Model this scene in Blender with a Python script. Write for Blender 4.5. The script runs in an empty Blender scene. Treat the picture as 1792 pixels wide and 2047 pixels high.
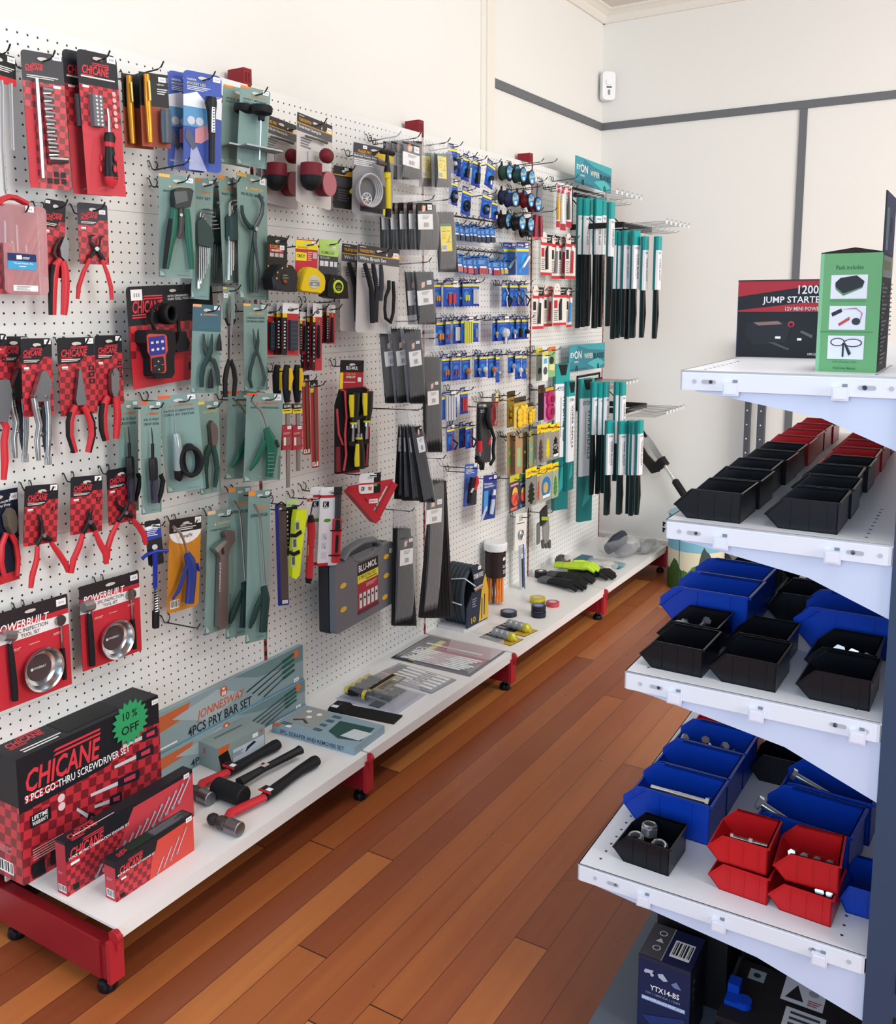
import bpy, math, random
import numpy as np
from mathutils import Vector, Matrix
random.seed(7)
S = bpy.context.scene
COL = S.collection
# ------------------------------------------------------------------ camera
FL, PX, PY = 1875.5, 829.75, 866.6
YAW, PITCH, ROLL = 0.57051, -0.13812, 0.00569
CAMZ = 1.40
CR = (Matrix.Rotation(YAW, 3, 'Z') @ Matrix.Rotation(PITCH, 3, 'X') @ Matrix.Rotation(ROLL, 3, 'Y'))
cd = bpy.data.cameras.new('camera'); cam = bpy.data.objects.new('camera', cd); COL.objects.link(cam)
right, fwd, up = CR @ Vector((1, 0, 0)), CR @ Vector((0, 1, 0)), CR @ Vector((0, 0, 1))
M4 = Matrix((right, up, -fwd)).transposed().to_4x4(); M4.translation = Vector((0, 0, CAMZ))
cam.matrix_world = M4
cd.sensor_fit = 'HORIZONTAL'; cd.sensor_width = 36; cd.lens = FL / 1792 * 36
cd.shift_x = (896 - PX) / 1792; cd.shift_y = (PY - 1023.5) / 1792; cd.clip_start = .05
S.camera = cam
S.view_settings.view_transform = 'Standard'; S.view_settings.look = 'None'
S.view_settings.gamma = 1; S.view_settings.use_curve_mapping = False
S.view_settings.exposure = 0.22; S.cycles.transparent_max_bounces = 32
# ------------------------------------------------------------------ world and daylight
w = bpy.data.worlds.new('world'); S.world = w; w.use_nodes = True
w.node_tree.nodes['Background'].inputs[0].default_value = (.86, .92, 1.0, 1)
w.node_tree.nodes['Background'].inputs[1].default_value = 0.3
def area(name, loc, target, sx, sy, power, col):
    l = bpy.data.lights.new(name, 'AREA'); l.shape = 'RECTANGLE'; l.size = sx; l.size_y = sy
    l.energy = power; l.color = col
    o = bpy.data.objects.new(name, l); COL.objects.link(o); o.location = loc
    o.rotation_euler = (Vector(target) - Vector(loc)).to_track_quat('-Z', 'Y').to_euler()
area('shopfront_daylight', (2.9, 1.9, 1.9), (-1.9, 2.5, 1.1), 3.4, 2.2, 182, (1, .985, .955))
area('doorway_daylight', (-.2, -2.6, 1.9), (-.4, 3, .9), 2.8, 2.2, 90, (.6, .79, 1.0))
area('ceiling_tube_light', (-.1, 2.0, 2.78), (-.1, 2.0, 0), .35, 2.6, 22, (1, .97, .93))
# ------------------------------------------------------------------ materials
MC = {}
def lin(h):
    c = [int(h[i:i + 2], 16) / 255 for i in (0, 2, 4)]
    return [x / 12.92 if x <= .04045 else ((x + .055) / 1.055) ** 2.4 for x in c] + [1]
def mat(h, r=.5, m=0., name=None):
    k = (h, r, m)
    if k in MC: return MC[k]
    a = bpy.data.materials.new(name or 'colour_' + h); a.use_nodes = True
    b = a.node_tree.nodes['Principled BSDF']
    b.inputs['Base Color'].default_value = lin(h); b.inputs['Roughness'].default_value = r
    b.inputs['Metallic'].default_value = m; b.inputs['Specular IOR Level'].default_value = .3
    MC[k] = a; return a
def C(c):
    if not isinstance(c, str): return c
    return mat(PAL.get(c, c))
def nodemat(name):
    a = bpy.data.materials.new(name); a.use_nodes = True
    nt = a.node_tree; return a, nt, nt.nodes['Principled BSDF']
def clearmat(name, tint, alpha, rough, edge, gl=0):
    a = bpy.data.materials.new(name); a.use_nodes = True; nt = a.node_tree; nt.nodes.clear()
    o = nt.nodes.new('ShaderNodeOutputMaterial'); mx = nt.nodes.new('ShaderNodeMixShader')
    t = nt.nodes.new('ShaderNodeBsdfTransparent'); p = nt.nodes.new('ShaderNodeBsdfGlossy' if gl else 'ShaderNodeBsdfPrincipled')
    p.inputs[0].default_value = lin(tint); p.inputs['Roughness'].default_value = rough
    lw = nt.nodes.new('ShaderNodeLayerWeight'); lw.inputs[0].default_value = .35
    mr = nt.nodes.new('ShaderNodeMapRange'); mr.inputs[1].default_value = .5 if gl else 0; mr.inputs[3].default_value = 0 if gl else alpha; mr.inputs[4].default_value = edge
    nt.links.new(lw.outputs['Facing'], mr.inputs[0]); nt.links.new(mr.outputs[0], mx.inputs[0])
    nt.links.new(t.outputs[0], mx.inputs[1]); nt.links.new(p.outputs[0], mx.inputs[2])
    nt.links.new(mx.outputs[0], o.inputs[0]); return a
CLR = clearmat('clear_blister_plastic', 'f6fafc', .0, .16, .55, 1)
BAG = clearmat('polythene_bag', 'e6e8ea', .06, .24, .5)
TPK = clearmat('pink_translucent_plastic', 'e0a8ac', .45, .25, .8)
def checker(name, a_, b_, size, rot):
    a, nt, b = nodemat(name); b.inputs['Roughness'].default_value = .42
    tc = nt.nodes.new('ShaderNodeTexCoord'); mp = nt.nodes.new('ShaderNodeMapping')
    mp.inputs['Location'].default_value = (.0037, .0031, .0023)
    mp.inputs['Rotation'].default_value = (rot, 0, 0)
    ch = nt.nodes.new('ShaderNodeTexChecker'); ch.inputs['Scale'].default_value = 1 / size
    ch.inputs['Color1'].default_value = lin(a_); ch.inputs['Color2'].default_value = lin(b_)
    nt.links.new(tc.outputs['Object'], mp.inputs[0]); nt.links.new(mp.outputs[0], ch.inputs[0])
    cx = nt.nodes.new('ShaderNodeCombineXYZ'); sp = nt.nodes.new('ShaderNodeSeparateXYZ')
    nt.links.new(mp.outputs[0], sp.inputs[0]); nt.links.new(sp.outputs[1], cx.inputs[1]); nt.links.new(sp.outputs[2], cx.inputs[2])
    cx.inputs[0].default_value = size * .5; ad = nt.nodes.new('ShaderNodeMath'); nt.links.new(sp.outputs[0], ad.inputs[0]); nt.links.new(sp.outputs[1], ad.inputs[1]); nt.links.new(ad.outputs[0], cx.inputs[1])
    nt.links.new(cx.outputs[0], ch.inputs[0]); nt.links.new(ch.outputs[0], b.inputs['Base Color']); return a
CHK = checker('red_chequered_print', 'c5303a', '7c1c26', .0125, .1)
CHB = checker('large_red_chequered_print', 'c22f3a', '7c1c26', .021, .12)
PAL = dict(k='17181d', w='f0f0f0', r='c42c36', d='6e1721', g='7d9a94', G='5d7f78', o='e08a2e', y='f0d020',
           b='1c3f9e', n='1a2140', s='a9abb0', p='e8e4dc', t='2fa3a0', e='1f6b4e', a='8a8c90', B='3f8fd6', c='d8dde0')
KG = mat('15161a', .45); KR = mat('111216', .62); CHROME = mat('c9ccd0', .18, 1); STEEL = mat('8f9194', .38, 1); DST = mat('3a3c40', .4, .6)
WM = mat('e9eaec', .35); RG = mat('a9242e', .45); ZN = mat('aab0b4', .3, 1)
BLK = mat('0b0d14', .3); BLU = mat('0a3aa6', .3); REDB = mat('bd1a20', .32); WHS = mat('dee3ec', .38); NAV = mat('32435c', .45)
DKR = mat('8a1a24', .38)
# ------------------------------------------------------------------ text cache
TCA = {}
def tmesh(s, sh=0, bold=0):
    k = (s, sh, bold)
    if k in TCA: return TCA[k]
    c = bpy.data.curves.new('text', 'FONT'); c.body = s; c.resolution_u = 2; c.shear = sh; c.offset = bold; c.fill_mode = 'FRONT'
    o = bpy.data.objects.new('text', c); m = bpy.data.meshes.new_from_object(o)
    vs = [(v.co.x, v.co.y) for v in m.vertices]; fs = [tuple(p.vertices) for p in m.polygons]
    bpy.data.objects.remove(o); bpy.data.curves.remove(c); bpy.data.meshes.remove(m)
    x0 = min(v[0] for v in vs); x1 = max(v[0] for v in vs); y0 = min(v[1] for v in vs); y1 = max(v[1] for v in vs)
    r = ([((x - x0) / (x1 - x0), (y1 - y) / (y1 - y0)) for x, y in vs], fs, (x1 - x0) / (y1 - y0)); TCA[k] = r; return r
# ------------------------------------------------------------------ mesh builder
class MB:
    def __init__(s): s.v = []; s.f = []; s.m = []; s.ms = []
    def mi(s, m):
        m = C(m)
        if m not in s.ms: s.ms.append(m)
        return s.ms.index(m)
    def add(s, vs, fs, m):
        b = len(s.v); i = s.mi(m); s.v += [tuple(v) for v in vs]
        for f in fs: s.f.append([b + q for q in f]); s.m.append(i)
    def box(s, a, b, m, bv=0):
        x0, y0, z0 = [min(p, q) for p, q in zip(a, b)]; x1, y1, z1 = [max(p, q) for p, q in zip(a, b)]
        if bv:
            s.prism([(y0 + bv, z0), (y1 - bv, z0), (y1, z0 + bv), (y1, z1 - bv), (y1 - bv, z1), (y0 + bv, z1), (y0, z1 - bv), (y0, z0 + bv)], x0, x1, m); return
        s.add([(x0, y0, z0), (x1, y0, z0), (x1, y1, z0), (x0, y1, z0), (x0, y0, z1), (x1, y0, z1), (x1, y1, z1), (x0, y1, z1)],
              [(0, 3, 2, 1), (4, 5, 6, 7), (0, 1, 5, 4), (1, 2, 6, 5), (2, 3, 7, 6), (3, 0, 4, 7)], m)
    def prism(s, poly, lo, hi, m, ax=0):
        n = len(poly)
        A = sum(poly[i][0] * poly[(i + 1) % n][1] - poly[(i + 1) % n][0] * poly[i][1] for i in range(n))
        if A < 0: poly = poly[::-1]
        def mk(u, v, h): return ((h, u, v), (u, h, v), (u, v, h))[ax]
        flip = ax == 1
        vs = [mk(u, v, lo) for u, v in poly] + [mk(u, v, hi) for u, v in poly]
        fs = [list(range(n - 1, -1, -1)), list(range(n, 2 * n))] + [[i, (i + 1) % n, n + (i + 1) % n, n + i] for i in range(n)]
        if flip: fs = [f[::-1] for f in fs]
        s.add(vs, fs, m)
    def rr(s, y0, z0, y1, z1, r, lo, hi, m, n=4):
        p = []
        for cx, cy, a in ((y1 - r, z1 - r, 0), (y0 + r, z1 - r, 90), (y0 + r, z0 + r, 180), (y1 - r, z0 + r, 270)):
            for i in range(n + 1):
                t = math.radians(a + 90 * i / n); p.append((cx + r * math.cos(t), cy + r * math.sin(t)))
        s.prism(p, lo, hi, m)
    def tube(s, pts, r, m, n=8, fx=1., ref=(1, 0, 0)):
        pts = [Vector(p) for p in pts]; N = len(pts)
        if not hasattr(r, '__len__'): r = [r] * N
        ref = Vector(ref); vs = []; fs = []
        for i, p in enumerate(pts):
            t = (pts[min(i + 1, N - 1)] - pts[max(i - 1, 0)])
            t = t.normalized() if t.length > 1e-9 else Vector((0, 0, 1))
            rf = ref if abs(t.dot(ref)) < .95 else Vector((0, 0, 1)) if abs(ref.z) < .5 else Vector((0, 1, 0))
            a = t.cross(rf).normalized(); b = a.cross(t).normalized()
            for k in range(n):
                q = 2 * math.pi * (k + .5) / n
                vs.append(p + a * (r[i] * math.cos(q)) + b * (r[i] * fx * math.sin(q)))
        for i in range(N - 1):
            for k in range(n):
                fs.append((i * n + k, i * n + (k + 1) % n, (i + 1) * n + (k + 1) % n, (i + 1) * n + k))
        fs.append(list(range(n))[::-1]); fs.append([(N - 1) * n + k for k in range(n)])
        s.add(vs, fs, m)
    def lathe(s, c, ax, prof, m, n=20):
        c = Vector(c); ax = Vector(ax).normalized(); a = ax.orthogonal().normalized(); b = ax.cross(a)
        vs = []; fs = []; K = len(prof)
        for r, h in prof:
            for k in range(n):
                q = 2 * math.pi * k / n; vs.append(c + ax * h + a * (max(r, 1e-5) * math.cos(q)) + b * (max(r, 1e-5) * math.sin(q)))
        for i in range(K - 1):
            for k in range(n): fs.append((i * n + k, i * n + (k + 1) % n, (i + 1) * n + (k + 1) % n, (i + 1) * n + k))
        s.add(vs, fs, m)
    def cyl(s, c, ax, r, h, m, n=18): s.lathe(c, ax, [(0, 0), (r, 0), (r, h), (0, h)], m, n)
    def ball(s, c, r, m, n=12, ax=(0, 0, 1)):
        rr = r if hasattr(r, '__len__') else (r, r, r); vs = []; fs = []; K = n // 2 + 1
        for i in range(K):
            t = math.pi * i / (K - 1)
            for k in range(n):
                q = 2 * math.pi * k / n
                vs.append((c[0] + rr[0] * math.sin(t) * math.cos(q), c[1] + rr[1] * math.sin(t) * math.sin(q), c[2] - rr[2] * math.cos(t)))
        for i in range(K - 1):
            for k in range(n): fs.append((i * n + k, i * n + (k + 1) % n, (i + 1) * n + (k + 1) % n, (i + 1) * n + k))
        s.add(vs, fs, m)
    def hull(s, a, b, m):   # loft between two outlines (lists of 3-D points), capped
        n = len(a); s.add(list(a) + list(b), [list(range(n))[::-1], list(range(n, 2 * n))] + [[i, (i + 1) % n, n + (i + 1) % n, n + i] for i in range(n)], m)
    def text(s, O, U, V, N, w, h, t, m, sh=0, bold=.0):
        vs, fs, asp = tmesh(t, sh, bold)
        s.add([O + U * (x * w) + V * (y * h) + N * .0 for x, y in vs], fs, m)
    def build(s, name, parent=None, smooth=True, loc=None):
        me = bpy.data.meshes.new(name); me.from_pydata(s.v, [], s.f)
        for m in s.ms: me.materials.append(m)
        me.polygons.foreach_set('material_index', s.m)
        if smooth:
            me.polygons.foreach_set('use_smooth', [True] * len(s.f)); me.update(); me.set_sharp_from_angle(angle=.6)
        me.update(); o = bpy.data.objects.new(name, me); COL.objects.link(o)
        if parent: o.parent = parent
        if loc: o.location = loc
        return o
def draw(mb, F, ops, d0=.0002):
    """printing laid on a face: F = (top-left corner, right, down, outward, width, height)"""
    O, U, V, N, w, h = F; O = Vector(O); U = Vector(U); V = Vector(V); N = Vector(N); k = 0
    def P(x, y): return O + U * (x * w) + V * (y * h) + N * (d0 + k * .00012)
    def quad(x0, y0, x1, y1, c): mb.add([P(x0, y1), P(x1, y1), P(x1, y0), P(x0, y0)], [(0, 1, 2, 3)], c)
    for op in ops:
        t = op[0]; k += 1
        if t == 'R': quad(*op[1:6])
        elif t == 'P':
            p = op[1]; A = sum(p[i][0] * p[(i + 1) % len(p)][1] - p[(i + 1) % len(p)][0] * p[i][1] for i in range(len(p)))
            p = p if A < 0 else p[::-1]; mb.add([P(x, y) for x, y in p], [list(range(len(p)))], op[2])
        elif t == 'E':
            cx, cy, r, c = op[1:5]; ry = op[5] if len(op) > 5 else r * w / h
            mb.add([P(cx + r * math.cos(q * math.pi / 9), cy - ry * math.sin(q * math.pi / 9)) for q in range(18)], [list(range(18))], c)
        elif t == 'T':
            x, y, hh, s, c = op[1:6]; ww = op[6] if len(op) > 6 else None; sh = op[7] if len(op) > 7 else 0
            asp = tmesh(s, sh, .012)[2]
            W = ww * w if ww else hh * h * asp
            mb.text(P(x, y), U, V, N, W, hh * h, s, c, sh, .012)
        elif t == 'F':
            x, y, ww, hh, n, c = op[1:7]
            for i in range(n):
                e = 1 - .28 * ((i * 37) % 5) / 4; quad(x, y + hh * i / n, x + ww * e, y + hh * (i + .45) / n, c)
        elif t == 'B':
            x, y, ww, hh = op[1:5]; quad(x, y, x + ww, y + hh, 'w'); k += 1
            q = x + ww * .08; i = 0
            while q < x + ww * .9:
                g = ww * (.035 + .03 * ((i * 7) % 3)); quad(q, y + hh * .08, q + g, y + hh * .86, 'k'); q += g * 1.9; i += 1
        elif t == 'S':
            x, y = op[1:3]; ww = op[3] if len(op) > 3 else .2; hh = ww * .62 * w / h
            quad(x, y, x + ww, y + hh, 'w'); k += 1
            for i in range(3): quad(x + ww * (.25 + .2 * i), y + hh * .35, x + ww * (.36 + .2 * i), y + hh * .7, '9a9ca8')
        elif t == 'C':
            x, y, ww = op[1:4]; hh = ww * .26 * w / h; c = op[4] if len(op) > 4 else 'd83a44'
            mb.text(P(x, y), U, V, N, ww * w, hh * h, 'CHICANE', c, .25, .022)
            for j in (0, 1):
                e = hh * (.16 + .2 * j)
                mb.add([P(x + ww * .36, y - e + hh * .08), P(x + ww, y - e + hh * .08), P(x + ww * 1.01, y - e - hh * .02), P(x + ww * .4, y - e - hh * .02)], [(0, 1, 2, 3)], c)
                e = hh * (1.1 + .2 * j)
                mb.add([P(x - ww * .03, y + e + hh * .08), P(x + ww * .4, y + e + hh * .08), P(x + ww * .44, y + e - hh * .02), P(x - ww * .02, y + e - hh * .02)], [(0, 1, 2, 3)], c)
# ------------------------------------------------------------------ measuring
def proj(P):
    q = CR.transposed() @ (Vector(P) - Vector((0, 0, CAMZ))); return (PX + FL * q.x / q.y, PY - FL * q.z / q.y)
def ray(x, y): return CR @ Vector(((x - PX) / FL, 1, -(y - PY) / FL))
CO = Vector((0, 0, CAMZ)); BX = -1.84
def hitplane(x, y, P0, N):
    r = ray(x, y); return CO + r * ((Vector(P0) - CO).dot(N) / r.dot(N))
def hx(x, y, X): return hitplane(x, y, (X, 0, 0), Vector((1, 0, 0)))
def hy(x, y, Y): return hitplane(x, y, (0, Y, 0), Vector((0, 1, 0)))
def hz(x, y, Z): return hitplane(x, y, (0, 0, Z), Vector((0, 0, 1)))
def fr(f, p): return (f[0] + p[0] / f[2], f[1] + p[1] / f[2])
I1 = (0, 0, 1)
# ------------------------------------------------------------------ things
def tag(o, label, cat, group=None, kind=None):
    o['label'] = label; o['category'] = cat
    if group: o['group'] = group
    if kind: o['kind'] = kind
    return o
def empty(name, loc, rot=(0, 0, 0)):
    o = bpy.data.objects.new(name, None); COL.objects.link(o); o.location = loc; o.rotation_euler = rot; o.empty_display_size = .02; return o
def struct(name, mb, **k):
    o = mb.build(name, **k); o['kind'] = 'structure'; return o
def dup(root, d, label, group=None, skip=()):
    r = root.copy(); COL.objects.link(r); r.location = Vector(root.location) + Vector(d); r['label'] = label
    if group: r['group'] = group
    for ch in list(root.children):
        if ch.name.split('.')[0] in skip: continue
        c = ch.copy(); COL.objects.link(c); c.parent = r
        for g in list(ch.children):
            e = g.copy(); COL.objects.link(e); e.parent = c
    return r
HOOKN = []
def hook(y, z, out, label, base=0., mt=None):
    mt = mt or DST
    L = max(out - base + .035, .06); t = empty('peg_hook', (BX + base, y, z))
    m = MB()
    for s in (-1, 1): m.tube([(-.004, s * .0124, .018), (.006, s * .0124, .017), (.010, s * .0118, .008), (.010, s * .007, -.002), (.011, 0, -.004)], .0016, mt, 6)
    m.build('prong', t)
    m = MB(); m.tube([(.010, 0, -.004), (.03, 0, -.003), (L - .012, 0, .001), (L, 0, .005), (L + .009, 0, .016)], .0019, mt, 6); m.build('rod', t)
    tag(t, label, 'hook', 'peg hooks on the white pegboard'); return t
class Item:
    YP = .25
    """one thing hanging from the board; corners of its card are read as points on the board's planes"""
    def __init__(s, name, label, cat, f, TL, TR, BL, off=.08, group=None, hk=True, yaw=None, thick=.001):
        s.f = f; a, c = fr(f, TL), fr(f, BL)
        if TR[1] is None:
            b = fr(f, (TR[0], TL[1])); O_ = hx(a[0], a[1], BX + off); b = (b[0], proj(O_ + Vector((0, hx(b[0], b[1], BX + off).y - O_.y, 0)))[1])
        else: b = fr(f, TR)
        s.TL = hx(a[0], a[1], BX + off); O = s.TL
        w0 = max((hx(b[0], b[1], BX + off) - O).y, .01); h0 = max(O.z - hx(c[0], c[1], BX + off).z, .01)
        def fn(q):
            R = Matrix.Rotation(q[0], 3, 'Z') @ Matrix.Rotation(q[1], 3, 'X')
            x, y = proj(O + R @ Vector((0, q[2], 0))); x2, y2 = proj(O + R @ Vector((0, 0, -q[3])))
            return np.array([(x - b[0]) / 1.2, (y - b[1]) / 1.2, (x2 - c[0]) / 1.2, (y2 - c[1]) / 1.2, q[0] / s.YP if yaw is None else (q[0] - yaw) * 1e3, q[1] / .06])
        q = np.array([0. if yaw is None else yaw, 0, w0, h0])
        lam = 1e-2; r = fn(q)
        for _ in range(18):
            J = np.array([(fn(q + np.eye(4)[i] * 1e-4) - r) / 1e-4 for i in range(4)]).T; A = J.T @ J
            q2 = q - np.linalg.solve(A + lam * np.diag(np.diag(A)), J.T @ r)
            if abs(q2[0]) < 1.1 and .3 * w0 < q2[2] < 3 * w0 and .5 * h0 < q2[3] < 2 * h0 and (fn(q2) ** 2).sum() < (r ** 2).sum(): q = q2; r = fn(q); lam *= .3
            else: lam *= 6
        s.yaw, s.roll, s.w, s.h = float(q[0]), float(q[1]), float(abs(q[2])), float(abs(q[3]))
        if s.w * math.sin(s.yaw) > off - .008: s.yaw = math.asin(max(-1, min(1, (off - .008) / s.w)))
        s.R = Matrix.Rotation(s.yaw, 3, 'Z') @ Matrix.Rotation(s.roll, 3, 'X')
        s.O = O + s.R @ Vector((0, s.w / 2, 0)); s.N = s.R @ Vector((1, 0, 0))
        s.e = empty(name, s.O, (s.roll, 0, s.yaw)); tag(s.e, label, cat, group); s.label = label
        s.k = s.h / max(1e-6, math.hypot(c[0] - a[0], c[1] - a[1])) / f[2]     # metres per zoom pixel
        s.F = ((thick, -s.w / 2, 0), (0, 1, 0), (0, 0, -1), (1, 0, 0), s.w, s.h); s.th = thick
        if hk:
            c0 = s.O + s.R @ Vector((0, 0, -min(.018, s.h * .12)))
            hook(c0.y, c0.z, c0.x - BX, ('peg hook carrying the ' if len(label.split()) < 13 else 'hook for ') + label, mt=None)
    def P(s, x, y, d=0):
        a = fr(s.f, (x, y)); p = hitplane(a[0], a[1], s.O + s.N * d, s.N)
        return s.R.transposed() @ (p - s.O)
    def PP(s, pts, d=0): return [s.P(x, y, d) for x, y in pts]
    def part(s, name, mb, parent=None, smooth=True): return mb.build(name, parent or s.e, smooth)
    def card(s, col, ops=(), r=.006, name='backing_card', hole=True):
        m = MB(); m.rr(-s.w / 2, -s.h, s.w / 2, 0, min(r, s.w * .2), 0, s.th, col, 3)
        ops = list(ops)
        if hole:
            hw = min(.13, .014 / s.w); ops += [('E', .5, .014 / s.h, hw, 'cfcac2', .004 / s.h)]
        draw(m, s.F, ops); return s.part(name, m, smooth=False)
    def shell(s, poly, d, mt=None, name='blister', inset=.004, d0=.0014):
        """clear raised bubble over the zoom-pixel outline poly"""
        a = s.PP(poly, d * .55); c = sum(a, Vector()) / len(a)
        A = [(d0, p.y, p.z) for p in a]; B = [(d, c.y + (p.y - c.y) * (1 - inset / max(.01, (p - c).length)), c.z + (p.z - c.z) * (1 - inset / max(.01, (p - c).length))) for p in a]
        ar = sum(A[i][1] * A[(i + 1) % len(A)][2] - A[(i + 1) % len(A)][1] * A[i][2] for i in range(len(A)))
        if ar < 0: A = A[::-1]; B = B[::-1]
        m = MB(); n = len(A)
        m.add(A + B, [list(range(n, 2 * n))] + [[i, (i + 1) % n, n + (i + 1) % n, n + i] for i in range(n)], mt or CLR)
        return s.part(name, m, smooth=False)
    def tube(s, name, pts, r, mt, d=.01, fx=1., n=8, parent=None):
        m = MB(); r = [q * s.k for q in r] if hasattr(r, '__len__') else r * s.k
        m.tube(s.PP(pts, d), r, mt, n, fx); return s.part(name, m, parent)
    def poly(s, name, pts, d0, d1, mt, parent=None):
        m = MB(); a = s.PP(pts, d0); m.prism([(p.y, p.z) for p in a], d0, d1, mt); return s.part(name, m, parent, smooth=False)
A_=(0,60,5.973);B_=(220,100,5.27);C_=(0,380,6.892);D_=(240,330,5.6);E_=(0,640,6.204);F_=(240,560,5.6);G_=(0,920,5.6);H_=(240,760,5.271)
I_=(0,1120,5.6);J_=(280,980,5.973);K_=(520,200,5.973);L_=(520,450,5.973);N_=(540,920,5.532);M_=(520,700,5.973);O_=(770,240,4.873);P_=(770,640,3.249)
Q_=(860,260,8.145);R_=(860,480,8.145);S_=(860,690,8.145);T_=(880,780,5.849);U_=(1040,300,5.386);V_=(1130,300,5.117);W_=(1100,680,5.386)
X1=(0,1360,4.45);X2=(300,1270,4.761);X3=(530,1240,3.514);X4=(880,1080,3.584);X5=(1340,400,3.965);X6=(1320,800,3.797);X7=(1240,1080,3.246);X8=(1150,1420,2.791);X9=(1240,1780,3.446)
# ================================================================== the room
WALLM = mat('e5e4df', .75, name='off_white_wall_paint'); CEILM = mat('d8d4cc', .85); TRIMW = mat('e4e0d6', .5); STRIPE = mat('66686c', .55)
m = MB(); m.box((-2.02, -2.4, 0), (-1.92, 4.92, 2.88), WALLM); struct('wall_left', m, smooth=False)
m = MB(); m.box((-1.92, 4.82, 0), (4.2, 4.92, 2.88), WALLM); struct('wall_back', m, smooth=False)
m = MB(); m.box((-2.02, -2.4, 2.88), (4.2, 4.92, 2.98), CEILM); struct('ceiling', m, smooth=False)
def plankmat():
    a, nt, b = nodemat('polished_matai_floorboards'); N = nt.nodes.new; L = nt.links.new
    tc = N('ShaderNodeTexCoord'); sp = N('ShaderNodeSeparateXYZ'); L(tc.outputs['Object'], sp.inputs[0])
    def mth(op, a_, b_=None):
        n = N('ShaderNodeMath'); n.operation = op
        for i, q in enumerate((a_, b_)):
            if q is None: continue
            if isinstance(q, (int, float)): n.inputs[i].default_value = q
            else: L(q, n.inputs[i])
        return n.outputs[0]
    X = mth('ADD', sp.outputs[0], 10.036); row = mth('FLOOR', mth('DIVIDE', X, .0785))
    wn = N('ShaderNodeTexWhiteNoise'); wn.noise_dimensions = '1D'; L(row, wn.inputs['W'])
    Y = mth('ADD', sp.outputs[1], mth('MULTIPLY', wn.outputs[0], 7.3))
    col = mth('FLOOR', mth('DIVIDE', Y, 2.3))
    w2 = N('ShaderNodeTexWhiteNoise'); w2.noise_dimensions = '2D'; cb = N('ShaderNodeCombineXYZ'); L(row, cb.inputs[0]); L(col, cb.inputs[1]); L(cb.outputs[0], w2.inputs['Vector'])
    fx = mth('FRACT', mth('DIVIDE', X, .0785)); fy = mth('FRACT', mth('DIVIDE', Y, 2.3))
    ex = mth('MINIMUM', fx, mth('SUBTRACT', 1, fx)); ey = mth('MINIMUM', fy, mth('SUBTRACT', 1, fy))
    gap = mth('MAXIMUM', mth('LESS_THAN', ex, .009), mth('LESS_THAN', ey, .0007))
    cg = N('ShaderNodeCombineXYZ'); L(mth('MULTIPLY', X, 26), cg.inputs[0]); L(mth('MULTIPLY', Y, 1.5), cg.inputs[1]); L(mth('MULTIPLY', w2.outputs[0], 40), cg.inputs[2])
    ns = N('ShaderNodeTexNoise'); ns.inputs['Scale'].default_value = 1; ns.inputs['Detail'].default_value = 6; ns.inputs['Roughness'].default_value = .62; L(cg.outputs[0], ns.inputs['Vector'])
    v = mth('ADD', mth('MULTIPLY', w2.outputs[0], .72), mth('MULTIPLY', ns.outputs[0], .42))
    rp = N('ShaderNodeValToRGB'); L(v, rp.inputs[0]); el = rp.color_ramp.elements
    el[0].position = .12; el[0].color = lin('74391f'); el[1].position = .98; el[1].color = lin('bb7a42')
    for p_, c_ in ((.38, '884728'), (.6, '9a572e'), (.8, 'a86434')): e = el.new(p_); e.color = lin(c_)
    mx = N('ShaderNodeMixRGB'); L(gap, mx.inputs[0]); L(rp.outputs[0], mx.inputs[1]); mx.inputs[2].default_value = lin('2a150e')
    L(mx.outputs[0], b.inputs['Base Color']); b.inputs['Roughness'].default_value = .3
    n2 = N('ShaderNodeTexNoise'); n2.inputs['Scale'].default_value = 9; n2.inputs['Detail'].default_value = 4; L(tc.outputs['Object'], n2.inputs['Vector'])
    L(mth('ADD', mth('MULTIPLY', n2.outputs[0], .22), .2), b.inputs['Roughness'])
    return a
m = MB(); m.box((-2.02, -2.4, -.1), (4.2, 4.92, 0), plankmat()); struct('floor', m, smooth=False)
# cornice with a hollow profile
for nm, ax in (('trim_left_cornice', 1), ('trim_back_cornice', 0)):
    m = MB(); pr = [(0, 0), (.012, .0), (.02, .012), (.03, .03), (.052, .045), (.065, .05), (.065, .06), (0, .06)]
    if ax == 1: m.prism([(-1.92 + u, 2.82 + v) for u, v in pr], -2.4, 4.82, TRIMW, 1)
    else: m.prism([(4.82 - u, 2.82 + v) for u, v in pr], -1.92, 4.2, TRIMW, 0)
    struct(nm, m, smooth=False)
m = MB(); m.box((-1.92, 3.535, 0), (-1.905, 3.6, 2.82), TRIMW); m.box((-1.92, 3.5, 0), (-1.914, 3.535, 2.82), TRIMW); struct('trim_left_batten', m, smooth=False)
m = MB(); m.box((-1.92, 3.605, 2.29), (-1.91, 4.82, 2.326), STRIPE); struct('trim_left_stripe', m, smooth=False)
m = MB(); m.box((-1.91, 4.81, 2.29), (4.2, 4.82, 2.326), STRIPE); m.box((-.936, 4.812, .1), (-.902, 4.82, 2.29), STRIPE); struct('trim_back_stripe', m, smooth=False)
m = MB(); m.box((-1.92, 4.805, 0), (4.2, 4.82, .14), TRIMW, 0); struct('baseboard_back', m, smooth=False)
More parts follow.
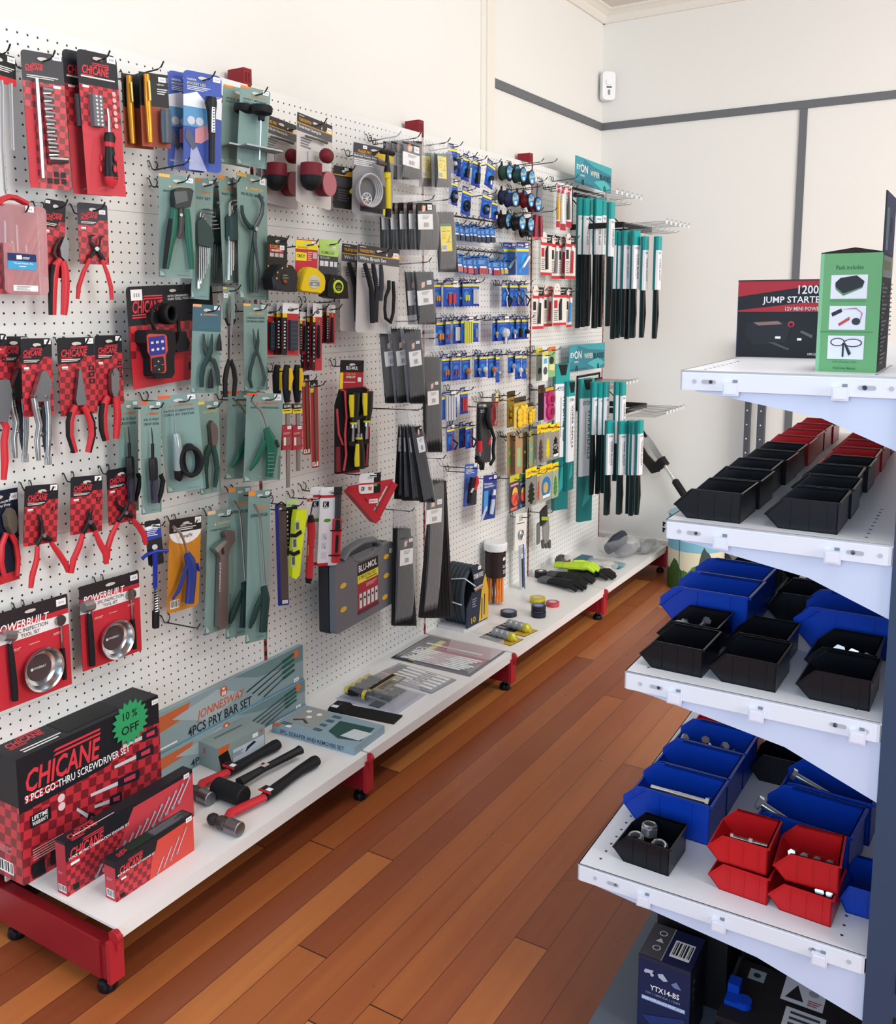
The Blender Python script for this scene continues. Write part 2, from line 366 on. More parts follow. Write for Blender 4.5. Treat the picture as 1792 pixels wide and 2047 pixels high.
# motion sensor in the corner
t = empty('motion_sensor', (-1.885, 4.79, 2.5)); tag(t, 'white motion sensor mounted high in the corner above the grey stripe', 'sensor')
m = MB(); R = Matrix.Rotation(math.radians(-45), 4, 'Z')
def sens(vs): return [tuple(R @ Vector(v)) for v in vs]
q = MB(); q.rr(-.035, -.07, .035, .07, .018, 0, .035, WM, 5); q.v = sens(q.v); q.build('housing', t)
q = MB(); q.box((.035, -.014, -.01), (.037, .014, -.004), 'k'); q.rr(-.018, .004, .018, .03, .008, .035, .041, WM); q.box((.035, -.006, -.045), (.037, .006, -.02), 'a'); q.v = sens(q.v); q.build('lens', t)
# white plastic cable hook on the stripe
t = MB(); t.prism([(-.945, 1.33), (-.893, 1.33), (-.9, 1.4), (-.91, 1.435), (-.928, 1.435), (-.938, 1.4)], 4.785, 4.812, WM, 1); tag(t.build('cable_cover'), 'white plastic cap at the foot of the grey wall stripe behind the boxes', 'cover')
# slotted posts of a spare rack leaning by the back wall
t = empty('slotted_rack_posts', (-1.06, 4.74, 0)); tag(t, 'dark slotted steel rack frame with pale holes against the back wall', 'rack')
for i, (x, wd) in enumerate(((-.035, .024), (.03, .034))):
    m = MB(); m.box((x - wd / 2, -.015, 0), (x + wd / 2, .02, 1.22), mat('4a4e55', .5))
    for k in range(16): m.cyl((x, -.0151, .1 + k * .07), (0, -1, 0), .004, .0006, 'c', 8)
    m.build('post', t, smooth=False)
m = MB(); m.box((-.047, -.01, .02), (.047, .01, .05), mat('4a4e55', .5)); m.box((-.047, -.01, 1.19), (.047, .01, 1.22), mat('4a4e55', .5)); m.build('crosspiece', t)
# ================================================================== white pegboard display
def pegmat():
    a, nt, b = nodemat('perforated_white_steel'); N = nt.nodes.new; L = nt.links.new
    tc = N('ShaderNodeTexCoord'); sp = N('ShaderNodeSeparateXYZ'); L(tc.outputs['Object'], sp.inputs[0])
    def mth(op, a_, b_=None):
        n = N('ShaderNodeMath'); n.operation = op
        for i, q in enumerate((a_, b_)):
            if q is None: continue
            if isinstance(q, (int, float)): n.inputs[i].default_value = q
            else: L(q, n.inputs[i])
        return n.outputs[0]
    fy = mth('SUBTRACT', mth('FRACT', mth('DIVIDE', sp.outputs[1], .0249)), .5)
    fz = mth('MULTIPLY', mth('SUBTRACT', mth('FRACT', mth('ADD', mth('DIVIDE', mth('SUBTRACT', sp.outputs[2], .0195), .0237), .5)), .5), .952)
    d = mth('ADD', mth('MULTIPLY', fy, fy), mth('MULTIPLY', fz, fz))
    h = mth('MULTIPLY', mth('LESS_THAN', d, .0108), mth('LESS_THAN', sp.outputs[2], .362))
    h = mth('MULTIPLY', h, mth('GREATER_THAN', sp.outputs[2], .006))
    mx = N('ShaderNodeMixRGB'); L(h, mx.inputs[0]); mx.inputs[1].default_value = lin('e7e7e4'); mx.inputs[2].default_value = lin('1d1a1a')
    L(mx.outputs[0], b.inputs['Base Color']); b.inputs['Roughness'].default_value = .4; return a
PEG = pegmat()
YB = [1.14, 2.03, 2.93, 3.83, 4.70]; ZB = [.144, .500, .876, 1.245, 1.624, 2.0]
unit = empty('wall_display_unit', (-1.84, 1.14, 0)); tag(unit, 'long white pegboard display with red uprights and a low white base shelf', 'display unit')
UO = Vector((-1.84, 1.14, 0))
def upart(name, mb, par=None, o=None):
    ob = mb.build(name, par or unit, smooth=False); ob.location = (o - UO) if o else (-UO if not par else (0, 0, 0)); return ob
for i in range(4):
    for j in range(5):
        a, b = YB[i] + .007, YB[i + 1] - .007; h = ZB[j + 1] - ZB[j] - .0008
        m = MB(); m.box((-.02, 0, 0), (0, b - a, h), PEG); upart('pegboard_panel', m, o=Vector((-1.84, a, ZB[j])))
def slotred():
    a, nt, b = nodemat('slotted_red_steel'); N = nt.nodes.new; L = nt.links.new
    tc = N('ShaderNodeTexCoord'); sp = N('ShaderNodeSeparateXYZ'); L(tc.outputs['Object'], sp.inputs[0])
    n = N('ShaderNodeMath'); n.operation = 'DIVIDE'; L(sp.outputs[2], n.inputs[0]); n.inputs[1].default_value = .032
    f = N('ShaderNodeMath'); f.operation = 'FRACT'; L(n.outputs[0], f.inputs[0])
    g = N('ShaderNodeMath'); g.operation = 'LESS_THAN'; L(f.outputs[0], g.inputs[0]); g.inputs[1].default_value = .45
    mx = N('ShaderNodeMixRGB'); L(g.outputs[0], mx.inputs[0]); mx.inputs[1].default_value = lin('a3232d'); mx.inputs[2].default_value = lin('2b0c10')
    L(mx.outputs[0], b.inputs['Base Color']); b.inputs['Roughness'].default_value = .4; return a
SR = slotred()
for i, y in enumerate(YB):
    m = MB(); m.box((-1.905, y - .016, .03), (-1.862, y + .016, 2.0), DKR); m.box((-1.862, y - .0065, .145), (-1.8398, y + .0065, 2.0), SR)
    m.box((-1.905, y - .016, 2.0), (-1.845, y + .016, 2.045), DKR)
    for s in (-.007, .005): m.box((-1.8452, y + s - .002, 2.008), (-1.8445, y + s + .002, 2.034), '3a0d12')
    upart('upright', m)
    m = MB(); x0 = -1.46
    m.box((-1.88, y - .016, .035), (x0 - .012, y + .016, .109), DKR); m.box((-1.88, y - .02, .035), (x0 - .03, y - .016, .118), DKR)
    m.box((x0 - .012, y - .018, .03), (x0 - .001, y + .018, .122), RG); m.box((x0 - .004, y - .003, .1), (x0 + .007, y + .003, .142), RG)
    m.cyl((x0 - .002, y - .006, .128), (0, 1, 0), .014, .012, RG, 14)
    br = upart('base_bracket', m)
    m = MB(); m.lathe((x0 - .035, y, 0), (0, 0, 1), [(0, 0), (.019, 0), (.021, .006), (.018, .018), (.009, .024), (.006, .036), (0, .036)], BLK, 16)
    m.build('levelling_foot', br); m = MB(); m.lathe((-1.8, y, 0), (0, 0, 1), [(0, 0), (.019, 0), (.021, .006), (.018, .018), (.009, .024), (.006, .036), (0, .036)], BLK, 16); m.build('levelling_foot', br)
SHW = mat('e6e5e4', .3)
for i in range(4):
    a, b = YB[i] + .004, YB[i + 1] - .004
    m = MB(); m.box((-1.84, a, .138), (-1.465, b, .144), SHW); m.box((-1.471, a, .112), (-1.465, b, .138), SHW); m.box((-1.84, a, .115), (-1.834, b, .138), SHW); upart('base_shelf', m)
m = MB(); m.box((-1.86, 1.15, .03), (-1.85, 4.69, .13), mat('2a1414', .6)); upart('under_shelf_shade', m)  # added dark sheet, its colour stands in for the shade below the base shelf
# spare empty hooks
for (f, x, y, nt_) in ((B_, 437, 1250, 'empty steel peg hook left of the wire stripper card'), (J_, 285, 1555, 'empty steel peg hook beneath the orange air duster card'),
                      (K_, 1280, 480, 'long bare peg hook above the transfer pump'), (L_, 490, 925, 'bare peg hook between the driver bit cards'),
                      (H_, 1030, 190, 'bare peg hook below the long reach pliers'), (U_, 330, 330, 'bare peg hook above the syringe blisters'),
                      (T_, 62, 935, 'short bare peg hook right of the longest cable tie bags'), (S_, 700, 910, 'bare peg hook left of the dark tester blister')):
    a = fr(f, (x, y)); p = hx(a[0], a[1], BX); hook(p.y, p.z, .09, nt_)
# ================================================================== left part: red chequered tool cards
def chic(sub=1, top=.3, icon=1, lx=.1, ly=.13, lw=.5, st=(.74, .015), pts=None):
    o = [('R', 0, top, 1, 1, CHK), ('P', [(.55, top + .001), (1, top + .001), (1, top - .09), (.72, top - .09)], CHK)]
    o += [('C', lx, ly, lw), ('F', lx, top - .055, .5, .04, 2, 'p'), ('R', lx, top + .035, lx + .16, top + .06, 'w'), ('F', lx, top + .068, .17, .012, 1, 'p')]
    if icon:
        for i in range(icon): o += [('R', .8, top + .04 + i * .085, .95, top + .1 + i * .085, 'k'), ('E', .875, top + .07 + i * .085, .035, 'b03038')]
    if st: o.append(('S', st[0], st[1], .22))
    return o
RC = mat('c42c36', .42)
# -- chrome extension bars, cut by the frame
it = Item('extension_bar_set', 'chrome extension bars hanging from a cropped black and red card, top left', 'socket bar set', A_, (-250, 190), (180, 330), (-240, 560), .07)
it.card('k', [('R', 0, .75, 1, 1, 'r'), ('F', .45, .42, .5, .2, 3, 'p'), ('S', .76, .04, .22)])
it.tube('extension_bar', [(10, 600), (25, 700), (30, 1400), (60, 1900), (75, 1960)], [30, 28, 24, 22, 15], CHROME, .012)
it.tube('extension_bar', [(125, 640), (130, 740), (150, 1300), (155, 1440)], [32, 24, 20, 24], CHROME, .012)
it.tube('extension_bar', [(-120, 600), (-100, 1500)], [26, 20], CHROME, .012)
# -- socket rail blister
it = Item('socket_set_card', 'red blister card holding a steel bar and a column of small sockets', 'socket set', A_, (240, 225), (745, 310), (360, 1880), .075)
it.card('3a3b40', [('R', 0, .22, 1, 1, CHK), ('R', 0, .42, .2, 1, 'c0303c'), ('C', .08, .1, .42), ('F', .1, .175, .75, .025, 2, 'p'), ('R', .72, .23, .9, .25, 'w'), ('S', .74, .0, .22)] + [('R', .42 + .17 * (i % 3), .87 + .05 * (i // 3), .54 + .17 * (i % 3), .91 + .05 * (i // 3), 'k') for i in range(1, 6)], 0.008)
it.tube('drive_bar', [(440, 570), (450, 700), (490, 1300), (518, 1770)], [22, 25, 25, 22], ZN, .014)
m = MB()
for i in range(10):
    y = 720 + i * 92; x = 545 + i * 9; a, b = it.P(x - 45, y, .008), it.P(x + (75 if i < 9 else 180), y + 10, .008); m.tube([a, b], [.0085, .0065 if i < 9 else .007], CHROME, 10)
it.part('socket', m)['kind'] = 'stuff'
it.shell([(380, 520), (640, 560), (790, 1120), (815, 1660), (400, 1830), (330, 700)], .022)
# -- bit driver
def bitdriver(lab, TL, TR, BL, off):
    it = Item('bit_driver_card', lab, 'bit driver set', A_, TL, TR, BL, off, 'bit driver cards')
    it.card('26272e', [('R', 0, .235, 1, 1, CHK), ('R', 0, .52, 1, 1, 'c9444e'), ('C', .1, .1, .68), ('F', .06, .175, .85, .022, 1, 'p'), ('R', .08, .24, .24, .256, 'w'), ('S', .74, .01, .22)] +
            [('E', .86, .27 + i * .045, .05, 'e2b0b2') for i in range(6)], .012)
    m = MB(); a = it.P(1050, 770, 0); b = it.P(1200, 1170, 0); m.box((.001, a.y, b.z), (.016, b.y, a.z), '6a6c70')
    for i in range(8):
        for j in (0, 1):
            z = a.z + (b.z - a.z) * (i + .5) / 8; y = a.y + (b.y - a.y) * (.35 + .4 * j); m.cyl((.016, y, z), (1, 0, 0), .0026, .001, 'c', 8)
    it.part('bit_holder', m)
    it.tube('shaft', [(1285, 940), (1300, 1060), (1305, 1240)], [16, 20, 22], CHROME, .016)
    it.tube('handle', [(1305, 1225), (1310, 1290), (1310, 1400), (1320, 1560), (1330, 1780), (1330, 1880)], [60, 82, 58, 80, 92, 40], KG, .02, .8, 12)
    it.tube('red_end_cap', [(1328, 1760), (1330, 1830), (1330, 1890)], [95, 80, 30], RC, .02, .8, 12)
    it.tube('red_collar', [(1308, 1345), (1308, 1400)], [70, 66], RC, .02, .82, 12)
    m = MB()
    for p in ((1385, 1530), (1375, 1660)): c = it.P(*p, .036); m.ball(tuple(c), (.004, .0045, .009), RC, 8)
    it.part('red_thumb_grip', m)
    it.shell([(1010, 720), (1260, 760), (1420, 950), (1470, 1900), (1150, 1940), (1180, 1260), (1000, 1210)], .042, CLR, 'blister', .01)
    return it
it = bitdriver('front red card with ratchet bit driver and bit block', (905, 215), (1385, 320), (1040, 1960), .10)
dup(it.e, (-.032, -.012, .002), 'rear red bit driver card mostly hidden behind an identical one')
# -- penlight and pocket torch
B1 = Item('penlight_blister', 'clear blister with orange penlight and slate torch on black orange card', 'torch', B_, (245, 110), (600, 160), (290, 1035), .105, 'penlight blisters')
it = B1; it.th = .001
m = MB(); a, b = it.P(300, 225, 0), it.P(640, 1040, 0); F = ((.001, a.y, a.z), (0, 1, 0), (0, 0, -1), (1, 0, 0), b.y - a.y, a.z - b.z)
m.box((0, a.y, b.z), (.001, b.y, a.z), '1c1b1c'); draw(m, F, [('R', 0, .45, 1, 1, 'a04a2c'), ('R', .35, .46, 1, 1, '8e3f26'), ('S', .66, .04, .26), ('T', .6, .13, .03, 'nightstar', 'c'), ('F', .6, .2, .35, .09, 3, 'c'), ('R', 0, .0, .22, .4, '0e0e10')]); it.part('backing_card', m, smooth=False)
it.tube('penlight', [(385, 255), (395, 500), (415, 800), (425, 975)], [32, 36, 34, 30], mat('d08a2c', .3, .6), .014, .9, 12)
it.tube('pocket_clip', [(410, 320), (425, 530)], [14, 12], mat('c8b26a', .35, .5), .026, .4)
it.tube('slate_torch', [(585, 625), (590, 800), (595, 980)], [58, 64, 56], mat('46525e', .35), .014, .7, 10)
it.shell([(245, 110), (600, 170), (655, 1030), (300, 1060)], .03, CLR, 'blister', .012)
dup(B1.e, (-.045, -.012, 0), 'rear clear blister of an orange penlight, half hidden')
def ptorch(lab):
    it = Item('pocket_torch_blister', lab, 'torch', B_, (770, 200), (1175, 280), (770, 1250), .11, 'blue pocket torch cards')
    it.card('3c55a8', [('P', [(.0, .25), (.35, .2), (.6, .3), (1, .22), (1, .45), (0, .4)], 'e6ecf6'), ('R', 0, .36, .7, .56, '5c9ac8'), ('P', [(.2, .75), (.34, .75), (.62, 1), (.14, 1)], 'a8b0d4'), ('T', .1, .075, .022, 'NARVA', 'c'), ('T', .1, .112, .026, 'POCKET LED', 'd8dc90'), ('F', .1, .15, .6, .05, 3, 'c'),
                       ('E', .2, .5, .1, 'ccd4de'), ('E', .42, .5, .1, 'ccd4de'), ('P', [(.3, .58), (.62, .52), (.66, .66), (.46, .72), (.3, .72)], 'd0909a'), ('P', [(.08, .58), (.2, .62), (.34, .76), (.24, .8), (.04, .68)], '565e74'), ('T', .05, .9, .02, 'NARVA', 'c'), ('S', .76, .02, .2)], .012)
    it.tube('torch_body', [(1065, 500), (1062, 560), (1070, 640), (1072, 900), (1070, 1195)], [58, 70, 52, 36, 34], KG, .022, 1, 12)
    m = MB(); c, d = it.P(1075, 600, .034), it.P(1105, 870, .034); m.box((.03, c.y, d.z), (.0355, d.y, c.z), 'w')
    for i in range(9): z = c.z + (d.z - c.z) * (i + .5) / 9; m.box((.0355, c.y + .002, z - .0015), (.036, d.y - .002, z + .0015), 'k')
    it.part('light_strip', m); it.shell([(990, 480), (1140, 500), (1110, 1215), (1000, 1220)], .04)
    m = MB(); m.rr(-it.w / 2 - .004, -it.h - .004, it.w / 2 + .004, .005, .012, -.0012, -.0002, CLR); it.part('clear_surround', m)
    return it
it = ptorch('front blue pocket torch card with black torch and white strip'); dup(it.e, (-.045, -.008, .003), 'rear blue pocket torch card peeking out left of its twin')
# -- generic grey-green tool blister
def green(name, lab, cat, f, TL, TR, BL, off, title=None, grp='grey green tool blisters', tagc='o', band=0, small=0):
    it = Item(name, lab, cat, f, TL, TR, BL, off, grp)
    o = [('P', [(0, 0), (.3, 0), (.3, .03), (0, .03)], tagc), ('R', .0, .955, .18, 1, 'G'), ('R', .94, .72, 1, 1, 'G'), ('E', .3, .115, .028, tagc), ('T', .38, .1, .028, 'JONNESWAY', tagc, .5, .2)]
    if band: o = [('R', 0, 0, 1, .3, band)] + o
    if title:
        for i, s in enumerate(title): o.append(('T', .12, .15 + .04 * i, .022, s, '24443f', .76))
    o += [('S', .74, .012, .2), ('F', .5, .97, .35, .012, 1, 'G'), ('P', [(.03, .93), (.14, .96), (.17, .985), (.03, .985)], 'a9c0bc')]
    it.card('g', o, .005); return it
it = green('brake_caliper_tool_blister', 'front green blister with black knob disc brake spreader tool', 'brake tool', B_, (1375, 365), (1690, 440), (1330, 1200), .12, ['DISC BRAKE', 'PAD SPREADER'])
m = MB(); a = it.P(1600, 640, .03); m.lathe((.03, a.y, a.z - .012), (0, 0, 1), [(0, 0), (.012, 0), (.026, .006), (.028, .014), (.026, .024), (0, .026)], KR, 14); m.lathe((.03, a.y, a.z - .024), (0, 0, 1), [(.009, 0), (.009, .014)], KR, 10); it.part('knob', m)
it.tube('screw', [(1590, 700), (1585, 900), (1575, 1160)], [10, 10, 10], ZN, .03)
m = MB(); a, b = it.P(1350, 1025, 0), it.P(1730, 1085, 0); m.box((.004, a.y, b.z), (.05, b.y, a.z), mat('8d9496', .4, .5)); it.part('pressure_plate', m)
it.shell([(1400, 560), (1700, 600), (1720, 1040), (1620, 1220), (1350, 1190)], .052, CLR, 'blister', .008)
dup(it.e, (-.05, -.01, .006), 'rear green disc brake tool blister, mostly hidden on its left')
# -- thread repair kit
it = Item('thread_repair_case', 'pink translucent thread repair kit case with blue label and red handle', 'tool case', C_, (-60, 185), (495, 215), (-30, 1430), .05, yaw=0)
m = MB(); m.rr(-it.w / 2, -it.h, it.w / 2 + .004, 0, .01, .004, .03, TPK); it.part('case_lid', m)
m = MB(); m.box((0, -it.w / 2, -it.h), (.004, it.w / 2, 0), 'b23c48'); m.box((.004, -it.w / 2, -it.h), (.02, -it.w / 2 + .02, -.08), CHK); it.part('case_base', m)
m = MB(); m.tube(it.PP([(-20, 190), (20, 130), (120, 92), (220, 110), (370, 190)], .014), .006, RC, 8, 1.6); it.part('handle', m)
m = MB(); a, b = it.P(105, 860, .031), it.P(508, 1108, .031); F = ((.0302, a.y, a.z), (0, 1, 0), (0, 0, -1), (1, 0, 0), b.y - a.y, a.z - b.z)
draw(m, F, [('R', 0, 0, 1, .48, '20305e'), ('R', 0, .48, 1, 1, '3fa0d0'), ('P', [(.3, .12), (.48, .1), (.5, .36), (.3, .38)], 'w'), ('F', .52, .22, .25, .16, 2, 'w'), ('T', .18, .56, .13, 'Thread Repair Kit', 'w', .7), ('F', .38, .78, .24, .12, 1, 'w')])
it.part('label', m, smooth=False); m = MB(); a, b = it.P(188, 1305, .031), it.P(530, 1400, .031); F = ((.0302, a.y, a.z), (0, 1, 0), (0, 0, -1), (1, 0, 0), b.y - a.y, a.z - b.z); draw(m, F, [('R', 0, 0, 1, 1, 'w'), ('F', .12, .15, .6, .8, 4, '6a6a70')])
it.part('sticker', m, smooth=False); m = MB(); a = it.P(350, 215, .031); F = ((.0302, a.y, a.z), (0, 1, 0), (0, 0, -1), (1, 0, 0), .1, .1); draw(m, F, [('S', 0, 0, .2)]); it.part('price_sticker', m, smooth=False)
for p, q, r in (((230, 480), (250, 850), 22), ((170, 700), (185, 860), 26), ((360, 760), (370, 860), 22), ((70, 420), (80, 850), 20)): it.tube('tap', [p, q], r, ZN, .015)
it.tube('tap_wrench', [(200, 300), (450, 340)], [45, 45], mat('50545a', .5), .015); it.tube('driver_handle', [(150, 330), (150, 700)], [45, 45], mat('50545a', .5), .015)
# -- pliers family
def grips(it, L, R, bl=1, br=1, rad=34, d=.012):
    for pts, blk, s in ((L, bl, -1), (R, br, 1)):
        n = len(pts); r = [rad * (.72 + .38 * math.sin(math.pi * (i + .6) / (n + .2))) for i in range(n)]
        h = it.tube('handle', pts, r, RC, d, .75, 10)
        if blk: it.tube('black_grip', [(x + s * rad * .42, y) for x, y in pts[1:]], [q * .8 for q in r[1:]], KR, d, .86, 10, parent=h)
it = Item('combination_pliers_card', 'combination pliers with thick red black handles on a narrow card', 'pliers', C_, (615, 110), (905, 160), (590, 1190), .06, 'red handled pliers cards')
it.card('1a1b20', chic(top=.36, icon=0, st=(.02, .02), lx=.08, ly=.19, lw=.75))
it.poly('jaws', [(855, 640), (905, 700), (915, 800), (900, 930), (860, 975), (810, 920), (790, 800)], .006, .018, STEEL)
it.tube('left_jaw_edge', [(850, 650), (770, 760), (740, 880), (800, 960)], [14, 24, 26, 30], mat('4a3a3c', .4, .6), .01)
grips(it, [(840, 960), (770, 1030), (740, 1200), (730, 1450), (730, 1720)], [(870, 980), (895, 1100), (905, 1300), (895, 1550), (880, 1720)], 1, 0, 56)
it = Item('circlip_pliers_card', 'bent nose circlip pliers with thin red handles, highest circlip card', 'pliers', C_, (1060, 165), (1475, 195), (1090, 1015), .055, 'red handled circlip pliers cards')
it.card('34363f', chic(top=.36, icon=0, lx=.1, ly=.17, lw=.56, st=(.7, .1)))
def circlip(it, tipL, tipR, piv, jL, jR, hL, hR, r=26):
    it.tube('jaw', [tipL[0]] + tipL[1:] + [piv, jR], [8] + [16] * (len(tipL) - 1) + [34, 26], KG, .008, .7)
    it.tube('jaw', [tipR[0]] + tipR[1:] + [piv, jL], [8] + [16] * (len(tipR) - 1) + [34, 26], KG, .014, .7)
    m = MB(); c = it.P(*piv, .016); m.cyl(tuple(c), (1, 0, 0), .005, .006, ZN, 10); it.part('pivot', m)
    for h in (hL, hR):
        n = len(h); it.tube('handle', h, [r * (.8 + .35 * math.sin(math.pi * i / (n - 1) * .9)) for i in range(n)], RC, .012, .7, 10)
circlip(it, [(1310, 620), (1250, 630), (1250, 720)], [(1440, 635), (1385, 650), (1370, 760)], (1325, 810), (1240, 930), (1440, 970), [(1245, 940), (1150, 1130), (1085, 1330), (1070, 1500)], [(1405, 960), (1480, 1150), (1530, 1340), (1540, 1510)], 30)
# row E
it = Item('bolt_cutter_card', 'bolt cutter pliers with long red handle cropped at far left edge', 'pliers', E_, (-260, 165), (70, 172), (-220, 1215), .06)
it.card('1c1d24', chic(top=.24, st=(.78, .02), lx=.3, ly=.1, lw=.4))
it.poly('jaws', [(-60, 740), (60, 735), (90, 860), (90, 1050), (40, 1260), (-80, 1260), (-90, 900)], .006, .022, mat('6d7076', .45, .4))
it.tube('handle', [(40, 1250), (80, 1330), (50, 1500), (60, 1750), (45, 1980)], [50, 45, 48, 50, 40], RC, .014, .8, 10); it.tube('handle', [(-90, 1250), (-140, 1600), (-150, 1980)], [46, 50, 40], RC, .014, .8, 10)
it = Item('locking_pliers_card', 'front card with polished steel locking pliers', 'pliers', E_, (250, 225), (635, 235), (290, 1205), .1, 'locking pliers cards')
it.card('1f2027', chic(top=.33, lx=.07, ly=.15, lw=.6, icon=0))
it.poly('upper_jaw', [(510, 615), (470, 640), (430, 760), (370, 950), (400, 1010), (560, 1000), (600, 800), (580, 720)], .006, .02, ZN)
it.tube('handle', [(420, 960), (440, 1100), (490, 1300), (460, 1500), (480, 1740)], [46, 50, 44, 38, 32], ZN, .014, .8, 10)
it.tube('lower_handle', [(575, 960), (600, 1200), (600, 1450), (590, 1700)], [50, 46, 44, 34], ZN, .012, .8, 10)
it.tube('release_lever', [(520, 1050), (540, 1250), (550, 1500), (570, 1640)], [26, 24, 24, 18], DST, .01)
it.tube('adjusting_screw', [(590, 1690), (595, 1790)], [46, 46], CHROME, .012, 1, 12)
m = MB()
for p in ((440, 950), (575, 955), (487, 1095), (520, 1410)): m.cyl(tuple(it.P(*p, .019)), (1, 0, 0), .0035, .003, CHROME, 10)
it.part('rivets', m)
dup(it.e, (-.05, -.02, .004), 'rear locking pliers card, dark and half covered at its right')
it = Item('long_nose_pliers_card', 'long nose pliers with flared red black handles on wide card', 'pliers', E_, (700, 220), (1165, 215), (755, 1195), .055, 'red handled pliers cards')
it.card('1b1c22', chic(top=.33, icon=3, lx=.09, ly=.15, lw=.7))
it.poly('jaws', [(950, 600), (972, 600), (1040, 1000), (1030, 1050), (925, 1050), (910, 980), (935, 760)], .006, .018, STEEL)
it.tube('jaw_gap', [(962, 760), (975, 990)], [5, 12], 'k', .017, .5)
grips(it, [(940, 1060), (900, 1140), (870, 1260), (870, 1430), (935, 1640)], [(1030, 1060), (1080, 1140), (1130, 1270), (1140, 1420), (1090, 1640)], 1, 1, 44)
it = Item('side_cutters_card', 'diagonal side cutters with red black handles beside scan tool', 'pliers', E_, (1170, 190), (1505, 185), (1205, 1065), .055, 'red handled pliers cards')
it.card('1b1c22', chic(top=.34, icon=3, lx=.1, ly=.17, lw=.72))
it.poly('jaws', [(1395, 585), (1440, 640), (1440, 840), (1415, 950), (1370, 950), (1345, 860), (1340, 680), (1365, 610)], .006, .018, STEEL)
it.tube('cutting_edge', [(1395, 595), (1408, 690)], [4, 6], 'k', .018, .5)
grips(it, [(1340, 950), (1300, 1030), (1280, 1180), (1285, 1350), (1320, 1490)], [(1430, 950), (1450, 1050), (1460, 1180), (1450, 1340), (1440, 1470)], 1, 0, 50)
# row G
it = Item('cable_cutter_blister', 'cropped blister with red handled cutters at lower left edge', 'pliers', G_, (-260, 390), (190, 300), (-230, 1470), .05)
it.card('1c2138', [('R', 0, .9, 1, 1, 'r'), ('R', .9, .0, 1, .9, '23253a'), ('T', .5, .1, .035, 'Cutters', 'w', .3), ('T', .4, .15, .035, 'Heavy Duty', 'w', .4), ('S', .78, .05, .2)])
it.poly('jaws', [(70, 530), (110, 560), (145, 680), (130, 790), (90, 830), (40, 740), (20, 620)], .006, .02, mat('7d7468', .4, .5))
it.tube('handle', [(70, 820), (20, 950), (10, 1150), (50, 1300)], [36, 44, 42, 30], RC, .014, .7); it.tube('handle', [(120, 820), (180, 930), (205, 1100), (195, 1290)], [36, 40, 38, 30], RC, .014, .7)
it.shell([(-250, 420), (150, 480), (225, 1000), (215, 1330), (-220, 1440)], .035)
for i, (lab, TL, TR, BL, tip2, piv, hl, hr, jl, jr) in enumerate((
    ('straight circlip pliers, leftmost of three tilted red cards', (275, 290), (650, 250), (250, 970), [(430, 600), (440, 700)], (480, 840), [(420, 960), (410, 1120), (360, 1300), (345, 1430)], [(570, 920), (670, 1060), (740, 1170), (765, 1245)], (415, 950), (575, 900)),
    ('bent circlip pliers, middle of three tilted red cards', (790, 190), (1145, 160), (785, 840), [(1010, 540), (985, 600)], (1000, 690), [(930, 820), (890, 960), (820, 1120), (798, 1265)], [(1060, 790), (1120, 930), (1180, 1040), (1193, 1160)], (930, 820), (1070, 780)),
    ('spread internal circlip pliers, rightmost of three tilted red cards', (1190, 115), (1500, 60), (1215, 735), [(1300, 410), (1315, 500)], (1400, 585), [(1320, 700), (1250, 840), (1205, 980), (1205, 1110)], [(1480, 660), (1560, 750), (1610, 830), (1635, 940)], (1320, 680), (1480, 630)))):
    it = Item('circlip_pliers_card', lab, 'pliers', G_, TL, TR, BL, .065, 'red handled circlip pliers cards')
    it.card('1c1d24', chic(top=.35, icon=1 if i < 2 else 0, lx=.09, ly=.16, lw=.58))
    t2 = [(x + 30, y + 10) for x, y in tip2] if i < 2 else [(1450, 365), (1435, 480)]
    circlip(it, tip2, t2, piv, jl, jr, hl, hr, 34)
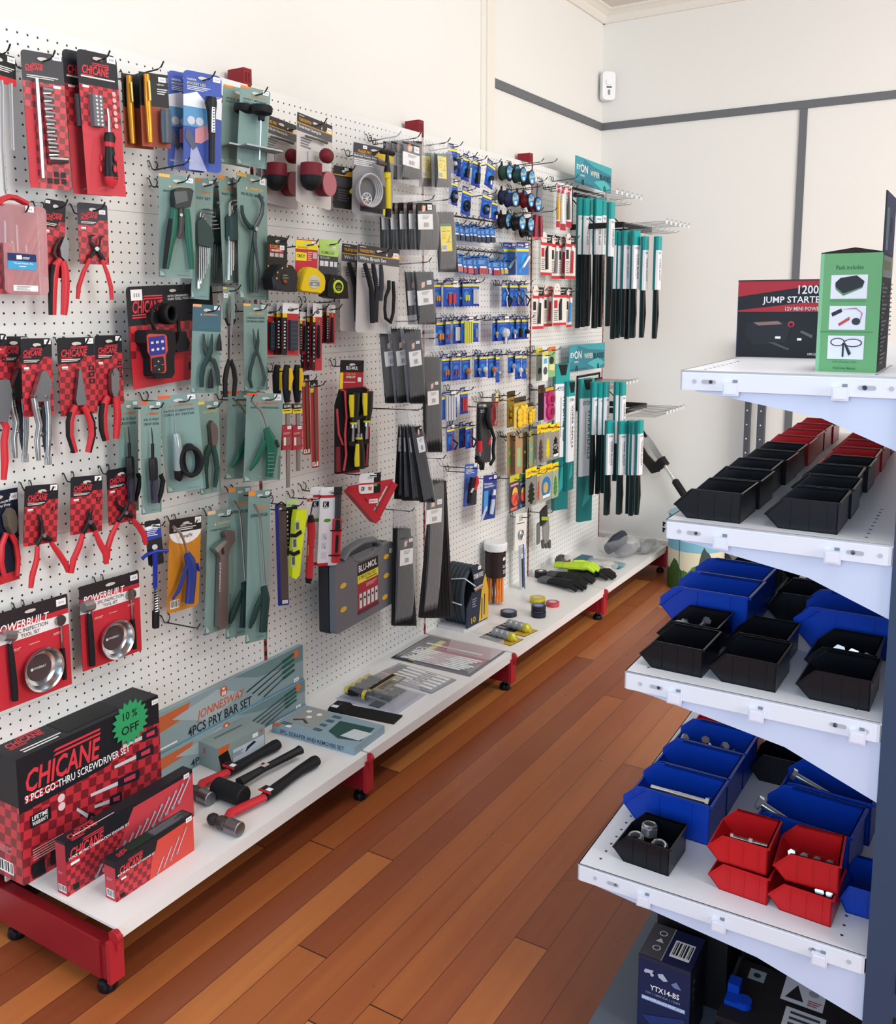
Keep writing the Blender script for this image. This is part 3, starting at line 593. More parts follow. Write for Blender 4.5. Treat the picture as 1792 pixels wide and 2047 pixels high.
# inspection tool sets
def inspset(lab, cTL, cTR, cBL, disc, rx, mir, mag, mirh):
    it = Item('inspection_tool_blister', lab, 'inspection tool set', I_, cTL, cTR, cBL, .045, 'red inspection tool blisters')
    it.card('2a2226', [('R', 0, .155, 1, 1, 'c02c38'), ('R', 0, .21, 1, .33, 'e8e6e6'), ('T', .06, .13, .085, 'POWERBUILT', 'w', .68, .2), ('T', .28, .225, .04, '3PC INSPECTION', '1c1c22', .44), ('T', .37, .28, .036, 'TOOL SET', '1c1c22', .24), ('F', .22, .41, .14, .03, 2, 'e8b0b0'), ('F', .46, .41, .14, .015, 1, 'e8b0b0'), ('F', .78, .38, .12, .03, 2, 'e8b0b0'), ('S', .84, .035, .13)], .004)
    m = MB(); c = it.P(*disc, .015); r = rx * it.k * 1.16
    m.lathe((.003, c.y, c.z), (1, 0, 0), [(0, .002), (r * .62, .002), (r * .78, .006), (r * .92, .02), (r, .022), (r * .97, .016), (r * .8, 0), (0, 0)], CHROME, 36); it.part('magnetic_dish', m)
    m = MB(); m.cyl((.0052, c.y, c.z), (1, 0, 0), r * .6, .001, mat('4a3c3e', .35), 30); F = ((.0062, c.y - r * .5, c.z + r * .1), (0, 1, 0), (0, 0, -1), (1, 0, 0), r, r); draw(m, F, [('T', .2, 0, .1, 'POWERBUILT', 'c', .62, .2), ('E', .1, .06, .07, 'c')]); it.part('dish_pad', m)
    m = MB(); c2 = it.P(*mir[0], .012); rr = 60 * it.k; m.lathe((.006, c2.y, c2.z), (1, 0, 0), [(0, .006), (rr, .006), (rr * 1.06, .003), (rr, 0), (0, 0)], mat('9a9490', .15, .9), 24); it.part('mirror', m)
    it.tube('mirror_stem', mir[1], [12, 10, 16, 12, 14], CHROME, .008); it.tube('mirror_handle', mirh, [26, 28, 26], KR, .01)
    it.tube('pickup_magnet', [mag[0], mag[1]], [62, 60], mat('a6a4a4', .3, .8), .014); it.tube('magnet_handle', mag[2:], [26, 34, 36, 36, 34], KR, .012)
    it.tube('magnet_neck', [mag[1], mag[2]], [24, 20], ZN, .012)
    m = MB(); m.rr(-it.w / 2 - .02, -it.h - .006, it.w / 2 + .004, .02, .012, -.003, -.0005, CLR); it.part('clear_backing', m)
    c3 = it.P(*disc, 0); it.shell([(disc[0] + rx * 1.12 * math.cos(a * .5236), disc[1] + rx * 1.3 * math.sin(a * .5236)) for a in range(12)], .028, CLR, 'blister', .008)
inspset('red inspection set with mirror and dish, nearer the left edge', (-130, 630), (750, 370), (-60, 1720), (475, 1215), 216, ((690, 675), [(685, 730), (690, 800), (695, 850), (695, 930), (700, 985)]), [(40, 840), (165, 845), (110, 940), (125, 1060), (150, 1300), (165, 1450), (170, 1570)], [(700, 985), (715, 1150), (725, 1330)])
inspset('red inspection set with mirror and dish, beside the plug spanner', (880, 300), (1550, 110), (925, 1250), (1300, 880), 190, ((1480, 385), [(1470, 440), (1475, 500), (1482, 550), (1482, 610), (1485, 665)]), [(930, 530), (1040, 500), (1000, 600), (1005, 690), (1020, 900), (1030, 1050), (1035, 1180)], [(1485, 665), (1500, 830), (1510, 990)])
# scan tool
it = Item('scan_tool_card', 'red and black card holding a handheld diagnostic code reader', 'scan tool', F_, (60, 75), (765, 35), (130, 1230), .07)
it.card('1a1b21', [('R', 0, .38, 1, 1, CHB), ('R', 0, .7, 1, 1, 'c02c38'), ('P', [(.8, .381), (1, .381), (1, .29), (.84, .29)], 'c02c38'), ('C', .05, .14, .33), ('T', .44, .1, .022, 'AUTO DIAGNOSTIC', 'w', .25), ('T', .44, .13, .024, 'SCAN TOOL / CODE READER', 'w', .37), ('T', .85, .32, .018, 'OBDII', 'w', .1), ('S', .04, .03, .12),
                   ('R', .64, .82, .75, .9, 'k'), ('R', .79, .82, .9, .9, 'k'), ('E', .695, .865, .03, 'a02c34'), ('E', .845, .865, .03, 'a02c34'), ('F', .64, .76, .24, .012, 1, 'e09a9a')], .012)
m = MB(); c = it.PP([(225, 580), (260, 560), (500, 555), (555, 590), (570, 760), (545, 850), (550, 1040), (520, 1095), (350, 1100), (320, 1060), (320, 880), (265, 740), (230, 700)], .017); m.prism([(p.y, p.z) for p in c], .001, .034, KR); it.part('reader_body', m, smooth=False)
m = MB(); c = it.PP([(300, 620), (325, 600), (495, 605), (520, 630), (530, 790), (505, 845), (515, 1010), (495, 1040), (370, 1040), (350, 1010), (345, 870), (310, 800)], .035); m.prism([(p.y, p.z) for p in c], .034, .0365, mat('c4483e', .45)); it.part('orange_trim', m, smooth=False)
m = MB(); a, b = it.P(320, 640, .037), it.P(512, 822, .037); m.box((.0365, a.y, b.z), (.0375, b.y, a.z), '2b3290'); F = ((.0376, a.y, a.z), (0, 1, 0), (0, 0, -1), (1, 0, 0), b.y - a.y, a.z - b.z)
draw(m, F, [('R', .1 + .32 * (i % 3), .25 + .38 * (i // 3), .26 + .32 * (i % 3), .38 + .38 * (i // 3), 'c') for i in range(6)]); it.part('screen', m, smooth=False)
m = MB(); a, b = it.P(358, 872, .038), it.P(498, 1026, .038); m.rr(a.y, b.z, b.y, a.z, .006, .0365, .039, '1d1f26'); F = ((.039, a.y, a.z), (0, 1, 0), (0, 0, -1), (1, 0, 0), b.y - a.y, a.z - b.z)
draw(m, F, [('P', [(.5, .2), (.58, .3), (.42, .3)], 'w'), ('P', [(.5, .85), (.58, .75), (.42, .75)], 'w'), ('F', .08, .5, .2, .06, 1, 'c'), ('F', .76, .5, .16, .06, 1, 'c')]); it.part('keypad', m, smooth=False)
m = MB(); c = it.P(525, 375, .012)
for k in range(5): m.tube([(.006 + k * .006, c.y + .021 * math.cos(a * math.pi / 12) - k * .002, c.z + .0215 * math.sin(a * math.pi / 12)) for a in range(25)], .0052, KR, 8)
m.tube(it.PP([(390, 560), (350, 450), (360, 330), (440, 270)], .015), .005, KR, 8); m.tube(it.PP([(600, 300), (640, 400), (655, 480), (660, 580)], .015), .005, KR, 8); it.part('cable', m)
m = MB(); c = it.PP([(625, 585), (700, 575), (715, 640), (745, 690), (730, 790), (600, 805), (580, 740), (610, 680)], .015); m.prism([(p.y, p.z) for p in c], .004, .026, KR); it.part('plug', m, smooth=False)
it.shell([(190, 590), (250, 545), (560, 545), (590, 700), (570, 1110), (200, 1110)], .041, CLR, 'blister', .01)
# ================================================================== green blisters, middle left
GRN = mat('1e5f4c', .4); DGN = mat('1f3b36', .45)
it = green('wire_stripper_blister', 'heavy duty wire stripper with green handles on grey green card', 'wire stripper', D_, (430, 90), (840, 140), (430, 1250), .075, ['HEAVY DUTY WIRE STRIPPER'], tagc='f0c060')
it.poly('stripper_head', [(570, 280), (620, 260), (740, 270), (775, 300), (755, 400), (740, 480), (570, 490), (555, 380)], .004, .03, mat('2e3434', .4, .3))
it.poly('jaw_plates', [(600, 300), (740, 290), (760, 400), (620, 440)], .03, .033, mat('55585a', .45, .6))
it.tube('handle', [(610, 480), (600, 620), (590, 760), (560, 900), (530, 1060), (515, 1160)], [44, 54, 50, 44, 42, 34], GRN, .018, .7, 10); it.tube('handle', [(740, 490), (755, 640), (765, 780), (785, 950), (795, 1060), (800, 1165)], [40, 46, 44, 38, 36, 30], GRN, .018, .7, 10)
it.tube('black_grip', [(565, 600), (545, 760), (520, 950), (495, 1160)], [22, 28, 28, 22], KR, .024, .8); it.tube('link', [(680, 480), (690, 620), (680, 760), (660, 820)], [26, 34, 30, 20], mat('4c4544', .4, .5), .022, .6)
m = MB(); m.cyl(tuple(it.P(680, 560, .026)), (1, 0, 0), .004, .004, ZN, 10); it.part('pivot_bolt', m)
it.shell([(540, 250), (790, 260), (830, 1180), (740, 1200), (560, 1190), (460, 1180), (520, 500)], .038)
def hexset(lab, TL, TR, BL, off, x0, ytop, mid, y1, stepx, n, col, mx):
    it = green('hex_key_blister', lab, 'hex key set', D_, TL, TR, BL, off, ['KEY SET'], grp='hex key blisters')
    for i in range(n):
        xx = x0 + i * stepx; it.tube('hex_key', [(xx + 150 - i * 4, ytop + i * 42), (xx + 45, ytop + i * 42 + 4), (xx + 12, ytop + 40 + i * 42), (xx, y1 - i * 55)], max(6, 15 - i * 1.8), CHROME if not mx else ZN, .012, 1, 6)
    a = it.poly('key_holder', [(x0 - 35, mid - 60), (x0 + 20, mid - 110), (x0 + 120, mid + 10), (x0 + 150, mid + 150), (x0 + 110, mid + 230), (x0 - 30, mid + 190)], .004, .024, DGN)
    it.shell([(x0 - 45, ytop - 30), (x0 + 170, ytop - 20), (x0 + 160, mid + 250), (x0 + 60, y1 + 30), (x0 - 40, y1 + 20)], .03); return it
it = hexset('hex key set with bent chrome keys beside the wire stripper', (840, 140), (1050, 160), (790, 1495), .06, 880, 500, 700, 1380, 22, 6, 'g', 0)
it = hexset('star key set blister left of the oil filter pliers', (1100, 110), (1310, 170), (1165, 1330), .1, 1215, 385, 640, 1290, 24, 5, 'g', 0); dup(it.e, (-.045, -.012, -.006), 'rear star key blister with dark holder, left of its twin')
it = green('oil_filter_pliers_blister', 'large ring jawed oil filter pliers in green blister', 'pliers', D_, (1305, 70), (1640, 150), (1330, 1500), .09, ['OIL FILTER WRENCH'], tagc='f0c060')
it.tube('jaw', [(1365, 450), (1370, 540), (1400, 620), (1450, 690), (1515, 720), (1500, 850), (1480, 1000), (1465, 1200), (1475, 1430)], [24, 28, 32, 34, 36, 34, 34, 40, 32], DGN, .014, .6, 10)
it.tube('jaw', [(1555, 330), (1600, 430), (1590, 540), (1555, 620), (1515, 700), (1510, 850), (1530, 1000), (1550, 1180), (1530, 1430)], [26, 30, 32, 34, 36, 30, 24, 24, 26], mat('4b5157', .35, .6), .02, .6, 10)
m = MB(); m.cyl(tuple(it.P(1515, 715, .024)), (1, 0, 0), .006, .005, ZN, 12); it.part('pivot_bolt', m)
it.shell([(1340, 400), (1540, 280), (1635, 420), (1600, 640), (1590, 1200), (1560, 1480), (1440, 1480), (1420, 760)], .034)
it = green('circlip_plier_set_blister', 'blue green blister with circlip pliers and two spare tip pieces', 'pliers', F_, (815, 265), (1135, 265), (780, 1265), .075, tagc='f0a878', band='3f6672')
it.tube('plier_half', [(935, 600), (940, 720), (960, 800), (1000, 880), (1050, 900), (1090, 1020), (1105, 1180)], [12, 24, 34, 34, 28, 28, 24], mat('34413f', .4, .3), .014, .6); it.tube('plier_half', [(1030, 600), (1025, 720), (1010, 800), (980, 880), (935, 960), (915, 1080), (915, 1200)], [10, 24, 34, 34, 30, 30, 26], DGN, .018, .6)
for c_ in ((1115, 600, 700), (1020, 990, 1120)): it.tube('spare_tips', [(c_[0], c_[1]), (c_[0] - 5, c_[2]), (c_[0] - 5, c_[2] + 90)], [8, 30, 34], KG, .012, .5)
it.shell([(840, 540), (1150, 550), (1120, 1240), (830, 1240)], .03)
it = Item('reach_pliers', 'very long needle nose pliers with black handles on small green card', 'pliers', F_, (1150, 75), (1280, 90), (1155, 440), .09)
it.card('g', [('R', 0, 0, .3, .06, 'f0c060'), ('S', .05, .2, .35), ('F', .2, .5, .7, .1, 3, 'G')], .003)
it.tube('jaw', [(1228, 180), (1215, 330), (1225, 500), (1228, 600), (1228, 900)], [7, 20, 30, 26, 26], mat('6a6a6a', .35, .7), .01, .6); it.tube('jaw', [(1240, 180), (1255, 330), (1250, 500), (1238, 600), (1236, 900)], [7, 20, 30, 20, 20], STEEL, .014, .6)
it.tube('cable_tie', [(1180, 430), (1210, 500), (1270, 490), (1290, 440)], 14, KR, .012)
it.tube('handle', [(1225, 890), (1195, 1000), (1175, 1120), (1180, 1310)], [26, 34, 34, 30], KR, .01, .8, 10); it.tube('handle', [(1240, 890), (1275, 1000), (1290, 1120), (1275, 1300)], [24, 32, 32, 28], KR, .014, .8, 10)
it = green('external_circlip_blister', 'green blister of slim straight external circlip pliers', 'pliers', F_, (1380, 260), (1645, 265), (1385, 1245), .085, ['STRAIGHT NOSE', 'EXTERNAL PLIERS'], tagc='f0c060')
it.tube('plier_half', [(1490, 545), (1510, 690), (1530, 790), (1560, 860), (1600, 1000), (1620, 1100), (1600, 1190)], [6, 22, 26, 20, 22, 24, 20], mat('445350', .4, .3), .014, .6); it.tube('plier_half', [(1548, 545), (1545, 690), (1530, 790), (1500, 860), (1460, 1000), (1450, 1110), (1475, 1205)], [6, 22, 26, 22, 24, 26, 22], DGN, .018, .6)
it.shell([(1470, 510), (1570, 510), (1635, 1100), (1610, 1210), (1450, 1225), (1420, 1100)], .03)
# row H
OT = 'e0602c'
it = green('circuit_tester_blister', 'narrow front green blister with six volt circuit tester', 'circuit tester', H_, (220, 225), (430, 215), (225, 1420), .115, ['6 & 12 VOLT', 'CIRCUIT TESTER'], tagc=OT)
it.tube('probe', [(332, 500), (340, 580), (345, 670)], [4, 8, 8], DST, .018); it.tube('probe_neck', [(343, 670), (345, 820)], [18, 18], KG, .018)
it.tube('tester_body', [(345, 820), (348, 860), (352, 960), (355, 1050)], [44, 52, 52, 46], KG, .02, .8, 12); it.tube('clear_barrel', [(355, 960), (360, 1120), (365, 1290)], [46, 44, 40], mat('3c3c4e', .2), .02, .8, 12)
it.tube('lead', [(430, 1000), (455, 1060), (430, 1200), (400, 1290)], [24, 26, 26, 20], KR, .016); it.tube('lead', [(345, 1050), (330, 1140), (345, 1260)], 8, KR, .03)
it.shell([(300, 480), (380, 500), (410, 830), (480, 1000), (460, 1200), (400, 1320), (310, 1310), (290, 850)], .036)
dup(it.e, (-.06, -.018, .0), 'rear circuit tester blister showing only its shaded green edge')
it = green('circuit_tester_blister', 'wide green blister with heavy duty circuit tester and coiled black lead', 'circuit tester', H_, (395, 170), (815, 140), (500, 1190), .1, ['6 & 12 VOLT HEAVY DUTY', 'CIRCUIT TESTER'], tagc=OT)
it.tube('probe', [(572, 300), (578, 560)], [5, 8], ZN, .02); it.tube('tester_body', [(585, 560), (600, 640), (610, 740), (612, 900), (612, 950)], [36, 46, 50, 48, 46], mat('9aa8a8', .15, .2), .02, .9, 12)
it.tube('end_cap', [(612, 950), (620, 1030), (640, 1060)], [50, 44, 16], KR, .02, .9, 12)
m = MB(); c = it.P(745, 850, .018)
for k in range(3): m.tube([(.012 + .007 * k, c.y + (.017 + .004 * k) * math.cos(a * math.pi / 10), c.z + (.038 - .002 * k) * math.sin(a * math.pi / 10)) for a in range(21)], .0058, KR, 8)
it.part('coiled_lead', m)
it.shell([(520, 540), (650, 550), (790, 600), (840, 800), (830, 1040), (700, 1090), (560, 1040)], .04)
it = green('side_cutters_blister', 'green blister with long green handled side cutters', 'pliers', H_, (820, 230), (1040, 215), (845, 1210), .07, tagc='e8d860')
it.poly('jaws', [(940, 420), (985, 470), (1000, 520), (1000, 620), (985, 700), (940, 690), (930, 560), (920, 470)], .006, .02, mat('7a6e6a', .35, .6))
it.tube('handle', [(950, 690), (915, 800), (900, 940), (905, 1060), (920, 1140)], [36, 34, 32, 30, 22], DGN, .014, .7); it.tube('handle', [(980, 690), (1005, 800), (1025, 930), (1010, 1060), (1000, 1130)], [30, 32, 30, 28, 20], mat('2c4d49', .4), .018, .7)
it.shell([(900, 400), (1010, 420), (1050, 900), (1030, 1140), (880, 1160), (870, 900)], .03)
def blowgun(it, nozzle, body, trig, d=.022, col=GRN, r=12):
    it.tube('nozzle', nozzle, [r * 1.2] + [r] * (len(nozzle) - 1), ZN, d); it.tube('body', body[0], body[1], col, d, .6, 10); it.tube('trigger', trig[0], trig[1], col, d, .5, 8)
it = green('blow_gun_blister', 'front green blister of short air blow gun with bent nozzle', 'air gun', H_, (1335, 135), (1720, 140), (1295, 1075), .12, ['BLOWGUN - WIDE ANGLE NOZZLE'], tagc=OT)
blowgun(it, [(1385, 215), (1490, 330), (1520, 400), (1550, 500)], ([(1540, 510), (1580, 620), (1600, 720), (1590, 880), (1570, 1020)], [40, 70, 76, 60, 50]), ([(1530, 640), (1480, 760), (1430, 860), (1370, 950)], [34, 38, 32, 16]))
it.tube('trigger_lock', [(1640, 640), (1670, 700)], [26, 20], DGN, .03)
m = MB()
for i in range(6): a, b = it.P(1560, 770 + 40 * i, .034), it.P(1625, 770 + 40 * i, .034); m.tube([a, b], .0009, 'g', 5)
it.part('grip_ribs', m)
it.shell([(1370, 180), (1560, 470), (1700, 640), (1640, 1040), (1480, 1040), (1340, 970), (1480, 700), (1360, 240)], .042)
dup(it.e, (-.055, -.012, .004), 'rear green air blow gun blister, left half visible')
# row J
it = Item('plug_spanner_card', 'blue handled spark plug spanner with spring on blue black card', 'spanner', J_, (50, 375), (240, 350), (105, 905), .075)
it.card('1a1a1e', [('P', [(0, .14), (1, .1), (1, .4), (0, .44)], '2a3a92'), ('F', .1, .2, .7, .16, 4, 'c'), ('P', [(0, .13), (.55, .11), (.55, .18), (0, .2)], 'w'), ('E', .5, .6, .18, 'cfcac2'), ('S', .55, .1, .4)], .004)
BM = mat('20308e', .35); it.tube('tee_handle', [(20, 820), (80, 770), (200, 725), (340, 722)], [20, 22, 22, 20], BM, .02, 1, 10); it.tube('shaft', [(180, 740), (182, 900), (180, 1170)], [34, 28, 26], BM, .018, 1, 10)
m = MB(); a = it.P(182, 1185, .018); b = it.P(188, 1450, .018); m.tube([(a.x + .0065 * math.sin(t * .9), a.y + (b.y - a.y) * t / 60 + .0068 * math.cos(t * .9), a.z + (b.z - a.z) * t / 60) for t in range(61)], .0012, CHROME, 5); m.tube([a, b], .0035, KG, 6); it.part('spring', m)
it.tube('socket', [(188, 1440), (188, 1640)], [44, 42], KG, .018, 1, 14)
it = Item('air_duster_card', 'orange card with blue air duster gun', 'air gun', J_, (350, 355), (730, 290), (310, 1480), .065)
it.card('c98428', [('R', 0, 0, 1, .15, '231d1c'), ('E', .5, .15, .5, 'w', .13), ('R', 0, 0, 1, .15, '231d1c'), ('T', .32, .068, .022, 'AIR DUSTER', 'w', .38, .2), ('F', .12, .1, .7, .04, 2, 'w'), ('T', .3, .175, .04, 'TransFit', '5a2020', .42, .2), ('B', .08, .87, .28, .09), ('S', .78, .01, .2)], .012)
blowgun(it, [(400, 435), (490, 520), (530, 620), (565, 750)], ([(560, 760), (600, 860), (620, 960), (610, 1150), (590, 1350)], [50, 84, 84, 76, 74]), ([(560, 900), (510, 1050), (460, 1200), (390, 1300)], [30, 34, 34, 20]), .024, mat('2c3a80', .35), 16)
it.tube('hanging_cap', [(680, 880), (705, 960)], [24, 16], BM, .03)
it.shell([(370, 400), (440, 410), (620, 740), (720, 900), (660, 1370), (500, 1370), (360, 1330), (500, 900)], .046)
it = green('adjustable_spanner_blister', 'tall green blister with large adjustable spanner', 'spanner', J_, (805, 255), (1110, 200), (765, 1735), .06, ['12" ADJUSTABLE WRENCH'], tagc='e8c8a0')
WG = mat('8a7c7a', .35, .7); it.poly('spanner_body', [(960, 500), (1000, 470), (1080, 480), (1090, 600), (1030, 690), (1010, 780), (1005, 1600), (960, 1640), (890, 1620), (915, 800), (880, 720), (840, 700), (850, 670), (960, 600), (985, 560)], .006, .02, WG)
it.poly('moving_jaw', [(835, 690), (950, 590), (985, 610), (880, 740)], .008, .024, ZN); it.tube('adjusting_knurl', [(975, 690), (985, 760)], [26, 26], DST, .018)
m = MB(); a, b = it.P(960, 860, .021), it.P(960, 1240, .021); F = ((.0202, a.y + .004, a.z), (0, 0, -1), (0, -1, 0), (1, 0, 0), a.z - b.z, .008); draw(m, F, [('T', 0, 0, 1, 'JONNESWAY', 'c', .95)]); it.part('lettering', m, smooth=False)
it.shell([(820, 440), (1110, 440), (1070, 1640), (870, 1680)], .034)
it = green('long_blow_gun_blister', 'front tall green blister with extra long nozzle blow gun', 'air gun', J_, (1295, 15), (1560, -10), (1255, 1835), .11, ['BLOWGUN EXTRA LONG'], tagc='f09a40')
blowgun(it, [(1365, 170), (1430, 290), (1450, 500), (1490, 1120)], ([(1480, 1150), (1500, 1300), (1490, 1450), (1470, 1690)], [44, 60, 56, 56]), ([(1460, 1250), (1400, 1400), (1340, 1570), (1310, 1650)], [36, 44, 40, 20]), .022, DGN, 14)
it.shell([(1350, 140), (1460, 300), (1520, 1110), (1570, 1300), (1520, 1700), (1380, 1690), (1280, 1680), (1400, 1300)], .042)
dup(it.e, (-.06, -.014, .006), 'rear tall green long blow gun blister, darker and half hidden')
it = Item('hacksaw_blade_pack', 'long blue pack of brown hacksaw blades', 'blade pack', J_, (1610, 170), (1745, 180), (1650, 1380), .075)
it.card('26308a', [('R', .3, 0, 1, .95, '5a4c48'), ('F', .3, .32, .5, .004, 1, '8a7c74'), ('S', .4, .95, .5)], .003); it.tube('hang_loop', [(1640, 170), (1690, 140), (1745, 180)], 8, KR, .004)
# ================================================================== second bay
TPO = 'f0a820'
def toolpro(name, lab, cat, f, TL, TR, BL, off, title, grp=None):
    it = Item(name, lab, cat, f, TL, TR, BL, off, grp)
    it.card('c9c6c4', [('R', 0, 0, 1, .105, '3c3a3a'), ('R', 0, .105, 1, .115, 'd8a83c'), ('R', 0, .115, 1, .2, '5a5a5e'), ('T', .05, .05, .034, 'TRADES PRO', TPO, .34), ('F', .05, .02, .14, .015, 1, 'p'), ('T', .05, .13, .04, title, 'w', .62), ('P', [(.78, .115), (.85, .06), (1, .06), (1, .115)], TPO), ('S', .84, .045, .13), ('T', .66, .06, .04, '4', 'w'), ('F', .1, .26, .3, .12, 4, '77757a')], .01); return it
it = toolpro('scrub_brush_card', 'front grey scrub brush set card with three dark red brushes', 'brush set', K_, (440, 140), (860, 310), (425, 1210), .13, 'Scrub Brush Cleaning Set', 'scrub brush cards')
it.tube('extension_rod', [(545, 430), (700, 475), (800, 510)], [14, 14, 22], mat('6a6664', .4, .5), .012); BR_ = mat('6e1626', .6)
m = MB(); c = it.P(612, 760, .035); m.lathe((.035, c.y, c.z), (0, 0, -1), [(0, 0), (.03, 0), (.031, .03), (.031, .034)], BR_, 20); it.part('brush_base', m)
m = MB(); m.lathe((.035, c.y, c.z - .034), (0, 0, -1), [(.0305, 0), (.03, .014), (.024, .028), (.013, .037), (0, .04)], KR, 20); it.part('dome_bristles', m)
it.tube('hex_shank', [(575, 620), (578, 745)], [16, 20], CHROME, .035)
m = MB(); c = it.P(790, 665, .035); m.ball(tuple(c), (.02, .022, .021), BR_, 14); m.ball((c.x, c.y + .008, c.z), (.018, .018, .0205), KR, 14); it.part('ball_brush', m)
m = MB(); c = it.P(850, 1000, .05); m.lathe((.012, c.y, c.z), (1, 0, 0), [(0, 0), (.026, 0), (.034, .03), (.034, .034), (0, .034)], mat('b06a72', .5), 24); m.lathe((.012, c.y, c.z), (1, 0, 0), [(.034, .001), (.0345, .03)], BR_, 24); it.part('disc_brush', m)
it.shell([(470, 600), (700, 620), (770, 760), (760, 1050), (700, 1180), (560, 1180), (490, 1050)], .07, CLR, 'blister', .006)
dup(it.e, (-.1, -.03, .004), 'rear grey scrub brush set card with one dome brush showing')
it = Item('black_tool_pack', 'dark tool pack with yellow flash hidden behind the transfer pump', 'tool pack', K_, (880, 775), (1130, 820), (870, 1280), .05)
it.card('232225', [('R', 0, .2, 1, .22, 'd8a83c'), ('P', [(.5, .2), (.75, .08), (1, .1), (1, .22)], TPO), ('R', .05, .26, .9, .48, '3a3a3e'), ('S', .5, .02, .2), ('F', .2, .55, .6, .3, 5, '4c4c50')], .004); it.tube('yellow_knob', [(1095, 1080), (1165, 1140)], [40, 30], mat('e0c81e', .4), .02)
it = Item('transfer_pump_blister', 'yellow hand transfer pump with coiled grey hose in clear blister', 'pump', K_, (1115, 500), (1600, 600), (1090, 1350), .09)
it.card('8f8f93', [('R', 0, 0, 1, .14, '3c3c42'), ('P', [(.5, .15), (.62, .07), (1, .1), (1, .2)], 'e0be3a'), ('R', 0, .15, .6, .2, '4c4c52'), ('T', .1, .09, .04, 'TRADES PRO', TPO, .33), ('T', .02, .16, .035, 'Multi-Use Transfer Pump', 'w', .55), ('F', .02, .22, .5, .1, 4, 'w'), ('P', [(.2, .45), (.6, .42), (.62, .95), (.2, .9)], '6c6c70'), ('P', [(.58, .5), (.95, .6), (.92, .97), (.56, .9)], '434347'), ('R', .2, .8, .38, .86, 'c8503c'), ('R', .2, .88, .75, .95, '2a2a2e'), ('P', [(.76, .88), (.92, .86), (.92, .96), (.76, .97)], 'e0d040'), ('S', .22, .02, .1)], .008)
m = MB(); c = it.P(1300, 1080, .02)
for k in range(4): m.tube([(.012 + .006 * k, c.y + (.037 + .003 * k) * math.cos(a * math.pi / 14), c.z + (.043 + .002 * k) * math.sin(a * math.pi / 14)) for a in range(29)], .003, mat('b8b8ba', .2), 6)
it.part('coiled_hose', m)
m = MB(); c = it.P(1275, 1180, .03)
for k in range(8): m.tube([(.031, c.y, c.z), (.031, c.y + .017 * math.cos(k * math.pi / 4), c.z + .017 * math.sin(k * math.pi / 4))], .0012, 'c', 5)
m.tube([(.031, c.y + .018 * math.cos(a * .4488), c.z + .018 * math.sin(a * .4488)) for a in range(15)], .0016, 'c', 5); it.part('printed_wheel', m)
YM = mat('d8c01e', .4)
it.tube('pump_handle', [(1440, 615), (1600, 640)], [26, 26], KR, .04, 1, 10); it.tube('pump_stem', [(1520, 640), (1520, 800), (1520, 860)], [20, 34, 46], KG, .04, 1, 12); it.tube('pump_barrel', [(1520, 850), (1520, 930), (1530, 935), (1535, 1300)], [46, 44, 36, 36], YM, .036, 1, 12); it.tube('side_outlet', [(1405, 745), (1500, 770)], [28, 26], mat('55453f', .4), .04); it.tube('pump_foot', [(1535, 1300), (1530, 1400)], [38, 38], KR, .036, 1, 12)
m = MB(); m.rr(-it.w / 2 - .012, -it.h - .004, it.w / 2 + .01, .012, .008, -.002, -.0004, CLR); it.part('clear_surround', m)
it.shell([(1380, 600), (1610, 600), (1600, 1420), (1180, 1390), (1110, 1100), (1180, 860), (1400, 820)], .06)
# tape measures
def tape(lab, TL, TR, BL, off, ops, body, colr, dc, face, colf, fops, bands=0, yw=None):
    it = Item('tape_measure_card', lab, 'tape measure', L_, TL, TR, BL, off, 'tape measures on cards'); it.card(*ops)
    pl = it.PP(body, .03); m = MB(); A = [(.004, p.y, p.z) for p in pl]; n = len(A); cy = sum(p.y for p in pl) / n; cz = sum(p.z for p in pl) / n
    s2 = lambda q, x: [(x, cy + (p.y - cy) * q, cz + (p.z - cz) * q) for p in pl]
    ar = sum(A[i][1] * A[(i + 1) % n][2] - A[(i + 1) % n][1] * A[i][2] for i in range(n)); R3 = [s2(.94, .004), s2(1, .01), s2(1, .042), s2(.93, .05)]
    if ar < 0: R3 = [r[::-1] for r in R3]
    for i in range(3): m.add(R3[i] + R3[i + 1], [[k, (k + 1) % n, n + (k + 1) % n, n + k] for k in range(n)], [colr, bands or colr, colr][i] if i != 1 else colr)
    m.add(R3[0] + R3[3], [list(range(n))[::-1], list(range(n, 2 * n))], colr)
    it.part('case', m)
    m = MB(); c = it.P(*dc, .05); m.lathe((.0502, c.y, c.z), (1, 0, 0), [(0, .0012), (face, .0012), (face * 1.08, 0), (0, 0)], colf, 24)
    F = ((.0515, c.y - face, c.z + face), (0, 1, 0), (0, 0, -1), (1, 0, 0), 2 * face, 2 * face); draw(m, F, fops); it.part('face_badge', m, smooth=False)
    return it
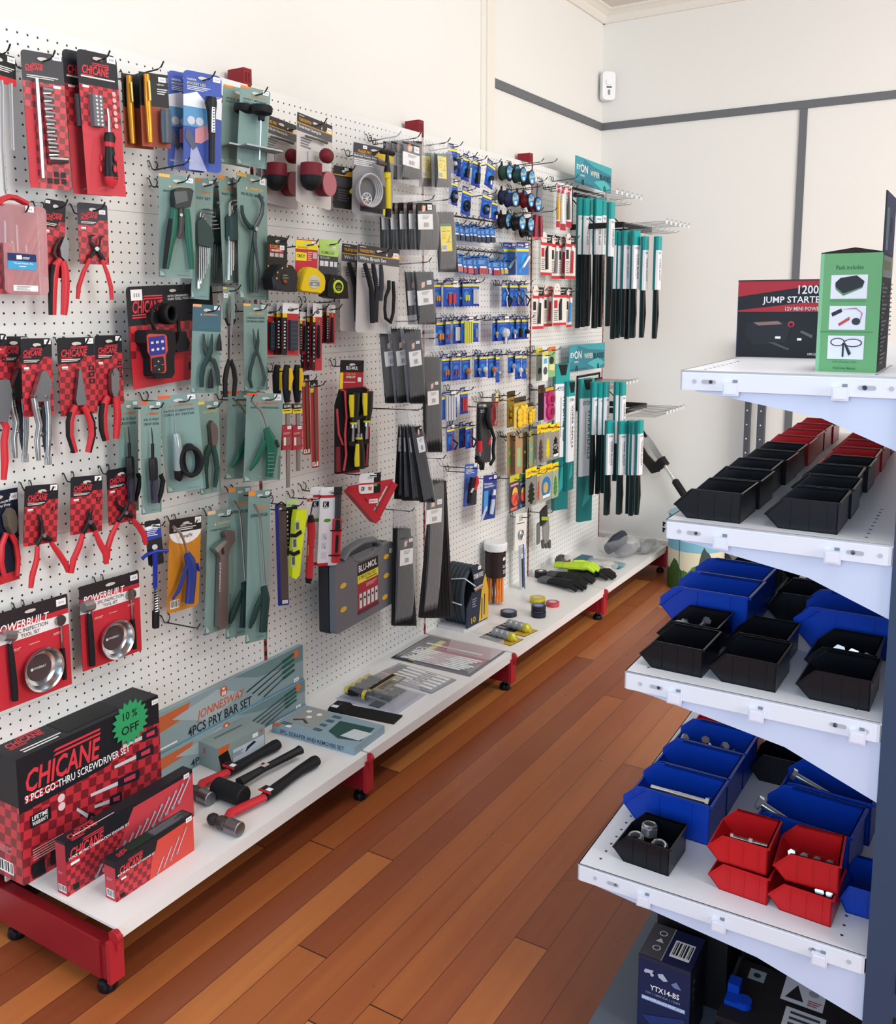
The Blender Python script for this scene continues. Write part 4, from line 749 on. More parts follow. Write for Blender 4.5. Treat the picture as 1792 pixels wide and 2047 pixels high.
it = tape('black tape measure with orange dots on a black card', (85, 120), (320, 150), (90, 700), .1, ('1c1b1c', [('P', [(0, .6), (.35, .78), (0, .9)], TPO), ('P', [(1, .55), (.5, .78), (.9, .9)], TPO), ('T', .12, .18, .08, 'KOMELON', 'f0983c', .7), ('R', .1, .265, .8, .33, 'c83040'), ('T', .2, .275, .04, 'MAGNETIC', 'w', .5), ('R', .1, .35, .3, .43, 'c0b8a8'), ('R', .34, .35, .54, .43, 'c0b8a8'), ('R', .58, .35, .78, .43, 'c0b8a8'), ('S', .6, .18, .24)], .006),
     [(200, 470), (330, 480), (380, 560), (395, 640), (380, 730), (388, 800), (200, 780), (120, 770), (100, 640), (130, 540)], mat('161618', .45), (300, 635), .017, '141414', [('E', .5, .5, .47, '28241f'), ('F', .2, .25, .55, .06, 1, 'c'), ('T', .15, .42, .1, 'KOMELON', 'b8a060', .7), ('T', .32, .62, .22, '8m', 'e8502c', .34)])
m = MB()
for p in ((205, 565), (195, 635), (260, 515), (320, 492)): m.cyl(tuple(it.P(*p, .048)), (1, 0, 0), .0028, .002, mat('e8b050'), 8)
it.part('orange_dots', m)
it = tape('fat yellow tape measure on a red and yellow card', (425, 160), (690, 180), (410, 745), .1, ('c03440', [('R', 0, .02, 1, .2, 'ecd82c'), ('T', .08, .14, .06, 'Stanley', 'c83028', .45), ('R', 0, .27, .5, .44, 'ecd82c'), ('T', .06, .31, .07, 'CM/DIY', '1c1c1c', .38), ('F', .55, .25, .2, .2, 5, 'e8b0a8'), ('R', .78, .25, .96, .38, 'c0b8a8'), ('S', .72, .03, .2)], .006),
     [(560, 500), (650, 520), (730, 600), (748, 680), (735, 780), (690, 825), (640, 810), (560, 805), (450, 790), (430, 770), (470, 620), (510, 530)], mat('e4c21a', .4), (650, 680), .018, 'c8c4ac', [('R', .05, .5, .95, .8, '8a8a84'), ('T', .15, .34, .12, 'Stanley', '8a7a20', .7), ('T', .34, .58, .16, '8m', 'w', .32)])
it = tape('black and lime banded tape measure on lime topped card', (710, 160), (940, 185), (690, 680), .09, ('47484c', [('R', 0, 0, 1, .38, 'b8e070'), ('T', .12, .27, .07, 'KOMELON', '33502c', .65), ('T', .05, .4, .05, 'SELF LOCK', 'd0e8c0', .5), ('R', .04, .5, .24, .62, 'w'), ('R', .28, .5, .48, .62, 'w'), ('R', .56, .5, .72, .62, 'w'), ('R', .78, .5, .94, .62, 'c'), ('S', .66, .15, .2)], .006),
     [(800, 585), (930, 600), (1005, 680), (1010, 780), (1020, 880), (900, 880), (800, 870), (750, 850), (750, 700)], mat('151512', .45), (935, 735), .018, 'c8e030', [('E', .52, .5, .36, '1c1c14'), ('R', .3, .42, .74, .44, 'c8e030'), ('T', .26, .5, .1, 'SELF-LOCK', 'c8e060', .5), ('T', .4, .66, .1, '5m', 'c', .2)])
m = MB()
for y in (640, 720, 790): a, b = it.P(768, y, .03), it.P(868, y + 15, .03); m.tube([(.02, a.y + .0, a.z), (.0485, b.y - .006, b.z)], .0042, 'c8e030', 6)
it.part('lime_bands', m)
it = toolpro('wire_brush_card', 'front wire brush set card with three grey brushes and one looped handle', 'brush set', L_, (1165, 225), (1665, 300), (1135, 1280), .11, 'Wire Brush Set', 'wire brush cards')
for p, mt_ in (([(1250, 460), (1290, 600), (1330, 760), (1340, 960), (1345, 1170)], KR), ([(1350, 460), (1370, 600), (1400, 760), (1385, 960), (1380, 1160)], KG), ([(1440, 470), (1450, 600), (1450, 740), (1430, 900)], mat('2c2e36', .5))): it.tube('brush', p, [28, 32, 34, 36, 34][:len(p)], mt_, .022, .9, 10)
it.tube('loop_handle', [(1540, 660), (1540, 760), (1500, 860), (1490, 1000), (1500, 1110), (1560, 1160), (1590, 1050), (1600, 850), (1590, 670)], [26, 26, 22, 22, 24, 24, 24, 26, 24], KR, .022, .9, 8)
m = MB()
for i in range(24): a, b = it.P(1605, 700 + 19 * i, .02), it.P(1650, 690 + 19 * i, .022); m.tube([a, b], .0007, 'a', 4)
for i in range(12): a, b = it.P(1425, 470 + 22 * i, .03), it.P(1405, 480 + 22 * i, .032); m.tube([a, b], .0008, 'c', 4)
o = it.part('wire_bristles', m); o['kind'] = 'stuff'
it.shell([(1200, 430), (1500, 430), (1620, 640), (1610, 1200), (1270, 1210), (1200, 600)], .045)
dup(it.e, (-.05, -.014, .004), 'rear wire brush set card, shaded left edge only')
# driver bit packs
def bits(lab, f, x0, x1, y0, y1, off, long=0, dp=0):
    it = Item('driver_bit_card', lab, 'driver bits', f, (x0, y0), (x1, y0 + 12), (x0 - 4, y1), off, 'red and white driver bit cards')
    it.card('231f20', [('R', 0, 0, 1, .2, 'w'), ('R', .28, .2, 1, 1, 'c02c38'), ('R', 0, .2, .28, .28, 'e8c820'), ('E', .5, .13, .2, '2a2a2a', .028), ('T', .4, .12, .018, 'ALPHA', 'w', .2), ('F', .08, .35, .12, .55, 9, 'c')], .004)
    m = MB(); y = y0 + (y1 - y0) * .33
    w_ = x1 - x0
    if long: m.tube(it.PP([(x0 + w_ * .68, y), (x0 + w_ * .65, y + 300), (x0 + w_ * .65, y1 - 150)], .008), [.004, .006, .0045], KR, 8); m.tube(it.PP([(x0 + w_ * .68, y - 60), (x0 + w_ * .68, y)], .008), .002, ZN, 6)
    else:
        a, b = it.P(x0 + w_ * .35, y, .001), it.P(x0 + w_ * .8, y1 - 60, .001); m.box((.001, a.y, b.z), (.012, b.y, a.z), '26323c')
        for i in range(7): z = a.z + (b.z - a.z) * i / 7; m.box((.012, a.y, z - .001), (.0126, b.y, z), '55626c')
    it.part('driver' if long else 'bit_rack', m)
    for k in range(dp): dup(it.e, (-.016 * (k + 1), -.007 * (k + 1), .001), lab.replace('front ', '') + (', next behind the front', ', third behind the front', ', last behind the front')[k])
    return it
bits('driver bit card cropped behind the green circlip blister', L_, 60, 165, 965, 1550, .07)
bits('front bit rack card in the stack under the tapes', L_, 265, 460, 925, 1555, .1, 0, 3)
bits('narrow driver card between bit stack and long drivers', L_, 475, 570, 1035, 1545, .08, 1)
bits('front long screwdriver card reaching lowest of the row', L_, 628, 738, 930, 1740, .1, 1, 2)
bits('front short driver card at the right end of row', L_, 793, 895, 948, 1415, .09, 1, 1)
# files
for i, (x, lab) in enumerate(((210, 'rearmost yellow and black handled file in dim red sleeve'), (325, 'flat file with yellow black handle in red sleeve, left of pair'), (448, 'flat file with yellow black handle in red sleeve, right of pair'))):
    yb = (1500, 1640, 1440)[i]; it = Item('file', lab, 'file', M_, (x - 60, 180), (x + 60, 190), (x - 50, yb), (.06, .12, .11)[i], 'files with yellow handles')
    it.tube('handle', [(x, 175), (x - 10, 300), (x - 8, 480), (x, 620)], [36, 56, 52, 36], KR, .012, .9, 12); it.tube('yellow_inlay', [(x + 40, 215), (x + 48, 330), (x + 30, 480)], [22, 34, 14], mat('dcb41e', .4), .026, .6)
    it.tube('blade', [(x, 620), (x + 10, 1000), (x + 10, yb)], [38, 40, 34], mat('8d8a88', .4, .6), .012, .35, 4)
    m = MB(); a, b = it.P(x - 62, 650, .02), it.P(x + 56, 1180, .02); F = ((.021, a.y, a.z), (0, 1, 0), (0, 0, -1), (1, 0, 0), b.y - a.y, a.z - b.z)
    m.box((.0, a.y, b.z), (.0208, b.y, a.z - (a.z - b.z) * .47), 'a8303c'); m.box((.0, a.y, a.z - (a.z - b.z) * .2), (.0208, b.y, a.z), '1a1a1c')
    draw(m, F, [('T', .2, .01, .06, 'BLU-MOL', 'w', .75), ('R', 0, .1, 1, .2, 'e0cc3a'), ('F', .1, .13, .7, .04, 1, '3a3a20'), ('S', .5, .48, .4), ('F', .08, .62, .7, .05, 2, 'e0b0a8'), ('R', .1, .72, .35, .9, 'p'), ('R', .42, .72, .8, .9, '8a6460')]); it.part('sleeve', m, smooth=False)
for x, y0, y1, lab, o_ in ((545, 300, 1255, 'slim red flat file packet close behind the yellow handled files', .06), (645, 360, 1410, 'slim red flat file packet hanging alone with black top', .07)):
    it = Item('file_packet', lab, 'file', M_, (x - 48, y0), (x + 42, y0 + 5), (x - 25, y1), o_, 'slim red file packets')
    it.card('a8342f', [('R', 0, 0, 1, .08, '1a1a1c'), ('T', .1, .055, .018, 'BLU-MOL', 'w', .8), ('R', 0, .09, .45, .14, 'e0cc3a'), ('R', .5, .1, .72, .9, '6c5450'), ('R', .05, .93, .85, .98, 'p'), ('R', .2, .94, .3, .97, 'k'), ('R', .5, .94, .6, .97, 'k')], .003)
    it.tube('file_blade', [(x + 5, y0 + 110), (x + 25, y1 - 60)], [9, 9], mat('6a625f', .5, .5), .003, .5)
# chisel kit
it = Item('chisel_kit', 'wood chisel kit, three yellow handled chisels in black red pouch', 'chisel set', M_, (960, 115), (1240, 100), (905, 1480), .07)
it.card('a82834', [('R', 0, 0, 1, .105, '171718'), ('T', .25, .05, .035, 'BLU-MOL', 'w', .5), ('R', 0, .11, .13, .27, 'f0d81e'), ('T', .25, .115, .018, 'THREE PIECE', TPO, .4), ('T', .25, .14, .018, 'CHISEL KIT', 'w', .4), ('F', .15, .19, .5, .014, 1, 'e8c0c0'), ('R', .75, .15, .9, .19, 'p')], .004)
m = MB(); c = it.PP([(960, 470), (1240, 440), (1290, 460), (1300, 1000), (1280, 1390), (1010, 1460), (905, 1480), (905, 660)], .01); m.prism([(p.y, p.z) for p in c], .002, .016, mat('141416', .7)); it.part('pouch', m, smooth=False)
it.tube('red_piping', [(970, 475), (1015, 490), (1035, 800), (1015, 1000), (1030, 1250), (1000, 1440)], 15, mat('c8404c', .5), .024); it.tube('red_piping', [(1240, 435), (1290, 470), (1290, 1000), (1270, 1380)], 13, mat('c8404c', .5), .02); it.tube('red_piping', [(920, 700), (940, 1000), (990, 1130)], 14, mat('c8404c', .5), .018)
def chisel(x, y0, y1, up, lab):
    s_ = 1 if up else -1; h = abs(y1 - y0) * s_; Y = y0 if up else y1
    c = it.tube('chisel', [(x + 35, Y), (x + 30, Y + .35 * h), (x + 15, Y + .6 * h)], [58, 56, 44], mat('25241c', .4), .036, .9, 12)
    it.tube('yellow_side', [(x - 10, Y + .04 * h), (x - 12, Y + .2 * h), (x - 6, Y + .5 * h)], [34, 36, 24], mat('dcc81e', .4), .044, .8, 10, parent=c)
    it.tube('ferrule', [(x + 12, Y + .62 * h), (x + 10, Y + .72 * h)], [42, 44], ZN, .036, 1, 12, parent=c); it.tube('yellow_ring', [(x + 12, Y + .6 * h), (x + 12, Y + .64 * h)], [45, 45], mat('dcc81e', .4), .036, 1, 12, parent=c)
    it.tube('blade', [(x + 8, Y + .72 * h), (x + 2, Y + h)], [20, 28], ZN, .034, .4, 4, parent=c)
chisel(1105, 510, 1090, 1, 0); chisel(1265, 490, 1070, 1, 0); chisel(1170, 830, 1410, 0, 0)
for y in (760, 1080): it.tube('elastic_loop', [(1060, y + 30), (1150, y + 55), (1300, y)], 34, mat('141416', .7), .038, .5, 4)
it.tube('side_pocket', [(930, 1150), (935, 1450)], [30, 34], mat('7a1a24', .5), .014)
# level, knives, square, case
it = Item('torpedo_level_card', 'fluorescent yellow torpedo level strapped to a narrow card', 'spirit level', N_, (175, 440), (300, 425), (190, 1060), .085)
it.card('1c1c1a', [('R', 0, 0, 1, .13, 'b8dc90'), ('T', .1, .08, .03, 'ACCUR', '33502c', .6), ('F', .05, .2, .1, .7, 9, 'w')], .004)
YL = mat('d8e82a', .4); LV = it.poly('level_body', [(250, 545), (360, 535), (355, 640), (310, 960), (285, 1250), (240, 1300), (200, 1280), (205, 1100), (235, 640)], .01, .032, YL)
m = MB()
for (x, y, w2, h2) in ((298, 725, 26, 55), (268, 915, 26, 60), (253, 1110, 26, 60)): a, b = it.P(x - w2, y - h2, .032), it.P(x + w2, y + h2, .032); m.box((.032, a.y, b.z), (.034, b.y, a.z), 'c0c8a0'); m.box((.034, a.y + .003, b.z + .006), (.035, b.y - .003, a.z - .006), '55604a')
it.part('vials', m); it.tube('strap', [(210, 830), (280, 835), (345, 790)], [26, 26, 26], KR, .034, .5, 4); it.tube('strap', [(195, 1010), (260, 1040), (325, 1010)], [28, 28, 28], KR, .034, .5, 4)
it = Item('utility_knife_card', 'long red tool with black ends, left of white knife cards', 'knife', N_, (410, 390), (475, 370), (380, 740), .08)
it.card('p', [('R', 0, .1, 1, .2, 'r'), ('S', .2, .25, .5), ('P', [(.4, .9), (.9, .2), (1, .3), (.6, 1)], 'k')], .003)
it.tube('knife_body', [(455, 680), (460, 800), (445, 1000), (440, 1150), (430, 1310)], [52, 50, 44, 48, 44], RC, .02, .8, 12); it.tube('black_nose', [(450, 610), (455, 690)], [30, 52], KR, .02, .8, 12); it.tube('black_tail', [(430, 1305), (420, 1360)], [46, 30], KR, .02, .8, 12)
it.tube('gold_label', [(425, 940), (420, 1050)], [8, 8], mat('c08030'), .036)
it = Item('snap_knife_card', 'front white card with red and black snap knife and bold K', 'knife', N_, (560, 300), (795, 300), (520, 1175), .1, 'white snap knife cards')
it.card('w', [('R', 0, .1, 1, .135, 'c83038'), ('R', .14, .18, .42, .25, 'k'), ('T', .2, .19, .055, 'K', 'w', .15), ('F', .14, .26, .26, .012, 1, 'a'), ('E', .38, .42, .17, '5a9a3c', .022), ('R', 0, .96, .5, 1, 'c83038'), ('R', .62, .0, 1, .11, '2c2c2e'), ('R', .16, .58, .38, .66, 'c'), ('R', .16, .7, .38, .78, 'c'), ('R', .16, .82, .38, .9, 'c'), ('P', [(.2, .59), (.34, .65), (.33, .66)], '3a3a3e'), ('P', [(.2, .71), (.34, .77), (.33, .78)], '3a3a3e')], .012)
it.tube('knife_back', [(755, 400), (750, 640)], [38, 38], mat('3a3a3c', .5), .012, .6); it.tube('knife_body', [(745, 650), (738, 800), (725, 1130)], [56, 54, 50], RC, .018, .7, 12); it.tube('black_slider', [(750, 660), (750, 760)], [26, 34], KG, .034, .5); it.tube('slot', [(745, 830), (735, 1020)], [18, 18], KR, .032, .5); it.tube('cable_tie', [(670, 780), (795, 775)], 8, KR, .032); it.tube('cable_tie', [(650, 1055), (780, 1052)], 8, KR, .032)
dup(it.e, (-.03, -.012, .0), 'rear white snap knife card peeking out on the left', skip=('knife_body', 'black_slider', 'slot', 'cable_tie'))
it = Item('speed_square', 'red triangular speed square hanging point down on white card', 'square', N_, (985, 150), (1225, 140), (985, 375), .09)
it.card('w', [('R', .68, 0, 1, 1, '1a1a1c'), ('R', 0, .48, .98, .56, 'c83038'), ('R', .1, .66, .25, .84, 'k'), ('T', .12, .68, .12, 'K', 'w', .1), ('P', [(.42, .66), (.6, .7), (.58, .86), (.44, .84)], 'd87050'), ('R', .68, .55, .84, .66, '5ab040'), ('S', .6, .06, .2)], .012)
RB = mat('c0303a', .4)
def bar(name, a, b, w_, d0, d1):
    ax, ay = a; bx, by = b; L = math.hypot(bx - ax, by - ay); nx, ny = -(by - ay) / L * w_, (bx - ax) / L * w_; it.poly(name, [(ax + nx, ay + ny), (bx + nx, by + ny), (bx - nx, by - ny), (ax - nx, ay - ny)], d0, d1, RB)
m = MB(); c = it.PP([(900, 330), (1320, 260), (1130, 600)], .006); c2 = it.PP([(1020, 420), (1170, 395), (1100, 520)], .006)
bar('top_edge', (860, 320), (1350, 240), 34, -.006, -.001); bar('short_edge', (840, 315), (1130, 650), 40, -.02, .02); bar('long_edge', (1360, 245), (1145, 650), 30, -.012, .004)
m.prism([(p.y, p.z) for p in c], -.006, -.0025, RB); it.part('web', m, smooth=False)
m = MB(); a, b = it.P(1095, 432, -.002), it.P(1190, 470, -.002); F = ((-.0022, a.y, a.z), (0, 1, 0), (0, 0, -1), (1, 0, 0), b.y - a.y, a.z - b.z); draw(m, F, [('R', 0, 0, 1, 1, 'w'), ('T', .08, .25, .5, 'KENDO', 'r', .8)]); it.part('badge', m, smooth=False)
m = MB(); c = it.PP([(1040, 430), (1060, 425), (1110, 540), (1095, 560)], -.002); m.prism([(p.y, p.z) for p in c], -.002, -.0015, '5a1218'); it.part('slot', m, smooth=False)
it = Item('file_set_case', 'grey plastic carry case of files with yellow ovals', 'tool case', N_, (720, 1175), (1358, 890), (730, 1935), .13, hk=False)
GC = mat('6a6d74', .3); w_, h_ = it.w, it.h
def oval(m, cy, cz, ry, rz, x0, x1, mt): m.lathe((x0, cy, cz), (1, 0, 0), [(0, x1 - x0), (ry, x1 - x0), (ry, 0)], mt, 20)
m = MB(); m.rr(-w_ / 2, -h_, w_ / 2, 0, .012, -.022, 0, GC); it.part('case_lid', m, smooth=False)
m = MB(); m.rr(-w_ / 2 - .002, -h_ - .002, w_ / 2 + .002, 0, .012, -.06, -.024, mat('2a2c30', .4)); it.part('case_base', m, smooth=False)
m = MB(); m.tube([(-.02, -w_ * .32, 0), (-.02, -w_ * .22, .024), (-.02, 0, .034), (-.02, w_ * .22, .024), (-.02, w_ * .32, 0)], .011, GC, 10, 1.5); m.tube([(-.006, -w_ * .2, -.004), (-.004, -w_ * .1, -.018), (-.004, w_ * .1, -.018), (-.006, w_ * .2, -.004)], .008, GC, 8); it.part('carry_handle', m)
m = MB()
for (u, v) in ((.12, .33), (.12, .68), (.87, .2), (.87, .5), (.84, .83)):
    m.add([(.0012, -w_ / 2 + u * w_ + .019 * math.cos(a * math.pi / 9), -v * h_ + .0085 * math.sin(a * math.pi / 9)) for a in range(18)], [list(range(18))], mat('e0b43a', .4))
draw(m, ((0, -w_ / 2, 0), (0, 1, 0), (0, 0, -1), (1, 0, 0), w_, h_), [('R', .36, .12, .72, 1 - .12, 'a82c38'), ('R', .36, .12, .72, .3, '151517'), ('T', .38, .15, .1, 'BLU-MOL', 'w', .32), ('R', .36, .3, .72, .42, 'e4d83a'), ('T', .38, .315, .05, '5 PIECE FILE SET', '1c1c1c', .3), ('F', .5, .385, .2, .03, 1, '3a3a20'), ('F', .5, .46, .2, .06, 3, 'e0b0b0')] + [('R', .385 + .068 * i, .58, .43 + .068 * i, .8, 'c') for i in range(5)] + [('E', .408 + .068 * i, .66, .014, 'k') for i in range(5)] + [('R', .36, .83, .72, .88, '5a2c44'), ('S', .92, .1, .07)])
it.part('label', m, smooth=False)
# ================================================================== bags of cable ties
Item.YP = .12
def tiebag(lab, f, TL, TR, BL, off, ties, lbl, sty, grp='bags of black cable ties', d=.012, n=16, hk=True):
    it = Item('cable_tie_bag', lab, 'cable ties', f, TL, TR, BL, off, grp, hk=hk)
    m = MB(); (tx0, tx1, ty), (bx0, bx1, by) = ties
    m2 = MB(); a, b, c_, e = it.P(tx0, ty, 0), it.P(tx1, ty, 0), it.P(bx0, by, 0), it.P(bx1, by, 0)
    m.hull([(x, p.y, p.z) for p, x in ((a, .002), (b, .002), (b, d), (a, d))], [(x, p.y, p.z) for p, x in ((c_, .002), (e, .002), (e, d), (c_, d))], mat('17181c', .5))
    for i in range(n):
        u = (i + .5) / n; j = (i * 7 % 5) / 4; p = it.P(tx0 + (tx1 - tx0) * u, ty - 14 + 26 * j, d); q = it.P(bx0 + (bx1 - bx0) * u, by - 12 * j, d)
        m.tube([p, (p + q) / 2 + Vector((.0012 * (i % 3), 0, 0)), q], [.0011, .0021, .0021], mat(('131418', '1f2126', '0f1013')[i % 3], .4), 5)
    o = it.part('cable_ties', m); o['kind'] = 'stuff'
    x0, y0, x1, y1 = lbl; a, b = it.P(x0, y0, d + .004), it.P(x1, y1, d + .004)
    F = ((d + .0045, a.y, a.z), (0, 1, 0), (0, 0, -1), (1, 0, 0), b.y - a.y, a.z - b.z); m = MB(); m.box((d + .0035, a.y, b.z), (d + .0044, b.y, a.z), 'k')
    if sty == 'w': ops = [('R', 0, .42, 1, 1, 'w'), ('E', .4, .2, .13, 'b87864'), ('P', [(.35, .12), (.55, .1), (.5, .3), (.3, .34)], 'e8c0a8'), ('S', .66, .06, .3), ('F', .3, .48, .5, .14, 3, '8a8a8e'), ('B', .35, .72, .34, .22)]
    else: ops = [('R', 0, 0, 1, .1, '1f6a3c'), ('R', 0, .1, 1, 1, 'f0dc28'), ('T', .1, .15, .05, 'TRIDON', '8a8020', .45), ('T', .08, .23, .075, 'Cable Ties', '5a6a2c', .75), ('F', .1, .38, .4, .2, 4, 'b8a820'), ('P', [(.62, .65), (.66, .66), (.86, .42), (.83, .41)], '1c1c1c'), ('F', .5, .66, .4, .04, 1, '3a3a20'), ('B', .05, .75, .45, .22)]
    draw(m, F, ops); it.part('label', m, smooth=False)
    m = MB(); w2, h = it.w / 2, it.h; N = 9
    ring = lambda t: [(.001, -w2, -h * t), (.001, w2, -h * t), (.001 + (d + .008) * math.sin(math.pi * min(1, t * 1.4) * .7) * (1 - .7 * max(0, t - .8) * 5) + .002, w2 * .92, -h * t), (.001 + (d + .008) * math.sin(math.pi * min(1, t * 1.3) * .7) * (1 - .7 * max(0, t - .8) * 5) + .002, -w2 * .9, -h * t)]
    R0 = [ring(i / N) for i in range(N + 1)]
    for i in range(N): m.add(R0[i] + R0[i + 1], [[k, (k + 1) % 4, 4 + (k + 1) % 4, 4 + k][::-1] for k in range(4)], BAG)
    it.part('polythene_bag', m); return it
T1 = tiebag('short bag of cable ties with white label by the pump', O_, (120, 90), (350, 170), (115, 600), .15, ((175, 330, 210), (165, 325, 580)), (172, 205, 335, 480), 'w')
dup(T1.e, (-.035, -.012, .002), 'short cable tie bag, second from the front on top hook'); dup(T1.e, (-.06, -.02, .003), 'short cable tie bag, rearmost on the top left hook')
T1 = tiebag('short bag of ties with yellow label under the second red upright', O_, (440, 160), (610, 200), (470, 720), .15, ((480, 610, 330), (490, 615, 655)), (510, 325, 600, 575), 'y')
dup(T1.e, (-.045, -.03, .002), 'yellow labelled short tie bag tucked behind its twin')
T1 = tiebag('medium bag of cable ties with white label, front of five', O_, (265, 730), (470, 750), (305, 1330), .17, ((300, 465, 830), (310, 480, 1265)), (312, 805, 468, 1065), 'w')
for k, s_ in enumerate(('second', 'third', 'fourth', 'last')): dup(T1.e, (-.028 * (k + 1), -.011 * (k + 1), .002), 'medium cable tie bag, %s in the stack of five' % s_)
tiebag('medium bag of ties with big yellow label by blue packs', O_, (455, 730), (630, 750), (510, 1540), .17, ((490, 640, 900), (520, 690, 1480)), (535, 1010, 655, 1275), 'y')
T1 = tiebag('bag of black ties with low white label beneath the medium stack', O_, (250, 1345), (430, 1350), (310, 2060), .14, ((280, 445, 1480), (320, 480, 1990)), (303, 1560, 470, 1790), 'w')
dup(T1.e, (-.03, -.012, .0), 'bag of black ties behind the low white label bag')
T1 = tiebag('long bag of cable ties hanging left of the small fuse cards', P_, (90, -20), (205, -25), (150, 560), .17, ((120, 215, 60), (160, 262, 540)), (146, 136, 240, 290), 'w')
dup(T1.e, (-.04, -.014, .002), 'long cable tie bag one behind the front'); dup(T1.e, (-.075, -.03, .0), 'long cable tie bag rearmost against the board')
tiebag('long upright bag of cable ties with label half way down', P_, (225, 90), (340, 100), (250, 870), .1, ((240, 345, 240), (255, 358, 855)), (274, 398, 350, 545), 'w')
T1 = tiebag('front bag of fanned out long cable ties', P_, (130, 560), (215, 555), (250, 1235), .18, ((150, 225, 690), (225, 315, 1180)), (193, 695, 265, 850), 'w')
T2 = tiebag('second bag of the fanned out long cable ties', P_, (110, 560), (180, 560), (170, 1225), .155, ((125, 190, 690), (160, 235, 1170)), (150, 695, 200, 850), 'w', hk=False)
tiebag('third bag of the fanned out long cable ties', P_, (90, 560), (160, 560), (110, 1215), .13, ((105, 160, 690), (108, 175, 1170)), (120, 695, 150, 850), 'w', hk=False)
tiebag('rearmost bag of the fanned out long cable ties', P_, (80, 570), (130, 570), (60, 1200), .1, ((88, 130, 690), (60, 120, 1160)), (90, 695, 115, 850), 'w', hk=False)
tiebag('longest bag of cable ties reaching down to the saw blister', P_, (280, 870), (375, 860), (225, 1975), .12, ((300, 380, 1040), (215, 425, 1930)), (272, 1165, 365, 1310), 'w', n=24)
tiebag('long bag of cable ties right of the plastic file case', P_, (60, 1215), (185, 1200), (40, 2030), .11, ((50, 150, 1350), (40, 190, 1980)), (100, 1420, 178, 1580), 'w', n=20)
# ================================================================== blue electrical packs
ORD = ['first', 'second', 'third', 'fourth', 'fifth', 'sixth', 'seventh', 'eighth', 'ninth', 'tenth']
def content(it, kind, col, cx=.5, cz=.68):
    m = MB(); y, z, w_ = (cx - .5) * it.w, -cz * it.h, it.w; c = mat(col, .35)
    if kind == 'fuse':
        for i in (-1, 1): m.box((.002, y + i * w_ * .14 - w_ * .09, z - w_ * .16), (.007, y + i * w_ * .14 + w_ * .09, z + w_ * .16), c); m.box((.003, y + i * w_ * .14 - w_ * .02, z - w_ * .3), (.005, y + i * w_ * .14 + w_ * .02, z - w_ * .16), ZN)
    elif kind == 'bulb':
        m.ball((.011, y, z), w_ * .2, c, 8); m.tube([(.011, y, z - w_ * .1), (.011, y, z - w_ * .42)], w_ * .1, ZN, 8)
    elif kind == 'wire':
        m.tube([(.007, y - w_ * .1, z + w_ * .6), (.009, y + w_ * .12, z + w_ * .3), (.009, y - w_ * .1, z), (.008, y + w_ * .05, z - w_ * .5)], w_ * .045, c, 6); m.tube([(.01, y, z + w_ * .2), (.02, y + w_ * .35, z - w_ * .1), (.016, y + w_ * .1, z - w_ * .5)], w_ * .06, KR, 6)
    elif kind == 'tubes':
        for i in range(4): m.tube([(.006, y + (i - 1.5) * w_ * .17, z - w_ * .35), (.006, y + (i - 1.5) * w_ * .17, z + w_ * .5)], w_ * .06, c, 6)
    elif kind == 'plug':
        m.box((.003, y - w_ * .13, z - w_ * .4), (.016, y + w_ * .15, z + w_ * .25), c); m.tube([(.009, y, z + w_ * .2), (.009, y + w_ * .05, z + w_ * .9)], w_ * .06, KR, 6)
    elif kind == 'coil':
        m.tube([(.008, y + w_ * .28 * math.cos(a * .5236), z + w_ * .3 * math.sin(a * .5236)) for a in range(13)], w_ * .07, KR, 6); m.ball((.012, y, z), w_ * .14, c, 8)
    it.part('contents', m)
def bluepack(f, x0, y0, x1, y1, kind, col, lab, off=.06, TRy=None, BLx=None, grp='small blue and yellow electrical cards', yaw=0., hk=True, ty=.17):
    it = Item('electrical_card', lab, 'electrical part', f, (x0, y0), (x1, TRy), (BLx if BLx is not None else x0 - 1, y1), off, grp, yaw=yaw if TRy is None else None, hk=hk)
    it.card('1e4fae', [('R', 0, 0, 1, ty - .05, '232c66'), ('T', .1, .05, .045, 'NARVA', 'w', .5), ('R', 0, ty - .05, 1, ty - .03, 'c'), ('R', .0, ty, 1, ty + .085, 'e8dc50'), ('E', .45, .6, .3, '2f7fd0', .17), ('R', 0, .93, 1, 1, '20309a'), ('S', .62, .015, .34), ('F', .15, .32, .6, .03, 1, '8ab0e0')], .002, hole=False)
    content(it, kind, col); return it
SC = {'fuse': 'blade fuses', 'bulb': 'small bulb', 'wire': 'looped wire part', 'tubes': 'glass fuses', 'plug': 'dark plug', 'coil': 'round black part'}
CN = {'d88a2c': 'orange', 'b8323a': 'red', 'c8cc40': 'yellow green', 'c8ccd0': 'pale', '8a90a8': 'grey', '6a3a78': 'purple', '1c1c20': 'black', 'c0a060': 'gold', 'b06a50': 'copper', '3f9f70': 'green'}
def row(f, rowname, specs, off=.06):
    for i, (x0, x1, y0, y1, k, c) in enumerate(specs):
        bluepack(f, x0, y0, x1, y1, k, c, '%s %s card, %s of %s' % (CN[c], SC[k], ORD[i], rowname), off + .012 * (i % 2))
